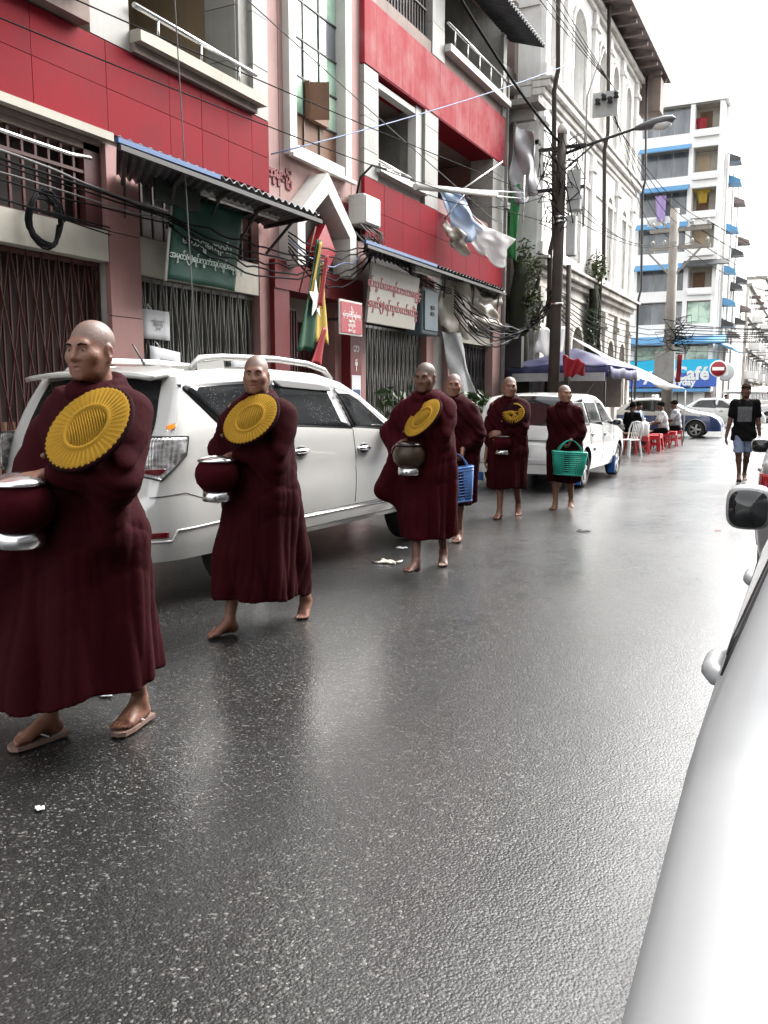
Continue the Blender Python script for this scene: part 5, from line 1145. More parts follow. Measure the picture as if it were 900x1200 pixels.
def side_patch(S_, name, poly, side, off, mat, parent, nu=10, nv=8):
    zs_ = [p[1] for p in poly]; z0, z1 = min(zs_), max(zs_)
    def interval(z):
        yy = []
        for i in range(len(poly)):
            (ya, za), (yb, zb) = poly[i], poly[(i + 1) % len(poly)]
            if abs(za - zb) < 1e-9:
                if abs(z - za) < 1e-6: yy += [ya, yb]
            elif min(za, zb) - 1e-9 <= z <= max(za, zb) + 1e-9: yy.append(ya + (yb - ya) * (z - za) / (zb - za))
        return min(yy), max(yy)
    def fn(u, v):
        z = z0 + (z1 - z0) * v; a, b = interval(min(max(z, z0 + 1e-6), z1 - 1e-6)); y = a + (b - a) * u
        return (side * (S_.xs(y, z) + off), y, z)
    m = MB(); m.grid(fn, nu, nv)
    if side < 0: m.f = [f[::-1] for f in m.f]
    me = m.mesh(name); o = link(name, me, parent, [mat])
    s = o.modifiers.new('thick', 'SOLIDIFY'); s.thickness = .006; s.offset = -1
    return o
def top_patch(S_, name, y0, y1, inset, off, mat, parent, fl=0.0):
    def fn(u, v):
        y = y0 + (y1 - y0) * v; w = S_.roofx(y) - inset + fl * (1 - v); x = (2 * u - 1) * w
        e = .01; dz = (S_.zt(y + e) - S_.zt(y - e)) / (2 * e); n = Vector((0, -dz, 1)).normalized()
        return (x, y + n.y * off, S_.topz(x, y) + n.z * off)
    m = MB(); m.grid(fn, 14, 10); return link(name, m.mesh(name), parent, [mat])
def seam(S_, pts, side, parent, r=.0035, mat=None, name='seam', off=.0):
    P = []
    for i in range(len(pts) - 1):
        (ya, za), (yb, zb) = pts[i], pts[i + 1]
        for k in range(10): t = k / 10; y = ya + (yb - ya) * t; z = za + (zb - za) * t; P.append((side * (S_.xs(y, z) + off), y, z))
    y, z = pts[-1]; P.append((side * (S_.xs(y, z) + off), y, z))
    return MB().tube(P, r, 5).build(name, mat or M['black_plastic'], parent)
def wheel(root, x, y, r, w, rim=None, five=5):
    W_ = empty('wheel', (x, y, r)); W_.parent = root; s = 1 if x > 0 else -1
    MB().lathe([(r * .66, -w / 2), (r * .9, -w / 2), (r * .985, -w * .40), (r, -w * .3), (r, w * .3), (r * .985, w * .40), (r * .9, w / 2), (r * .66, w / 2)], (0, 0, 0), 32, 'x', closed=True).build('tyre', M['tyre'], W_)
    m = MB(); m.lathe([(r * .66, -w * .42), (r * .67, w * .42), (r * .63, w * .45), (r * .60, w * .2 * s), (r * .60, -w * .2 * s)], (0, 0, 0), 32, 'x')
    fx = s * w * .40
    for k in range(five):
        t = 2 * PI * k / five; m.bar((fx, math.cos(t) * .04, math.sin(t) * .04), (fx * .92, math.cos(t) * r * .63, math.sin(t) * r * .63), r * .22, .03, up=(1, 0, 0))
    m.lathe([(0, fx + .01 * s), (r * .16, fx + .008 * s), (r * .17, fx - .02 * s), (0, fx - .02 * s)], (0, 0, 0), 16, 'x')
    m.build('rim', rim or M['alloy'], W_)
    MB().lathe([(0, fx * .3), (r * .58, fx * .3), (r * .58, fx * .25), (0, fx * .25)], (0, 0, 0), 20, 'x').build('brake_disc', M['black_plastic'], W_)
    return W_
def handle(S_, y, z, side, mat, root, L=.2):
    x = S_.xs(y, z)
    H = empty('door_handle', (side * x, y, z)); H.parent = root
    m = MB(); m.tube([(side * -.005, -L / 2, 0), (side * .018, -L / 2 + .022, 0), (side * .030, -L * .2, 0), (side * .030, L * .2, 0), (side * .018, L / 2 - .022, 0), (side * -.005, L / 2, 0)], [.014, .018, .020, .020, .018, .014], 10); m.build('grip', mat, H)
    cup = MB(); cup.lathe([(0, .004), (.05, .004), (.062, .001)], (0, 0, 0), 16, 'x'); cup.v = [(side * abs(v[0]), v[1] * 1.2, v[2] * .75) for v in cup.v]; cup.build('recess', M['black_plastic'], H)
    return H
def mirror(S_, y, z, side, mat, root, sx=.2, sz=.14):
    x = S_.xs(y, z) - .01; Mr = empty('wing_mirror', (side * x, y, z)); Mr.parent = root
    m = MB(); m.lathe([(0, -.5), (.38, -.46), (.49, -.30), (.5, -.05), (.42, .25), (.25, .43), (0, .5)], (0, 0, 0), 24, 'y')
    def sq(v, p=.62): return math.copysign(abs(v) ** p, v)
    m.v = [(side * (.05 + sx * .5 + sx * sq(v[0] * 2) * .5), v[1] * .16 + .02, sz * .5 * sq(v[2] * 2) + .02) for v in m.v]; m.build('shell', mat, Mr, bevel=0)
    g = MB(); g.lathe([(0, -.004), (.47, -.004), (.47, .004), (0, .004)], (0, 0, 0), 28, 'y')
    g.v = [(side * (.05 + sx * .5 + sx * .86 * sq(v[0] * 2) * .5), v[1] - .066, sz * .86 * .5 * sq(v[2] * 2) + .02) for v in g.v]; g.build('mirror_glass', M['glass_dark'], Mr)
    MB().bar((-side * .02, .0, .0), (side * .07, .0, .01), .05, .05).build('bracket', M['black_plastic'], Mr)
    return Mr
def finish_car(S_, root, wheels, rw, tw, windows, rear, front, sides=(1, -1), glass='glass_dark', rim=None, body_mat=None, seams=(), handles=(), mir=None, five=5, trim=True):
    for yw in wheels:
        for sx in (-1, 1): wheel(root, sx * (S_.W / 2 - tw / 2 - .035), yw, rw, tw, rim, five)
    for sd in sides:
        for poly in windows:
            c = (sum(p[0] for p in poly) / len(poly), sum(p[1] for p in poly) / len(poly))
            big = [(c[0] + (p[0] - c[0]) * (1 + .05 / max(.1, abs(p[0] - c[0]))), c[1] + (p[1] - c[1]) * (1 + .02 / max(.05, abs(p[1] - c[1])))) for p in poly]
            f = side_patch(S_, 'side_window', big, sd, .003, M['black_plastic'], root); side_patch(S_, 'pane', poly, sd, .006, M[glass], f)
        for s_ in seams: seam(S_, s_, sd, root)
        for (y, z, mt) in handles: handle(S_, y, z, sd, mt, root)
        if mir: mirror(S_, mir[0], mir[1], sd, body_mat, root, *mir[2:])
    rw_ = top_patch(S_, 'rear_window', rear[0], rear[1], rear[2], .004, M[glass], root); top_patch(S_, 'windscreen', front[0], front[1], front[2], .004, M['glass_dark'], root)
def plate_at(S_, root, y, z, w=.4, h=.13, txt='', tilt=0):
    p = MB().box((-w / 2, -.012, -h / 2), (w / 2, .0, h / 2)).build('number_plate', M['plate'], root); p.location = (0, y, z); p.rotation_euler.x = tilt
    if txt: text_mesh('lettering', txt, h * .75, M['letter_dark'], p, wloc(p) @ frame((0, -.014, 0), (1, 0, 0), (0, 0, 1)), .001)
    return p
# ---- white suv at the left, seen from its right rear
SU = CarShape(4.55, 1.84, [(0, .60), (.015, .72), (.05, .775), (.085, .80), (.13, .98), (.19, 1.13), (.33, 1.44), (.42, 1.60), (.55, 1.645), (.9, 1.672), (1.5, 1.685), (2.1, 1.665), (2.45, 1.60), (2.7, 1.50), (3.42, 1.10), (3.5, 1.075), (3.9, 1.02), (4.2, .93), (4.42, .78), (4.53, .60), (4.55, .5)], [(0, 1.14), (.5, 1.20), (2.5, 1.165), (3.4, 1.07), (4.55, .9)], sill=.33, T=.30, rc=.42, cut=.24)
SUV = empty('parked_car', (-4.78, 4.39, 0), math.radians(-4), 'pearl white suv with roof rails and clear tail lamps parked beside the iron gates', 'car')
car_body(SU, 'body', [M['car_pearl']], SUV, (1.0, 3.68), .36)
SW_ = [[(.42, 1.53), (1.36, 1.575), (1.36, 1.225), (.80, 1.215)], [(1.42, 1.575), (2.22, 1.54), (2.36, 1.20), (1.42, 1.225)], [(2.30, 1.535), (2.62, 1.47), (3.16, 1.16), (2.46, 1.195)]]
finish_car(SU, SUV, (1.0, 3.68), .36, .23, SW_, (.16, .40, .10), (2.52, 3.36, .06), glass='glass_wet', body_mat=M['car_pearl'],
    seams=[[(2.42, 1.19), (2.45, .9), (2.42, .52)], [(1.40, 1.2), (1.42, .95), (1.30, .82)], [(3.2, 1.14), (3.28, .9), (3.26, .5)], [(2.42, .5), (3.26, .5)], [(1.42, .5), (2.42, .5)], [(.06, .78), (.30, .80), (.62, .70)]],
    handles=[(2.58, 1.0, M['chrome']), (1.62, 1.02, M['chrome'])], mir=(2.98, 1.16, .22, .17))
for sd in (1, -1):
    lp = side_patch(SU, 'tail_lamp', [(.015, .93), (.12, .90), (.31, 1.06), (.345, 1.19), (.02, 1.19)], sd, .012, M['lamp_clear'], SUV, 12, 10)
    side_patch(SU, 'red_segment', [(.03, .945), (.11, .93), (.15, .965), (.15, .975), (.03, .975)], sd, .018, plain('smoked_red_lens', (.10, .012, .014), .15, coat=.6), lp)
    seam(SU, [(.012, .93), (.12, .895), (.315, 1.06), (.35, 1.19), (.012, 1.195)], sd, SUV, .006, M['black_plastic'], 'lamp_gasket', .01)
    side_patch(SU, 'reflector', [(.006, .50), (.16, .50), (.16, .54), (.006, .54)], sd, .006, plain('dark_red_reflector', (.11, .006, .010), .2, coat=.6), SUV)
    seam(SU, [(.004, .475), (.19, .475), (.22, .545), (.64, .56)], sd, SUV, .008, M['car_pearl'], 'bumper_crease', .0)
    side_patch(SU, 'sill_moulding', [(1.45, .37), (3.25, .37), (3.28, .47), (1.42, .47)], sd, .018, M['car_pearl'], SUV)
    seam(SU, [(1.44, .475), (3.26, .475)], sd, SUV, .009, M['chrome'], 'chrome_strip', .016)
    rl = MB(); x = .66
    rl.tube([(sd * x, .62, 1.66), (sd * x, .72, 1.735), (sd * x, .95, 1.758), (sd * (x - .0), 1.6, 1.768), (sd * x, 2.05, 1.745), (sd * x, 2.3, 1.70), (sd * x, 2.42, 1.62)], [.028, .03, .026, .026, .026, .026, .02], 10)
    rl.build('roof_rail', M['car_pearl'], SUV)
    bx('rail_foot', (0, 0, 0), (1, 1, 1), M['car_pearl'], SUV) if False else MB().bar((sd * x, .66, 1.66), (sd * x, .95, 1.70), .06, .08).build('rail_foot', M['car_pearl'], SUV)
    side_patch(SU, 'door_visor', [(1.43, 1.545), (2.2, 1.51), (2.2, 1.56), (1.43, 1.60)], sd, .022, M['black_plastic'], SUV)
sp = MB().sheet(lambda u, v: ((2 * u - 1) * (.66 - .03 * v), .17 + .36 * v + .05 * (2 * u - 1) ** 2, 1.615 + .055 * v - .03 * (2 * u - 1) ** 4), 14, 6, .035).build('spoiler', M['car_pearl'], SUV)
MB().bar((-.35, .045, .84), (.35, .045, .84), .03, .06).build('chrome_garnish', M['chrome'], SUV)
plate_at(SU, SUV, -.008, .62, .42, .14, '')
MB().tube([(-.3, .15, 1.16), (.0, .21, 1.28), (.25, .22, 1.30)], .012, 6).build('wiper', M['black_plastic'], SUV)
MB().tube([(.22, .62, 1.67), (.26, .45, 1.84)], [.012, .005], 6).build('aerial', M['black_plastic'], SUV)
side_patch(SU, 'window_sticker', [(.20, 1.23), (.27, 1.25), (.27, 1.28), (.20, 1.265)], 1, .006, M['lamp_amber'], SUV)
# ---- white wagon farther along the kerb
WG = CarShape(4.35, 1.72, [(0, .58), (.02, .70), (.06, .735), (.10, .76), (.14, .95), (.19, 1.02), (.36, 1.38), (.46, 1.47), (.9, 1.51), (1.7, 1.52), (2.2, 1.49), (2.5, 1.41), (3.15, 1.02), (3.3, .98), (3.9, .86), (4.2, .72), (4.33, .55), (4.35, .45)], [(0, .98), (.5, 1.0), (2.5, .97), (3.2, .93), (4.35, .8)], sill=.27, T=.30, rc=.4, cut=.2)
WAG = empty('parked_car', (-4.17, 13.0, 0), 0, 'white station wagon with blue mud flaps parked behind the two boy monks', 'car')
car_body(WG, 'body', [M['car_white']], WAG, (.92, 3.48), .31)
finish_car(WG, WAG, (.92, 3.48), .31, .19, [[(.44, 1.38), (1.12, 1.42), (1.12, 1.03), (.62, 1.03)], [(1.17, 1.42), (1.95, 1.42), (2.02, 1.01), (1.17, 1.03)], [(2.03, 1.42), (2.35, 1.36), (2.92, 1.0), (2.08, 1.01)]], (.17, .44, .09), (2.32, 3.12, .05), body_mat=M['car_white'],
    seams=[[(2.04, 1.0), (2.06, .35)], [(1.14, 1.0), (1.2, .7)], [(2.95, .98), (2.95, .36)], [(1.3, .34), (2.95, .34)]], handles=[(2.2, .84, M['car_white']), (1.3, .86, M['car_white'])], mir=(2.75, 1.0, .17, .12))
for sd in (1, -1):
    lp = side_patch(WG, 'tail_lamp', [(.02, .70), (.16, .70), (.24, .98), (.03, .98)], sd, .01, M['lamp_red'], WAG)
    side_patch(WG, 'side_moulding', [(.75 + .6, .58), (3.05, .58), (3.05, .63), (1.35, .63)], sd, .01, M['car_silver'], WAG)
    for y in (.5, 3.06):
        MB().box((sd * .82 - .09, y - .012, .08), (sd * .82 + .04, y + .012, .40)).build('mud_flap', M['cable_blue'] if False else plain('mud_flap_blue', (.02, .12, .4), .5), WAG)
for s in (.52, -.52): MB().box((s - .055, .035, .74), (s + .055, .085, .97)).build('reversing_lamp', M['lamp_clear'], WAG, bevel=.01)
plate_at(WG, WAG, -.004, .62, .36, .14)
MB().box((-.5, .05, .80), (.5, .10, .83)).build('tailgate_trim', M['car_silver'], WAG)
MB().box((-.78, -.015, .42), (.78, .03, .50)).build('bumper_strip', M['car_silver'], WAG, bevel=.01)
# ---- sedans
SEDTOP = [(0, .55), (.015, .66), (.05, .80), (.09, .93), (.15, .985), (.62, 1.02), (.72, 1.03), (1.32, 1.38), (1.5, 1.425), (2.0, 1.445), (2.45, 1.41), (2.62, 1.36), (3.35, 1.0), (3.5, .96), (4.1, .85), (4.36, .70), (4.48, .52), (4.5, .42)]
SEDBELT = [(0, .92), (.7, .97), (2.2, .94), (3.4, .88), (4.5, .75)]
SEDWIN = [[(.95, 1.12), (1.35, 1.34), (1.50, 1.36), (1.50, .99), (.98, 1.0)], [(1.55, 1.37), (2.02, 1.375), (2.10, .965), (1.55, .985)], [(2.10, 1.375), (2.45, 1.33), (3.08, .95), (2.16, .96)]]
SEDW = [[(1.06, 1.02), (1.38, 1.32), (2.02, 1.375), (2.10, .97)], [(2.10, 1.375), (2.45, 1.33), (3.08, .95), (2.16, .965)]]
def sedan(loc, rz, mat, lab, near=False, W=1.72, mat2=None, two=None, hy=(2.42, 1.36), mr=(2.95, .95, .20, .15), wb=(.95, 3.6), rc=.45, dz=0.0):
    sh_ = CarShape(4.5, W, [(y, z + dz * min(1, max(0, (z - .6) / .3))) for y, z in SEDTOP], [(y, z + dz) for y, z in SEDBELT], sill=.24, T=.36, rc=rc, cut=.26)
    r_ = empty('parked_car', loc, rz, lab, 'car')
    car_body(sh_, 'body', [mat] + ([mat2] if mat2 else []), r_, wb, .31, two)
    finish_car(sh_, r_, wb, .31, .2, [[(y, z + dz) for y, z in w_] for w_ in SEDW], (.76, 1.30, .07), (2.5, 3.3, .05), body_mat=mat,
        seams=[[(2.13, .95), (2.2, .6), (2.15, .30)], [(1.12, .98), (1.28, .8), (1.40, .6), (1.42, .30)], [(3.15, .92), (3.18, .6), (3.12, .30)], [(1.42, .29), (3.1, .29)]],
        handles=[(hy[0], .82 + dz, mat), (hy[1], .845 + dz, mat)], mir=mr)
    for sd in (1, -1):
        side_patch(sh_, 'tail_lamp', [(.02, .72), (.22, .74), (.34, .90), (.05, .90)], sd, .012, M['lamp_red'], r_)
        side_patch(sh_, 'indicator', [(.012, .665), (.18, .68), (.21, .715), (.015, .70)], sd, .01, M['lamp_clear'], r_)
        for yw in wb:
            P = []
            for k in range(19):
                t = PI * k / 18; y = yw + math.cos(t) * .372; z = .31 + math.sin(t) * .372; P.append((sd * (sh_.xs(y, max(z, .25)) + .004), y, z))
            MB().tube(P, .012, 6).build('arch_trim', M['chrome'] if near else mat, r_)
    plate_at(sh_, r_, -.003, .58, .4, .14)
    MB().box((-.6, -.02, .36), (.6, .02, .42)).build('bumper_strip', M['black_plastic'], r_, bevel=.01)
    return r_
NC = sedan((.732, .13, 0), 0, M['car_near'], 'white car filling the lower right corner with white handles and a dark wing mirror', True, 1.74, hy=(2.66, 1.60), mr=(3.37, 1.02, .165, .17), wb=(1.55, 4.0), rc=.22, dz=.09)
SV = sedan((.46, 6.62, 0), 0, M['car_silver'], 'silver car parked ahead at the right edge with a red tail lamp')
# taxi and the cars of the cross street
TX = sedan((-7.6, 34.1, 0), -PI / 2, M['car_white'], 'blue and white taxi standing across the end of the street', False, 1.66, M['car_blue'], .80)
b_ = MB().lathe([(0, 0), (.16, 0), (.16, .008), (0, .008)], (0, 0, 0), 18, 'x').build('door_emblem', M['letter_white'], TX); b_.location = (.83, 2.6, .66)
MB().box((-.2, 1.9, 1.46), (.2, 2.1, 1.58)).build('roof_sign', M['white'], TX, bevel=.02)
bc = sedan((-9.5, 40, 0), -PI / 2, M['car_white'], 'white car crossing behind the blue and white taxi')
o = copy_tree(bc, label='white car farther right on the cross street beside the no entry sign'); o.location = (-6.8, 46.5, 0); o.rotation_euler.z = -PI / 2 + .1
o = copy_tree(bc, label='white car waiting on the cross street directly behind the walking man'); o.location = (-3.6, 57, 0); o.rotation_euler.z = -PI / 2
gc = sedan((-1.3, 75, 0), PI, M['car_grey'], 'grey car coming down the far street behind the walking man')
o = copy_tree(bc, label='white car parked at the far right edge under the green umbrella'); o.location = (2.4, 66, 0); o.rotation_euler.z = PI + .2
o = copy_tree(bc, label='white car on the cross street at the left behind the tea stall poles'); o.location = (-13.0, 41.5, 0); o.rotation_euler.z = -PI / 2
MB().box((-5.55, 7.0, .0), (-5.45, 7.08, .9)).build('bollard', M['kerb'], None, True, label='short stone post on the pavement hidden beyond the white suv', cat='bollard') if False else None
# ------------------------------------------------------------------ people: one continuous body surface each, grown from a distance field
f32 = np.float32
class Field:
    def __init__(s, lo, hi, h):
        s.lo = np.array(lo, f32); s.h = h; s.n = np.ceil((np.array(hi) - np.array(lo)) / h).astype(int) + 1
        s.D = np.full(s.n, .3, f32); s.ax = [s.lo[i] + h * np.arange(s.n[i], dtype=f32) for i in range(3)]
    def reg(s, lo, hi):
        a = np.clip(np.floor((np.array(lo) - s.lo) / s.h).astype(int), 0, s.n); b = np.clip(np.ceil((np.array(hi) - s.lo) / s.h).astype(int) + 1, 0, s.n)
        sl = tuple(slice(a[i], b[i]) for i in range(3)); x = s.ax[0][sl[0]][:, None, None]; y = s.ax[1][sl[1]][None, :, None]; z = s.ax[2][sl[2]][None, None, :]
        return sl, x, y, z
    def join(s, sl, d, k, sub=False):
        o = s.D[sl]
        if sub:
            t = np.clip(.5 - .5 * (o + d) / k, 0, 1); s.D[sl] = o * (1 - t) - d * t + k * t * (1 - t)
        else:
            t = np.clip(.5 + .5 * (o - d) / k, 0, 1); s.D[sl] = o * (1 - t) + d * t - k * t * (1 - t)
    def cap(s, a, b, ra, rb, k=.02, sub=False):
        a = np.array(a, f32); b = np.array(b, f32); m = max(ra, rb) + k + 3 * s.h
        sl, x, y, z = s.reg(np.minimum(a, b) - m, np.maximum(a, b) + m)
        if min(s.D[sl].shape) == 0: return
        ab = b - a; L = float(ab @ ab) + 1e-12; px, py, pz = x - a[0], y - a[1], z - a[2]
        t = np.clip((px * ab[0] + py * ab[1] + pz * ab[2]) / L, 0, 1)
        d = np.sqrt((px - t * ab[0]) ** 2 + (py - t * ab[1]) ** 2 + (pz - t * ab[2]) ** 2) - (ra + (rb - ra) * t)
        s.join(sl, d.astype(f32), k, sub)
    def ell(s, c, r, R=None, k=.02, sub=False):
        c = np.array(c, f32); r = np.array(r, f32); m = float(r.max()) + k + 3 * s.h; sl, x, y, z = s.reg(c - m, c + m)
        if min(s.D[sl].shape) == 0: return
        px, py, pz = x - c[0], y - c[1], z - c[2]
        if R is not None: px, py, pz = (R[0][i] * px + R[1][i] * py + R[2][i] * pz for i in range(3))
        k0 = np.sqrt((px / r[0]) ** 2 + (py / r[1]) ** 2 + (pz / r[2]) ** 2); k1 = np.sqrt((px / r[0] ** 2) ** 2 + (py / r[1] ** 2) ** 2 + (pz / r[2] ** 2) ** 2)
        s.join(sl, (k0 * (k0 - 1) / np.maximum(k1, 1e-6)).astype(f32), k, sub)
    def loft(s, tab, k=.02):
        """stack of ellipses: rows (z, cx, cy, rx, ry)"""
        T = np.array(tab, f32); z0, z1 = T[0, 0], T[-1, 0]
        sl, x, y, z = s.reg((-9, -9, z0 - .06), (9, 9, z1 + .06)); zz = z.ravel()
        C = [np.interp(zz, T[:, 0], T[:, j])[None, None, :] for j in range(1, 5)]
        q = np.sqrt(((x - C[0]) / C[2]) ** 2 + ((y - C[1]) / C[3]) ** 2); d = (q - 1) * np.minimum(C[2], C[3])
        d = np.maximum(d, np.maximum(z0 - z, z - z1)); s.join(sl, d.astype(f32), k)
    def mesh(s, name, crop=None):
        D = s.D; D[0], D[-1] = .3, .3; D[:, 0], D[:, -1] = .3, .3; D[:, :, 0], D[:, :, -1] = .3, .3
        I = (D < 0); nx, ny, nz = D.shape
        cnt = np.zeros((nx - 1, ny - 1, nz - 1), np.int8)
        for i in (0, 1):
            for j in (0, 1):
                for l in (0, 1): cnt += I[i:nx - 1 + i, j:ny - 1 + j, l:nz - 1 + l]
        act = np.argwhere((cnt > 0) & (cnt < 8)); idx = np.full(cnt.shape, -1, np.int32); idx[tuple(act.T)] = np.arange(len(act))
        cor = np.array([(i, j, l) for i in (0, 1) for j in (0, 1) for l in (0, 1)])
        V = np.stack([D[act[:, 0] + c[0], act[:, 1] + c[1], act[:, 2] + c[2]] for c in cor], 1)
        P = np.zeros((len(act), 3)); W = np.zeros((len(act), 1))
        for a in range(8):
            for b in range(a + 1, 8):
                if np.abs(cor[a] - cor[b]).sum() != 1: continue
                va, vb = V[:, a], V[:, b]; m = (va < 0) != (vb < 0); t = np.where(m, va / np.where(m, va - vb, 1), 0)[:, None]
                P += np.where(m[:, None], cor[a] + t * (cor[b] - cor[a]), 0); W += m[:, None]
        P = s.lo + s.h * (act + P / np.maximum(W, 1)); F = []
        for ax in range(3):
            sh = [slice(None)] * 3; sh2 = [slice(None)] * 3; sh[ax] = slice(0, -1); sh2[ax] = slice(1, None)
            A, B = I[tuple(sh)], I[tuple(sh2)]; e = np.argwhere(A != B); fl = A[tuple(e.T)]
            o1, o2 = [(1, 2), (2, 0), (0, 1)][ax]
            def cell(d1, d2):
                q = e.copy(); q[:, o1] -= d1; q[:, o2] -= d2; return idx[tuple(q.T)]
            Q = np.stack([cell(1, 1), cell(0, 1), cell(0, 0), cell(1, 0)], 1); Q[~fl] = Q[~fl][:, ::-1]; F.append(Q)
        F = np.concatenate(F).astype(np.int32)
        me = bpy.data.meshes.new(name); me.vertices.add(len(P)); me.vertices.foreach_set('co', P.astype(f32).ravel())
        me.loops.add(F.size); me.loops.foreach_set('vertex_index', F.ravel()); me.polygons.add(len(F))
        me.polygons.foreach_set('loop_start', np.arange(0, F.size, 4, dtype=np.int32)); me.polygons.foreach_set('use_smooth', np.ones(len(F), bool))
        me.update(calc_edges=True); return me, P
def nrm(v): v = np.array(v, float); return v / (np.linalg.norm(v) + 1e-12)
def ik(a, b, l1, l2, pole):
    a = np.array(a, float); b = np.array(b, float); d = b - a; L = min(np.linalg.norm(d), (l1 + l2) * .999); u = nrm(d)
    x = (l1 * l1 - l2 * l2 + L * L) / (2 * L); hh = math.sqrt(max(0, l1 * l1 - x * x)); p = np.array(pole, float); p = nrm(p - u * (p @ u))
    return a + u * x + p * hh
def skin_mat(name, base, scalp):
    m = NT(name); v = m.coord(); at = m.n('ShaderNodeAttribute', attribute_name='tone'); sp = m.n('ShaderNodeSeparateColor'); m.l(at.outputs['Color'], sp.inputs[0])
    n = m.noise(v, 14, 4, .6); n2 = m.noise(v, 120, 2, .5)
    c = m.mix(m.math('MULTIPLY', n, .5), base, tuple(b * .68 for b in base)); c = m.mix(m.math('MULTIPLY', n2, .15), c, tuple(b * .5 for b in base))
    c = m.mix(m.math('MULTIPLY', sp.outputs[0], .7), c, scalp); c = m.mix(m.math('MULTIPLY', sp.outputs[1], .65), c, (base[0] * .85, base[1] * .5, base[2] * .5)); c = m.mix(m.math('MULTIPLY', sp.outputs[2], .6), c, (base[0] * 1.5, base[1] * 1.6, base[2] * 1.7))
    m.set(Base_Color=c, Roughness=m.math('ADD', .46, m.math('MULTIPLY', n, .2))); m.b.inputs['Subsurface Weight'].default_value = .06; m.b.inputs['Subsurface Scale'].default_value = .02; m.b.inputs['Specular IOR Level'].default_value = .5
    m.bump(m.noise(v, 70, 4, .65), .3, .005); return m.m
M['skin_a'] = skin_mat('skin_brown', (.155, .062, .035), (.085, .058, .048)); M['skin_b'] = skin_mat('skin_dark_brown', (.105, .042, .025), (.042, .031, .027)); M['skin_c'] = skin_mat('skin_tan', (.22, .105, .062), (.10, .08, .07))
def cloth_mat(name, col, sheen=.25):
    m = NT(name); v = m.coord(); n = m.noise(v, 5, 4, .6); n2 = m.noise(m.coord((1, 1, .4)), 160, 2, .6)
    m.set(Base_Color=m.mix(m.math('MULTIPLY', n, .7), col, tuple(c * .55 for c in col)), Roughness=.85); m.b.inputs['Sheen Weight'].default_value = sheen; m.b.inputs['Sheen Roughness'].default_value = .4; m.b.inputs['Specular IOR Level'].default_value = .06
    wv = m.n('ShaderNodeTexWave'); wv.inputs['Scale'].default_value = 130; wv.inputs['Distortion'].default_value = 2; m.l(v, wv.inputs['Vector'])
    b = m.bump(n2, .25, .003); m.bump(m.noise(v, 22, 3, .55), .3, .012, b); return m.m
M['robe'] = cloth_mat('maroon_robe_cloth', (.0235, .0016, .0034), .0); M['robe_dark'] = cloth_mat('dark_maroon_cloth', (.011, .0012, .0024), .0); M['robe_red'] = cloth_mat('red_maroon_cloth', (.033, .0022, .0046), .0)
M['black_shirt'] = cloth_mat('black_cotton', (.006, .006, .0065), .0); M['denim'] = cloth_mat('blue_grey_denim', (.19, .23, .33), .0); M['hair'] = plain('black_hair', (.010, .008, .007), .9, 0, .3, .05, 60, .6)
M['hair_brown'] = plain('dark_brown_hair', (.028, .015, .011), .9, 0, .3, .05, 60, .6); M['eye_white'] = plain('eye_white', (.24, .21, .19), .3); M['iris'] = plain('iris', (.012, .008, .006), .1)
M['silver_bowl'] = plain('silver_lid', (.62, .62, .63), .22, 1, .1); M['bowl_black'] = plain('lacquer_black', (.02, .012, .01), .25); M['bowl_gold'] = plain('brown_gold_lacquer', (.034, .018, .008), .4, .1)
M['embroidery'] = cloth_mat('yellow_embroidery', (.27, .150, .017), .0); M['basket_blue'] = plain('blue_plastic', (.12, .25, .55), .4); M['basket_green'] = plain('turquoise_plastic', (.015, .33, .24), .4); M['sandal'] = plain('sandal_rubber', (.16, .10, .08), .7)

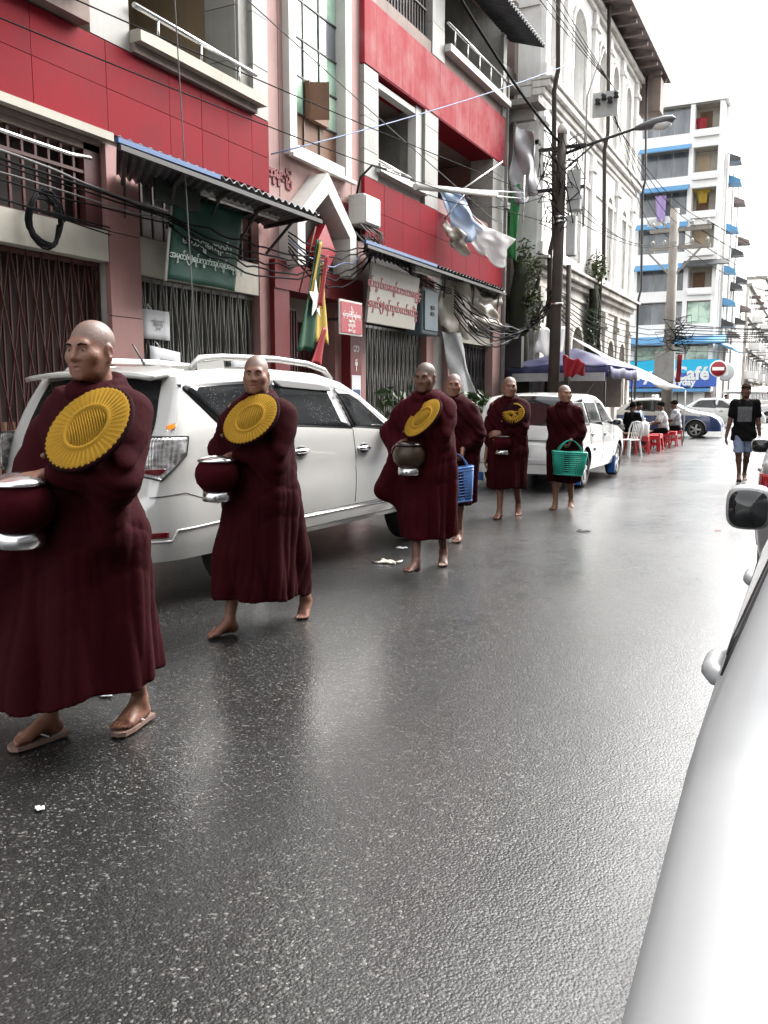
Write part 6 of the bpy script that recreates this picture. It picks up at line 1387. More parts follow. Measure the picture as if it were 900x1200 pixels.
class Person:
    def __init__(s, name, label, loc, yaw, H, skin, group=None, pose=None, h=.007, hem=None, robe=None, box=(.75, .75)):
        s.k = H / 1.72; s.root = empty('person', (loc[0], loc[1], 0), yaw, label, 'person', group); s.h = h; s.skin = skin; s.p = pose; s.H = H
    def joints(s):
        k = s.k; p = s.p; J = {}
        lift = p.get('pelvis', .90); J['pel'] = np.array([p.get('px', 0), p.get('py', 0), lift]) * k; lean = p.get('lean', (0, -.02))
        J['chest'] = J['pel'] + np.array([lean[0] * .6, lean[1] * .6, .36]) * k; J['neck'] = J['pel'] + np.array([lean[0], lean[1] + .01, .565]) * k
        hd = p.get('head', (0, 0)); J['head'] = J['neck'] + np.array([0, -.028, .155]) * k
        tw = p.get('twist', 0); c, sn = math.cos(tw), math.sin(tw)
        for sd, nm in ((1, 'L'), (-1, 'R')):
            J['sh' + nm] = J['neck'] + np.array([sd * .178 * c, sd * .178 * sn + .005, -.075]) * k
            J['hip' + nm] = J['pel'] + np.array([sd * .085, 0, -.02]) * k
            ft = p['foot' + nm]; J['an' + nm] = np.array([ft[0], ft[1], ft[2]]) * k
            J['kn' + nm] = ik(J['hip' + nm], J['an' + nm], .42 * k, .41 * k, p.get('kpole' + nm, (0.05 * sd, -1, .1)))
            hnd = p['hand' + nm]; J['wr' + nm] = np.array(hnd['p']) * k
            J['el' + nm] = ik(J['sh' + nm], J['wr' + nm], .285 * k, .255 * k, hnd.get('pole', (sd * .6, .5, -.6)))
        s.J = J; return J
    def hand(s, F, w, d, n, side, curl, k, spread=1.0):
        d = nrm(d); n = np.array(n, float); n = nrm(n - d * (n @ d)); t = np.cross(d, n) * side; w = np.array(w)
        offs = (.031, .0105, -.0105, -.030); L = (.074, .084, .078, .060); kb = (.086, .090, .086, .078)
        for i in range(4):
            kn = w + (d * kb[i] + t * offs[i]) * k; F.cap(w + (d * .012 + t * offs[i] * .55) * k, kn, .0165 * k, .0125 * k, .014 * k)
            a = kn; ang = 0; fd = nrm(d + t * offs[i] * 4 * spread)
            for j, fr in enumerate((.46, .30, .24)):
                ang += curl[i] * (1, 1.1, .7)[j]; dd = fd * math.cos(ang) + n * math.sin(ang); b = a + dd * L[i] * fr * k
                F.cap(a, b, (.0098, .0088, .0080)[j] * k, (.0088, .0080, .0068)[j] * k, .004 * k); a = b
        a = w + (d * .022 + t * .026 - n * .0) * k; b = a + nrm(t * .72 + d * .62 + n * .35) * .042 * k; c = b + nrm(t * .30 + d * .85 + n * .42) * .034 * k; e = c + nrm(d * .9 + n * .5 + t * .1) * .026 * k
        F.cap(a, b, .0155 * k, .0125 * k, .012 * k); F.cap(b, c, .0120 * k, .0105 * k, .004 * k); F.cap(c, e, .0105 * k, .0085 * k, .004 * k)
    def foot(s, F, an, yaw, pitch, k, side):
        fw = np.array([math.sin(yaw), -math.cos(yaw), 0.]); R = np.array([math.cos(yaw), math.sin(yaw), 0.])           # R points to the person's left
        f = fw * math.cos(pitch) - np.array([0, 0, 1.]) * math.sin(pitch); u = fw * math.sin(pitch) + np.array([0, 0, 1.]) * math.cos(pitch)
        an = np.array(an); ins = -side * R
        F.cap(an + u * .01 * k, an - f * .028 * k - u * .040 * k, .034 * k, .031 * k, .02 * k)                           # heel
        ball = an + (f * .112 - u * .050) * k
        F.cap(an + f * .01 * k, ball + ins * .018 * k, .034 * k, .023 * k, .025 * k); F.cap(an - u * .02 * k, ball - ins * .022 * k, .028 * k, .018 * k, .02 * k)
        F.cap(an - f * .02 * k - u * .048 * k - ins * .012 * k, ball - ins * .024 * k - u * .006 * k, .022 * k, .018 * k, .015 * k)
        tf = fw if pitch > .25 else f; tu = np.array([0, 0, 1.]) if pitch > .25 else u
        for i, (o, l, r) in enumerate(((.030, .052, .0135), (.010, .050, .0095), (-.006, .044, .0088), (-.021, .036, .0082), (-.034, .027, .0078))):
            b0 = ball + ins * o * k + (-f * .004) * k - u * .004 * k; mid = b0 + tf * l * .55 * k + tu * .002 * k; F.cap(b0, mid, r * 1.05 * k, r * .9 * k, .006 * k); F.cap(mid, b0 + tf * l * k - tu * .005 * k, r * .92 * k, r * .88 * k, .003 * k)
    def headR(s):
        yw, pt, rl = s.p.get('gaze', (0, 0, 0)); return np.array((Matrix.Rotation(yw, 3, 'Z') @ Matrix.Rotation(pt, 3, 'X') @ Matrix.Rotation(rl, 3, 'Y')))
    def body(s, fine=True):
        J = s.joints(); k = s.k; pts = np.array([J[n] for n in J]); lo = pts.min(0) - .26 * k; hi = pts.max(0) + .24 * k; lo[2] = max(min(lo[2], -.02), -.03)
        F = Field(lo, hi, s.h); c = F.cap
        F.ell(J['pel'] + np.array([0, .0, .0]) * k, np.array([.165, .115, .13]) * k, k=.05); c(J['pel'], J['chest'], .125 * k, .135 * k, .06)
        F.ell(J['chest'] + np.array([0, -.005, .02]) * k, np.array([.165, .112, .17]) * k, k=.06); c(J['shL'], J['shR'], .06 * k, .06 * k, .06)
        c(J['neck'] + np.array([0, .01, -.05]) * k, J['head'] + np.array([0, .018, -.03]) * k, .062 * k, .054 * k, .03 * k)
        for n_, sd in (('L', 1), ('R', -1)):
            sh, el, wr, hp, kn, an = (J[q + n_] for q in ('sh', 'el', 'wr', 'hip', 'kn', 'an'))
            c(sh, el, .053 * k, .040 * k, .03 * k); m = el + (wr - el) * .3; c(el, m, .040 * k, .040 * k, .02 * k); c(m, wr, .040 * k, .0255 * k, .02 * k)
            c(hp, kn, .088 * k, .056 * k, .04 * k); cf = kn + (an - kn) * .3 + np.array([0, .018, 0]) * k; c(kn, cf, .053 * k, .051 * k, .03 * k); c(cf, an + np.array([0, .005, .03]) * k, .050 * k, .033 * k, .03 * k)
            h_ = s.p['hand' + n_]; s.hand(F, wr, h_['d'], h_['n'], sd, h_.get('curl', (.3, .35, .4, .45)), k)
            ft = s.p['foot' + n_]; s.foot(F, an, ft[3], ft[4], k, sd)
        R = s.headR(); H = J['head']
        fw_, jw_, nz_ = s.p.get('face', (1, 1, 1)); k0 = k; k = k * s.p.get('hs', 1.0); s.hk = k
        W = lambda x, y, z: H + R @ (np.array([x * fw_, -y, z]) * k)
        E = lambda x, y, z, rx, ry, rz, kk, sub=False: F.ell(W(x, y, z), np.array([rx * fw_, ry, rz]) * k, R, kk * k, sub)
        E(0, -.018, .038, .074, .094, .082, .03); E(0, .030, -.018, .064, .066, .082, .035); E(0, .052, -.048, .052, .044, .050, .03); E(0, .050, -.078, .044 * jw_, .042, .032, .03); c(W(-.012, .082, -.098), W(.012, .082, -.098), .014 * k, .014 * k, .02 * k)
        for sd in (1, -1):
            E(sd * .043, .058, -.022, .024, .026, .022, .03); c(W(sd * .06, -.005, -.045), W(sd * .038, .04, -.088), .018 * k, .018 * k, .03 * k)
        c(W(-.034, .081, .026), W(.034, .081, .026), .011 * k, .011 * k, .022 * k)
        for sd in (1, -1): E(sd * .031, .1015, .004, .019, .0125, .0105, .013, True)
        for sd in (1, -1): E(sd * .031, .0765, .004, .0155, .0135, .0125, .006)
        c(W(0, .088, .014), W(0, .100 + .007 * nz_, -.026), .0085 * k, .0115 * k * nz_, .012 * k)
        for sd in (1, -1): E(sd * .0125 * nz_, .098, -.031, .0095 * nz_, .010, .0085, .008)
        E(0, .0905, -.058, .024, .012, .0062, .008); E(0, .0895, -.0705, .021, .012, .0068, .008); c(W(-.022, .1, -.0642), W(.022, .1, -.0642), .0030 * k, .0030 * k, .003 * k, True)
        for sd in (1, -1):
            E(sd * .078, -.012, -.008, .0095, .019, .032, .010); E(sd * .086, -.008, -.006, .006, .010, .018, .006, True); c(W(sd * .076, -.006, -.030), W(sd * .075, .002, -.042), .008 * k, .007 * k, .008 * k)
        me, P = F.mesh('body')
        Q = (P - H) @ R / k; x, y, z = Q[:, 0], -Q[:, 1], Q[:, 2]; near = (np.abs(x) < .13) & (np.abs(y) < .15) & (z > -.16)
        ss = lambda a, b, v: np.clip((v - a) / (b - a), 0, 1)
        line = .050 - .10 * ss(.085, -.06, y); sc = near * ss(0, .028, z - line) * ss(.0, .02, .092 - y + .3 * z) * (1 - (np.abs(x) > .075) * (z < .02))
        lip = near * ss(.010, .004, np.abs(z + .064)) * ss(.026, .018, np.abs(x)) * ss(.07, .085, y)
        pale = np.zeros(len(P))
        for n_ in 'LR': pale = np.maximum(pale, ss(.03 * k, .012 * k, P[:, 2] - (J['an' + n_][2] - .085 * k)) * (np.linalg.norm(P - J['an' + n_], axis=1) < .25 * k))
        col = np.stack([sc, lip, pale * .7, np.ones(len(P))], 1).astype(f32)
        at = me.color_attributes.new('tone', 'FLOAT_COLOR', 'POINT'); at.data.foreach_set('color', col.ravel())
        o = link('body', me, s.root, [s.skin])
        if fine:
            for sd in (1, -1):
                m = MB(); m.lathe([(0, -1), (.5, -.86), (.86, -.5), (1, 0), (.86, .5), (.5, .86), (0, 1)], (0, 0, 0), 14)
                def put(v, cx, cy, cz, rx, ry, rz): return tuple(H + R @ (np.array([cx + v[0] * rx, -(cy + v[1] * ry), cz + v[2] * rz]) * k))
                e = MB(); e.add([put(v, sd * .031 * fw_, .0815, .0035, .0135, .0105, .0052) for v in m.v], m.f, 0, True); eo = e.build('eye', M['eye_white'], s.root)
                e = MB(); e.add([put(v, sd * .031 * fw_, .0885, .0037, .0056, .0052, .0050) for v in m.v], m.f, 0, True); e.build('iris', M['iris'], eo)
                MB().tube([tuple(W(sd * .015, .0965, .0225)), tuple(W(sd * .03, .0955, .0275)), tuple(W(sd * .047, .084, .023))], [.0036 * k, .0044 * k, .0022 * k], 5).build('eyebrow', M['hair'], s.root)
        s.F = None; return o
    def hair(s, mat, thick=.014, low=.0):
        J = s.J; k = s.k; R = s.headR(); H = J['head']; W = lambda x, y, z: H + R @ (np.array([x, -y, z]) * k)
        F = Field(H - .2 * k, H + .2 * k, max(.006, s.h * .8))
        F.ell(W(0, -.022, .045), np.array([.074 + thick, .094 + thick, .080 + thick * 1.3]) * k, R, .02); F.ell(W(0, .075, .065), np.array([.06, .035, .03]) * k, R, .03)
        F.ell(W(0, .085, -.045), np.array([.078, .085, .085]) * k, R, .012, True); F.ell(W(0, 0, -.14), np.array([.2, .2, .13 + low]) * k, R, .01, True)
        x, y, z = F.ax[0][:, None, None], F.ax[1][None, :, None], F.ax[2][None, None, :]; F.D += (.004 * np.sin(x * 190 + 2 * np.sin(z * 70)) * np.sin(y * 170) + .003 * np.sin(z * 140 + x * 60)).astype(f32)
        me, P = F.mesh('hair'); return link('hair', me, s.root, [mat])
    def garment(s, name, mat, build, h=.010, folds=.006, hemz=None, open_z=None, seed=0, shell=.02, fold_fn=None, pad=.22):
        J = s.J; k = s.k; pts = np.array([J[n] for n in J]); lo = pts.min(0) - pad; hi = pts.max(0) + pad; lo[2] = max(lo[2], -.05)
        F = Field(lo, hi, h); build(F, J, k)
        x, y, z = F.ax[0][:, None, None], F.ax[1][None, :, None], F.ax[2][None, None, :]
        if fold_fn is not None: F.D += fold_fn(x, y, z).astype(f32)
        if hemz is not None:
            zz = hemz(x, y) if callable(hemz) else hemz
            inner = -(F.D + shell)
            m = np.clip((open_z - z) / .08, 0, 1); F.D = np.where(m > 0, np.maximum(F.D, inner - (1 - m) * .3), F.D).astype(f32)
            F.D = np.maximum(F.D, zz - z).astype(f32)
        me, P = F.mesh(name); return link(name, me, s.root, [mat])
def world_pt(pr, p):
    """local point of a person -> world"""
    v = wloc(pr.root) @ Vector(tuple(np.array(p) * pr.k)); return v
# ---------------------------------------------------------------- things the monks carry
def fan(center, n, rz_axis, r, label, stick_to, partial=False):
    n = Vector(n).normalized(); c = Vector(center); up = Vector(rz_axis); up = (up - n * up.dot(n)).normalized(); rt = up.cross(n)
    T = Matrix(((rt.x, up.x, n.x, c.x), (rt.y, up.y, n.y, c.y), (rt.z, up.z, n.z, c.z), (0, 0, 0, 1)))
    o = empty('ceremonial_fan', c, 0, label, 'fan', 'round fans carried by the monks'); inv = wloc(o).inverted() @ T
    def put(m, name, mat):
        me = m.mesh(name); me.transform(inv); return link(name, me, o, [mat])
    m = MB(); m.lathe([(0, -.012), (r * .95, -.012), (r * 1.0, -.006), (r * 1.0, .004), (r * .96, .010), (r * .2, .004), (0, .004)], (0, 0, 0), 40); put(m, 'disc', M['robe_dark'])
    m = MB(); m.tube([(0, -r * .5, -.006), (0, -r * (1.55 if partial is None else 1.08), -.006)], .011, 8); put(m, 'handle', M['wood'])
    e = MB(); n_p = 46
    if not partial:
        e.lathe([(r * .925, .004), (r * .93, .010), (r * .90, .013), (r * .55, .011), (r * .53, .018), (r * .47, .019), (r * .45, .011), (0, .012)], (0, 0, 0), 46)
        for q in range(n_p):
            t = 2 * PI * q / n_p; ca, sa = math.cos(t), math.sin(t); w = r * .046
            vs = []
            for rr, ww, hh in ((r * .54, .6, .012), (r * .66, .85, .0165), (r * .86, 1.0, .0165), (r * .945, .6, .010)):
                for sg in (-1, 1): vs.append((rr * ca - sg * ww * w * sa, rr * sa + sg * ww * w * ca, .010))
                vs.append((rr * ca, rr * sa, hh))
            fs = []
            for i in range(3): a = i * 3; b = a + 3; fs += [(a, a + 2, b + 2, b), (a + 2, a + 1, b + 1, b + 2)]
            e.add(vs, fs, 0, True)
        for q in range(15):
            y = (q - 7) * r * .055; L = math.sqrt(max(0, (r * .43) ** 2 - y * y)); e.tube([(-L, y, .012), (0, y + .004, .0175), (L, y, .012)], .0032, 5)
    else:
        for q in range(15):
            t = -2.2 + 3.6 * q / 14; e.tube([(r * .34 * math.cos(t), r * .34 * math.sin(t), .012), (r * .6 * math.cos(t + .1), r * .6 * math.sin(t + .1), .022), (r * .84 * math.cos(t), r * .84 * math.sin(t), .012)], [.007, .010, .005], 6)
        e.tube([(r * .78 * math.cos(t), r * .78 * math.sin(t), .014) for t in np.linspace(-.4, 2.6, 14)], .009, 6)
        for q in range(5): e.tube([(-r * .5 + q * r * .12, -r * .55 + q * r * .1, .012), (-r * .2 + q * r * .12, -r * .1 + q * r * .05, .024), (r * .1 + q * .05 * r, r * .25 - q * .03, .014)], .009, 6)
    put(e, 'sun_emblem', M['embroidery']); return o
def bowl(center, r, label, wrap, lid, tilt=(0, 0)):
    o = empty('alms_bowl', center, 0, label, 'bowl', 'alms bowls carried by the monks'); o.rotation_euler = (tilt[0], tilt[1], 0)
    m = MB(); m.lathe([(r * .35, -r * .80), (r * .62, -r * .72), (r * .92, -r * .35), (r, 0), (r * .95, r * .30), (r * .80, r * .55), (r * .76, r * .62), (0, r * .62)], (0, 0, 0), 28); m.build('bowl', wrap, o)
    m = MB(); m.lathe([(r * .86, r * .60), (r * .88, r * .66), (r * .74, r * .76), (r * .30, r * .86), (0, r * .88)], (0, 0, 0), 28); m.build('lid', lid, o)
    m = MB(); m.lathe([(r * .60, -r * 1.18), (r * .70, -r * 1.14), (r * .66, -r * .70), (r * .55, -r * .70)], (0, 0, 0), 24, closed=True); m.build('stand_ring', M['silver_bowl'], o)
    return o
def basket(center, w0, w1, d, h, mat, label, rz, tilt=0, handle_h=.2):
    """woven plastic shopping basket with slits and two strap handles; center is the middle of its bottom"""
    o = empty('shopping_basket', center, rz, label, 'basket'); o.rotation_euler = (0, tilt, rz); m = MB(); nr, nc = 11, 20
    def P(u, v):                                   # around (0..1), height 0..1
        ww = w0 + (w1 - w0) * v; dd = d * (.8 + .2 * v); t = 2 * PI * u; e = .35
        cx, sy = math.cos(t), math.sin(t); return Vector((ww / 2 * math.copysign(abs(cx) ** e, cx), dd / 2 * math.copysign(abs(sy) ** e, sy), h * v))
    N = 64
    for j in range(nr + 1):
        v = j / nr; big = j in (0, nr) or j == nr - 1
        m.tube([P(i / N, v) for i in range(N + 1)], .011 if big else .0065, 4, 0, True)
    for i in range(N):
        u = (i + .5 * 0) / N; m.tube([P(u, 0), P(u, .5), P(u, 1)], .0062, 4)
    m.build('woven_side', mat, o)
    b = MB(); b.add([tuple(P(i / N, .0)) for i in range(N)] , [tuple(range(N))]); b.add([tuple(P(i / N, .0) * .99 + Vector((0, 0, .012))) for i in range(N)], [tuple(range(N))[::-1]]); b.build('bottom', mat, o)
    for sg in (-1, 1):
        y = sg * d * .42; k = MB(); top = h + handle_h; pts = []
        for q in range(13):
            t = PI * q / 12; pts.append((w1 * .36 * math.cos(t) * (1 - .35 * math.sin(t)), y * (1 - .85 * math.sin(t)), h * .98 + handle_h * math.sin(t) ** .8))
        for a_, b_ in zip(pts[:-1], pts[1:]): k.bar(a_, b_, .008, .03, up=(0, 1, 0))
        k.build('handle', mat, o)
    return o
# ---------------------------------------------------------------- monks
def robe_folds(seed, k, amp=1.0):
    r = np.random.RandomState(seed); ph = r.rand(8) * 6.28; nn = r.randint(4, 8, 4)
    rg = lambda t, p=2.0: (1 - np.abs(np.sin(t))) ** p
    def fn(x, y, z):
        th = np.arctan2(x, -y); low = np.clip((1.12 * k - z) / (.75 * k), 0, 1) ** .8; up = np.clip((z - .80 * k) / (.3 * k), 0, 1)
        wv = .5 * np.sin(2.3 * z + ph[6]) + .25 * np.sin(7 * z + ph[7])
        d = low * (.011 * np.sin(nn[0] * th + ph[0] + 1.2 * z) + .020 * rg(2.5 * th + ph[1] + wv) * (.6 + .4 * np.sin(2 * th + ph[2])) + .015 * rg(4.5 * th + ph[2] - wv + .6 * z, 1.6) + .007 * rg(8.5 * th + ph[3] + 2 * wv, 1.5))
        dg = x * .72 + z * .50 - y * .25 + .035 * np.sin(6 * z + 4 * x + ph[3])
        md = .55 + .45 * np.sin(3.5 * x - 4.5 * z + ph[5])
        d = d + up * (.013 * rg(dg * 19 + ph[4]) + .010 * md * rg(dg * 34 + ph[5] + .9 * np.sin(5 * x + 2 * z), 1.6) + .006 * (1.1 - md) * rg(dg * 58 + ph[0] + 1.2 * np.sin(7 * x), 1.4))
        mid = np.exp(-((z - .86 * k) / (.24 * k)) ** 2); d = d + mid * .0035 * rg((z * .9 - .9 * x + .3 * y) * 21 + ph[6] + .8 * np.sin(x * 6))
        return (d * 1.5 - .010) * amp
    return fn
def monk(label, loc, yaw, H, skin, robe, pose, hem, tab, fanp=None, seed=1, h=.007, rh=.010, extra=None, cover=('L', 'R'), cut=(.0, .0), amp=1.0):
    p = Person('person', label, loc, yaw, H, skin, 'monks walking in single file', pose, h); p.body()
    k = p.k
    def build(F, J, k):
        F.loft([(z * k, cx * k, cy * k, rx * k, ry * k) for z, cx, cy, rx, ry in tab], .03)
        nk = J['neck']
        F.ell(J['chest'] + np.array([0, -.008, .02]) * k, np.array([.182, .134, .19]) * k, k=.06)
        for n_, sd in (('L', 1), ('R', -1)):
            F.cap(nk + np.array([sd * .045, .012, -.02]) * k, J['sh' + n_] + np.array([-sd * .015, 0, -.02]) * k, .060 * k, .070 * k, .09)
            F.cap(J['sh' + n_] + np.array([-sd * .015, 0, -.018]) * k, J['el' + n_], .066 * k, .070 * k, .07); F.cap(J['chest'], (J['sh' + n_] + J['el' + n_]) * .5, .12 * k, .068 * k, .10)
            F.cap(J['hip' + n_], J['kn' + n_], .115 * k, .092 * k, .08); F.cap(J['kn' + n_], J['kn' + n_] + (J['an' + n_] - J['kn' + n_]) * .5, .092 * k, .080 * k, .08)
            if n_ in cover:
                w = J['el' + n_] + (J['wr' + n_] - J['el' + n_]) * pose.get('cuff' + n_, .78); F.cap(J['el' + n_], w, .072 * k, .052 * k, .05)
                el = J['el' + n_]; F.cap(el, el + np.array([-sd * .06, -.01, -.26]) * k, .055 * k, .045 * k, .12)                     # cloth hanging from the forearm
        for i in range(16):                                                                                                     # rolled collar
            t0, t1 = 2 * PI * i / 16, 2 * PI * (i + 1) / 16
            q = lambda t: nk + np.array([.082 * math.sin(t), .006 - .078 * math.cos(t), .020 + .020 * -math.cos(t)]) * k
            F.cap(q(t0), q(t1), .026 * k, .026 * k, .014)
        q = lambda t, dz=0: nk + np.array([.10 * math.sin(t), .006 - .10 * math.cos(t), -.012]) * k
        for i in range(16): F.cap(q(2 * PI * i / 16), q(2 * PI * (i + 1) / 16), .026 * k, .026 * k, .02)
        if extra: extra(F, J, k)
    hz = lambda x, y: hem * k + cut[0] * x + cut[1] * y + .012 * np.sin(x * 17 + seed) + .01 * np.sin(y * 21)
    p.garment('robe', robe, build, rh, hemz=hz, open_z=.62 * k, seed=seed, fold_fn=robe_folds(seed, k, amp))
    return p
WALK = dict(curl=(.35, .4, .45, .5))
# front monk
p1 = dict(face=(1.04, 1.12, 1.1), pelvis=.90, px=.085, py=.03, lean=(.01, -.03), gaze=(.12, .06, 0), footL=(.07, .20, .091, .15, .0), footR=(-.14, -.11, .091, -.25, .0),
    handL=dict(p=(.085, -.265, 1.145), d=(-.75, -.66, -.05), n=(-.05, 0, -1), curl=(.18, .18, .2, .22), pole=(.8, .25, -.35)), handR=dict(p=(-.20, -.20, .90), d=(.2, -.95, .0), n=(.1, 0, 1), curl=(.3, .3, .3, .3), pole=(-.7, .4, -.5)), cuffL=.80, cuffR=.85)
t1 = [(.08, -.10, -.02, .40, .36), (.30, -.08, -.02, .375, .325), (.60, -.04, -.02, .32, .27), (.85, -.02, -.02, .28, .225), (1.05, 0, -.01, .24, .185), (1.25, 0, 0, .205, .15), (1.36, 0, .005, .16, .115), (1.46, 0, .01, .09, .08)]
def ex1(F, J, k):
    F.cap(np.array([-.20, -.18, .95]) * k, np.array([-.40, -.28, .20]) * k, .10 * k, .13 * k, .08); F.cap(np.array([-.12, -.20, 1.02]) * k, np.array([-.3, -.25, .5]) * k, .09 * k, .1 * k, .08)
m1 = monk('front monk in dark maroon robe and flip flops, nearest the camera', (-2.72, 2.60), .0, 1.74, M['skin_a'], M['robe'], p1, .235, t1, seed=4, h=.0055, rh=.009, extra=ex1, cut=(.10, .06))
fan(world_pt(m1, (.235, -.185, 1.32)), (.02, -.80, .60), (.75, .05, .70), .20, 'round fan with large yellow sun emblem held by the front monk', m1)
bowl(world_pt(m1, (.01, -.335, 1.035)), .138, 'maroon wrapped alms bowl with silver lid held by the front monk', M['robe_red'], M['silver_bowl'], (.05, .05))
SD = empty('flip_flop', (0, 0, 0)); SD.parent = m1.root
def flipflop(pr, side, mat):
    J = pr.J; k = pr.k; an = J['an' + side]; yw = pr.p['foot' + side][3]; r_ = MB(); c, s_ = math.cos(yw), math.sin(yw)
    def Lp(x, y): return (an[0] + (x * c + y * s_), an[1] + (x * s_ - y * c))
    out = [(-.03, -.075), (.03, -.075), (.036, 0), (.046, .10), (.042, .165), (.015, .185), (-.02, .18), (-.045, .15), (-.045, .08), (-.036, 0)]
    z0 = an[2] - .072 * k - .013
    r_.prism([(*Lp(x * k, y * k), z0 - .005) for x, y in out], (0, 0, .018))
    f = r_.build('sandal_sole', mat, pr.root)
    t = Lp(.008 * k, .13 * k); a = Lp(.04 * k, .03 * k); b = Lp(-.04 * k, .03 * k); m = Lp(.0, .10 * k)
    st = MB(); st.tube([(*t, z0 + .02), (*m, z0 + .062), (*a, z0 + .02)], .005, 5); st.tube([(*m, z0 + .062), (*b, z0 + .02)], .005, 5); st.build('strap', M['paper'] if mat is M['sandal'] else mat, f)
flipflop(m1, 'L', M['sandal']); flipflop(m1, 'R', M['sandal']); bpy.data.objects.remove(SD)
# second monk
p2 = dict(face=(.97, 1.0, 1.05), pelvis=.875, lean=(-.01, -.04), gaze=(.42, .04, 0), px=.02, footL=(.09, .36, .112, .25, .55), footR=(-.10, -.24, .071, -.35, -.0),
    handL=dict(p=(-.075, -.22, 1.105), d=(-.72, -.55, -.22), n=(.1, -.1, -1), curl=(.45, .5, .5, .55), pole=(.9, .2, -.35)), handR=dict(p=(-.17, -.16, .92), d=(.3, -.9, 0), n=(.2, 0, 1), pole=(-.7, .4, -.5)), cuffL=.82)
t2 = [(.08, -.02, .03, .235, .40), (.30, -.02, .03, .24, .365), (.55, -.02, .02, .245, .295), (.85, -.01, .0, .25, .215), (1.05, 0, 0, .225, .17), (1.25, 0, 0, .20, .145), (1.36, 0, .005, .155, .115), (1.46, 0, .01, .09, .08)]
m2 = monk('second monk in maroon robe walking barefoot past the suv with a round yellow fan', (-3.09, 4.42), .02, 1.715, M['skin_a'], M['robe'], p2, .20, t2, seed=9, h=.0065, rh=.0095, cut=(0, -.08))
fan(world_pt(m2, (.085, -.235, 1.33)), (-.05, -.78, .62), (.75, -.1, .75), .195, 'round fan with yellow sun emblem held by the second monk', m2)
bowl(world_pt(m2, (-.12, -.30, .995)), .135, 'small maroon alms bowl with silver lid held by the second monk', M['robe_red'], M['silver_bowl'])
# third monk
p3 = dict(face=(1.05, 1.02, 1.15), pelvis=.895, lean=(-.0, -.03), gaze=(.02, .16, 0), px=-.015, footL=(.02, .29, .10, .35, .32), footR=(.03, -.31, .11, -.1, -.15),
    handL=dict(p=(-.085, -.225, 1.10), d=(-.80, -.35, -.45), n=(.3, -.5, -.8), curl=(.3, .3, .35, .4), pole=(.9, .2, -.3)), handR=dict(p=(-.22, -.16, 1.02), d=(.8, -.55, .05), n=(.3, .2, .9), pole=(-.7, .4, -.5)), cuffL=.84)
t3 = [(.08, .01, .01, .20, .31), (.30, .01, .01, .215, .295), (.55, .0, .0, .24, .255), (.85, -.01, 0, .255, .215), (1.05, 0, 0, .225, .175), (1.25, 0, 0, .205, .15), (1.36, 0, .005, .16, .115), (1.46, 0, .01, .09, .08)]
def ex3(F, J, k):
    F.cap(np.array([-.20, -.06, 1.02]) * k, np.array([-.36, -.10, .68]) * k, .09 * k, .07 * k, .06); F.cap(np.array([-.36, -.10, .68]) * k, np.array([-.22, -.05, .60]) * k, .06 * k, .07 * k, .06)
m3 = monk('third monk in maroon robe, eyes lowered, carrying a tilted yellow fan and brown bowl', (-2.89, 6.55), .0, 1.725, M['skin_b'], M['robe_red'], p3, .30, t3, seed=15, h=.0065, rh=.010, extra=ex3)
fan(world_pt(m3, (.06, -.255, 1.285)), (-.42, -.66, .62), (.80, -.25, .7), .20, 'narrow looking fan with yellow emblem held by the third monk', m3)
bowl(world_pt(m3, (-.05, -.275, .985)), .135, 'brown and gold alms bowl held low by the third monk', M['bowl_gold'], M['bowl_black'])
# fourth monk, half hidden, with the blue basket
p4 = dict(face=(1.0, .9, 1.0), pelvis=.895, lean=(0, -.02), gaze=(.35, .05, 0), footL=(.10, -.10, .071, .1, 0), footR=(-.08, .15, .09, -.1, .3),
    handL=dict(p=(.16, -.20, .965), d=(.1, -.5, -.85), n=(-.9, -.1, .0), curl=(.85, .9, .9, .95), pole=(.5, .8, -.2)), handR=dict(p=(-.15, -.22, 1.0), d=(.6, -.7, 0), n=(0, 0, 1), pole=(-.7, .4, -.5)), cuffL=.75)
t4 = [(.08, .0, .0, .22, .25), (.30, .0, .0, .225, .245), (.55, .0, .0, .235, .225), (.85, 0, 0, .24, .20), (1.05, 0, 0, .22, .17), (1.25, 0, 0, .2, .145), (1.36, 0, .005, .16, .115), (1.46, 0, .01, .09, .08)]
m4 = monk('fourth monk in maroon robe half hidden behind the third, holding a blue basket', (-3.31, 8.15), .05, 1.68, M['skin_a'], M['robe'], p4, .38, t4, seed=22, h=.0075, rh=.011)
b4 = world_pt(m4, (.225, -.245, .84))
basket((b4.x - .07, b4.y - .02, .43), .24, .34, .15, .33, M['basket_blue'], 'blue woven plastic basket carried by the fourth monk', .55, -.12, .16)
# fifth monk, a boy
p5 = dict(face=(1.04, .85, .95), hs=1.06, pelvis=.905, lean=(0, -.015), gaze=(.40, .03, .06), footL=(.10, .18, .11, .2, .5), footR=(-.06, -.20, .071, -.15, 0),
    handL=dict(p=(-.06, -.21, 1.06), d=(-.92, -.3, -.05), n=(.1, .9, -.3), curl=(.35, .35, .4, .45), pole=(.9, .2, -.35)), handR=dict(p=(-.29, -.02, .74), d=(-.05, -.15, -1), n=(.9, .1, 0), curl=(.35, .4, .4, .45), pole=(-.5, .8, 0)), cuffL=.82, cuffR=.45)
t5 = [(.08, -.03, .0, .225, .27), (.30, -.03, .0, .235, .27), (.55, -.02, .0, .245, .245), (.85, -.01, 0, .25, .205), (1.05, 0, 0, .215, .165), (1.25, 0, 0, .19, .14), (1.36, 0, .005, .15, .11), (1.46, 0, .01, .085, .08)]
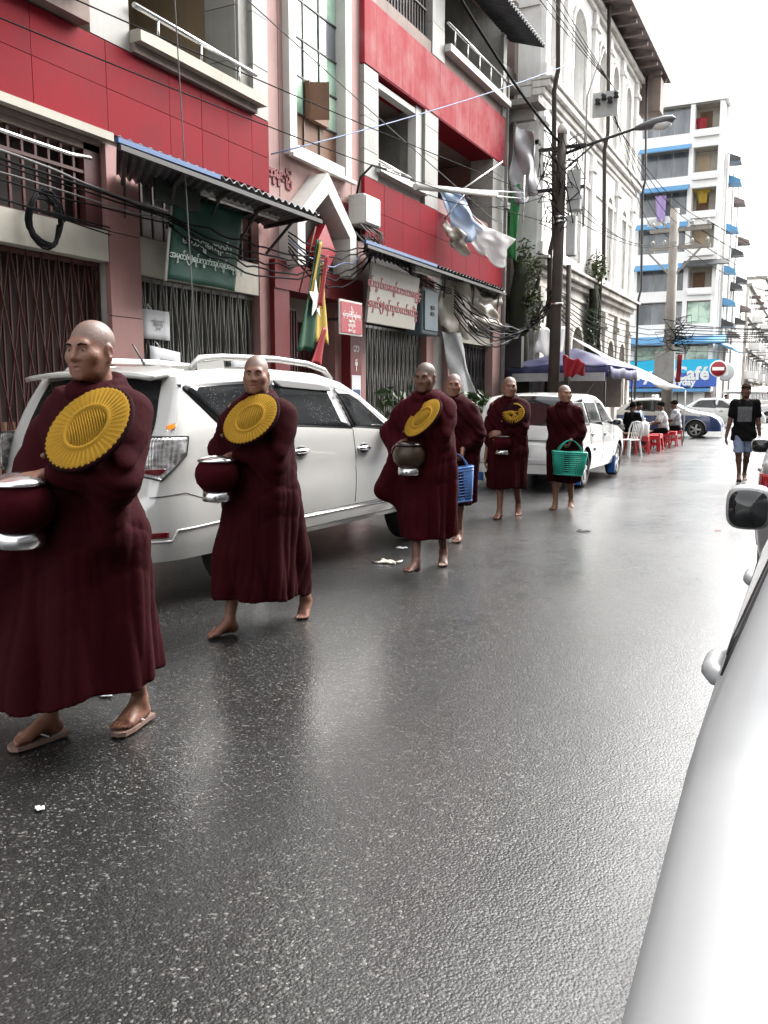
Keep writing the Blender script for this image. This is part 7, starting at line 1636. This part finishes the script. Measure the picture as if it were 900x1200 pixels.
m5 = monk('fifth monk, a boy with yellow embroidery on his shoulder and one hand hanging down', (-3.36, 10.05), .12, 1.675, M['skin_a'], M['robe'], p5, .36, t5, seed=31, h=.0075, rh=.011)
fan(world_pt(m5, (.09, -.19, 1.30)), (.12, -.85, .5), (.75, 0, .7), .16, 'dark cloth fan with broken yellow embroidery on the fifth monk', m5, True)
bowl(world_pt(m5, (-.03, -.25, .94)), .115, 'dark maroon alms bowl held by the boy monk with the embroidered fan', M['robe_red'], M['bowl_black'])
# sixth monk, a boy with the green basket
p6 = dict(face=(1.06, .88, .9), hs=1.07, pelvis=.905, lean=(0, -.015), gaze=(.75, -.02, 0), footL=(.10, .12, .085, .15, .25), footR=(-.07, -.14, .071, -.1, 0),
    handL=dict(p=(.14, -.20, .985), d=(-.25, -.35, -.9), n=(-.9, -.2, .2), curl=(.8, .85, .9, .9), pole=(.45, 1, -.3)), handR=dict(p=(-.07, -.07, .95), d=(.6, -.1, -.6), n=(0, 0, 1), pole=(-.25, 1, -.3)), cuffL=.80)
t6 = [(.08, .0, .0, .215, .24), (.30, .0, .0, .22, .24), (.55, .0, .0, .235, .225), (.85, 0, 0, .25, .205), (1.05, 0, 0, .22, .17), (1.25, 0, 0, .195, .145), (1.36, 0, .005, .155, .115), (1.46, 0, .01, .085, .08)]
m6 = monk('last monk, a boy holding a turquoise basket in front of the white wagon', (-2.97, 11.15), .05, 1.59, M['skin_c'], M['robe'], p6, .38, t6, seed=41, h=.0075, rh=.011)
b6 = world_pt(m6, (.13, -.25, .90))
basket((b6.x, b6.y - .02, .47), .36, .44, .17, .29, M['basket_green'], 'turquoise slotted plastic basket carried by the last monk', .45, .05, .16)
# ---------------------------------------------------------------- walking man in black t-shirt
def shirt_print():
    m = NT('black_tee_with_print'); v = m.coord(vary=False); sx = m.n('ShaderNodeSeparateXYZ'); m.l(v, sx.inputs[0]); n = m.noise(v, 38, 4, .7)
    inx = m.math('LESS_THAN', m.math('ABSOLUTE', m.math('ADD', sx.outputs[0], -.0)), .115); inz = m.math('LESS_THAN', m.math('ABSOLUTE', m.math('ADD', sx.outputs[2], -1.17)), .13); fy = m.math('LESS_THAN', sx.outputs[1], -.02)
    k = m.math('MULTIPLY', m.math('MULTIPLY', inx, inz), fy); k = m.math('MULTIPLY', k, m.ramp(n, [(.3, (.35, .35, .35)), (.6, (.9, .9, .9))]))
    m.set(Base_Color=m.mix(k, (.006, .006, .0065), (.15, .15, .155)), Roughness=.9); m.b.inputs['Specular IOR Level'].default_value = .06; m.bump(m.noise(v, 25, 3, .6), .3, .012); return m.m
pm = dict(pelvis=.90, lean=(0, 0), gaze=(-.05, .02, 0), footL=(.05, .20, .095, .15, .3), footR=(-.04, -.16, .091, .05, 0),
    handL=dict(p=(.27, .04, .80), d=(.02, -.15, -1), n=(-1, 0, 0), curl=(.7, .75, .8, .85), pole=(.3, 1, 0)), handR=dict(p=(-.29, -.06, .80), d=(-.05, -.15, -1), n=(1, .2, 0), curl=(.3, .35, .4, .45), pole=(-.3, 1, 0)))
mn = Person('person', 'man in black printed t-shirt and blue grey shorts walking toward the camera', (-1.15, 16.4), .07, 1.68, M['skin_b'], None, pm, .008); mn.body(); mn.hair(M['hair_brown'], .010)
def tee(F, J, k):
    F.ell(J['chest'] + np.array([0, -.005, .02]) * k, np.array([.178, .128, .18]) * k, k=.05); F.cap(J['pel'], J['chest'], .138 * k, .148 * k, .05)
    F.loft([(.66 * k, 0, 0, .222 * k, .17 * k), (.86 * k, 0, 0, .215 * k, .16 * k), (1.0 * k, 0, 0, .185 * k, .138 * k), (1.2 * k, 0, -.005 * k, .185 * k, .128 * k), (1.36 * k, 0, .005 * k, .165 * k, .105 * k), (1.43 * k, 0, .012 * k, .085 * k, .075 * k)], .03)
    for n_ in 'LR': F.cap(J['neck'] + np.array([0, .01, -.05]) * k, J['sh' + n_], .062 * k, .074 * k, .03); F.cap(J['sh' + n_], J['sh' + n_] + (J['el' + n_] - J['sh' + n_]) * .72, .072 * k, .070 * k, .03)
mn.garment('t_shirt', shirt_print(), tee, .010, hemz=lambda x, y: .70 + .01 * np.sin(x * 20), open_z=.80, fold_fn=lambda x, y, z: .005 * np.sin(z * 38 + x * 22) * np.clip((1.25 - z) / .3, 0, 1) + .004 * np.sin(x * 50 + z * 9))
def shorts(F, J, k):
    F.loft([(.78 * k, 0, 0, .165 * k, .125 * k), (.98 * k, 0, 0, .165 * k, .12 * k)], .03)
    for n_ in 'LR': F.cap(J['hip' + n_], J['hip' + n_] + (J['kn' + n_] - J['hip' + n_]) * 1.12, .096 * k, .088 * k, .03)
mn.garment('shorts', M['denim'], shorts, .010, hemz=.50, open_z=.70, fold_fn=lambda x, y, z: .004 * np.sin(z * 42 + x * 30))
flipflop(mn, 'R', M['black_plastic']); 
bt = world_pt(mn, (.265, -.03, .70)); BT = MB().lathe([(0, -.08), (.032, -.08), (.034, .05), (.014, .085), (.014, .11), (0, .11)], (0, 0, 0), 12).build('bottle', plain('clear_bottle', (.45, .47, .48), .15), None, label='small clear drink bottle in the hand of the walking man', cat='bottle'); BT.location = bt
# ---------------------------------------------------------------- customers of the tea stall and far pedestrians
def simple_person(label, loc, yaw, H, skin, shirt, trousers, sit=None, hair='hair', h=.013, group=None, reach=False):
    if sit:
        z = sit + .09; p = dict(pelvis=z, lean=(0, -.10), gaze=(.2, .15, 0), footL=(.14, -.42, .085, .2, 0), footR=(-.12, -.40, .085, -.2, 0), kpoleL=(.1, -.6, 1), kpoleR=(-.1, -.6, 1),
            handL=dict(p=(.16, -.38, z + .16), d=(-.4, -.9, -.1), n=(0, 0, -1), pole=(.7, .5, -.4)), handR=dict(p=(-.12, -.40, z + .2), d=(.4, -.9, 0), n=(0, 0, -1), pole=(-.7, .5, -.4)))
    else:
        p = dict(pelvis=.90, footL=(.09, .12, .09, .1, .2), footR=(-.09, -.14, .085, -.1, 0), handL=dict(p=(.26, -.02, .80), d=(0, -.1, -1), n=(-1, 0, 0), pole=(.3, 1, 0)), handR=dict(p=(-.26, -.02, .8), d=(0, -.1, -1), n=(1, 0, 0), pole=(-.3, 1, 0)))
    q = Person('person', label, loc, yaw, H, skin, group, p, h); q.body(fine=False); q.hair(M[hair], .016)
    def top(F, J, k):
        F.cap(J['pel'] + np.array([0, 0, .02]), J['chest'], .145 * k, .15 * k, .06); F.ell(J['chest'] + np.array([0, 0, .03]) * k, np.array([.18, .125, .17]) * k, k=.05)
        for n_ in 'LR': F.cap(J['neck'] + np.array([0, .01, -.06]) * k, J['sh' + n_], .065 * k, .076 * k, .03); F.cap(J['sh' + n_], J['sh' + n_] + (J['el' + n_] - J['sh' + n_]) * .85, .072 * k, .066 * k, .03)
    q.garment('shirt', shirt, top, h, fold_fn=lambda x, y, z: .006 * np.sin(z * 40 + x * 25), pad=.25)
    def bot(F, J, k):
        F.ell(J['pel'] + np.array([0, 0, -.02]), np.array([.175, .135, .13]) * k, k=.05)
        for n_ in 'LR': F.cap(J['hip' + n_], J['kn' + n_], .105 * k, .08 * k, .03); F.cap(J['kn' + n_], J['an' + n_] + np.array([0, 0, .08]), .08 * k, .06 * k, .03)
    q.garment('trousers', trousers, bot, h, fold_fn=lambda x, y, z: .005 * np.sin(z * 45 + x * 20), pad=.25)
    return q
M['cotton_white'] = cloth_mat('white_cotton', (.62, .62, .62), .1); M['cotton_grey'] = cloth_mat('grey_cotton', (.40, .41, .43), .1); M['cotton_navy'] = cloth_mat('navy_cotton', (.03, .04, .08), .1); M['cotton_pink'] = cloth_mat('pink_cotton', (.62, .38, .34), .1); M['cotton_pale_blue'] = cloth_mat('pale_blue_cotton', (.35, .47, .6), .1)
GT = 'customers seated at the tea stall'
simple_person('person in black sitting with back to the street beside the white plastic chair', (-4.5, 23.6), 2.7, 1.66, M['skin_b'], M['black_shirt'], M['cotton_navy'], .46, group=GT)
simple_person('person in white shirt leaning over the low table at the tea stall', (-3.9, 26.9), 1.25, 1.66, M['skin_b'], M['cotton_white'], M['black_shirt'], .46, group=GT) if False else simple_person('person in white shirt leaning over the low table at the tea stall', (-3.95, 25.8), -1.3, 1.66, M['skin_b'], M['cotton_white'], M['black_shirt'], .46, group=GT)
simple_person('person in grey white shirt on the last red stool at the tea stall', (-3.88, 27.9), -1.45, 1.70, M['skin_b'], M['cotton_grey'], M['black_shirt'], .46, group=GT)
simple_person('person in pale blue shirt at the inner side of the tea table', (-4.9, 26.4), 1.4, 1.66, M['skin_b'], M['cotton_pale_blue'], M['cotton_navy'], .46, group=GT)
simple_person('person in dark clothes sitting on the chair at the near end of the tea stall', (-5.1, 22.6), .5, 1.64, M['skin_b'], M['cotton_navy'], M['black_shirt'], .44, group=GT)
simple_person('person in dark clothes standing deep under the navy canopy', (-5.9, 25.6), .6, 1.66, M['skin_b'], M['black_shirt'], M['cotton_navy'], group=None)
IST = MB(); 
o = copy_tree(st0, label='red plastic stool under the person in dark clothes at the near end'); o.location = (-5.1, 22.6, 0)
o = copy_tree(st0, label='red plastic stool under the person in pale blue shirt'); o.location = (-4.95, 26.4, 0)
simple_person('person in pink shirt standing by the post of the no entry sign', (-4.7, 52, 0), .9, 1.62, M['skin_a'], M['cotton_pink'], M['black_shirt'], h=.018)
simple_person('person in pale top walking far behind the right shoulder of the man', (-.2, 60, 0), .2, 1.62, M['skin_a'], M['yellow'], M['wood'], h=.018)
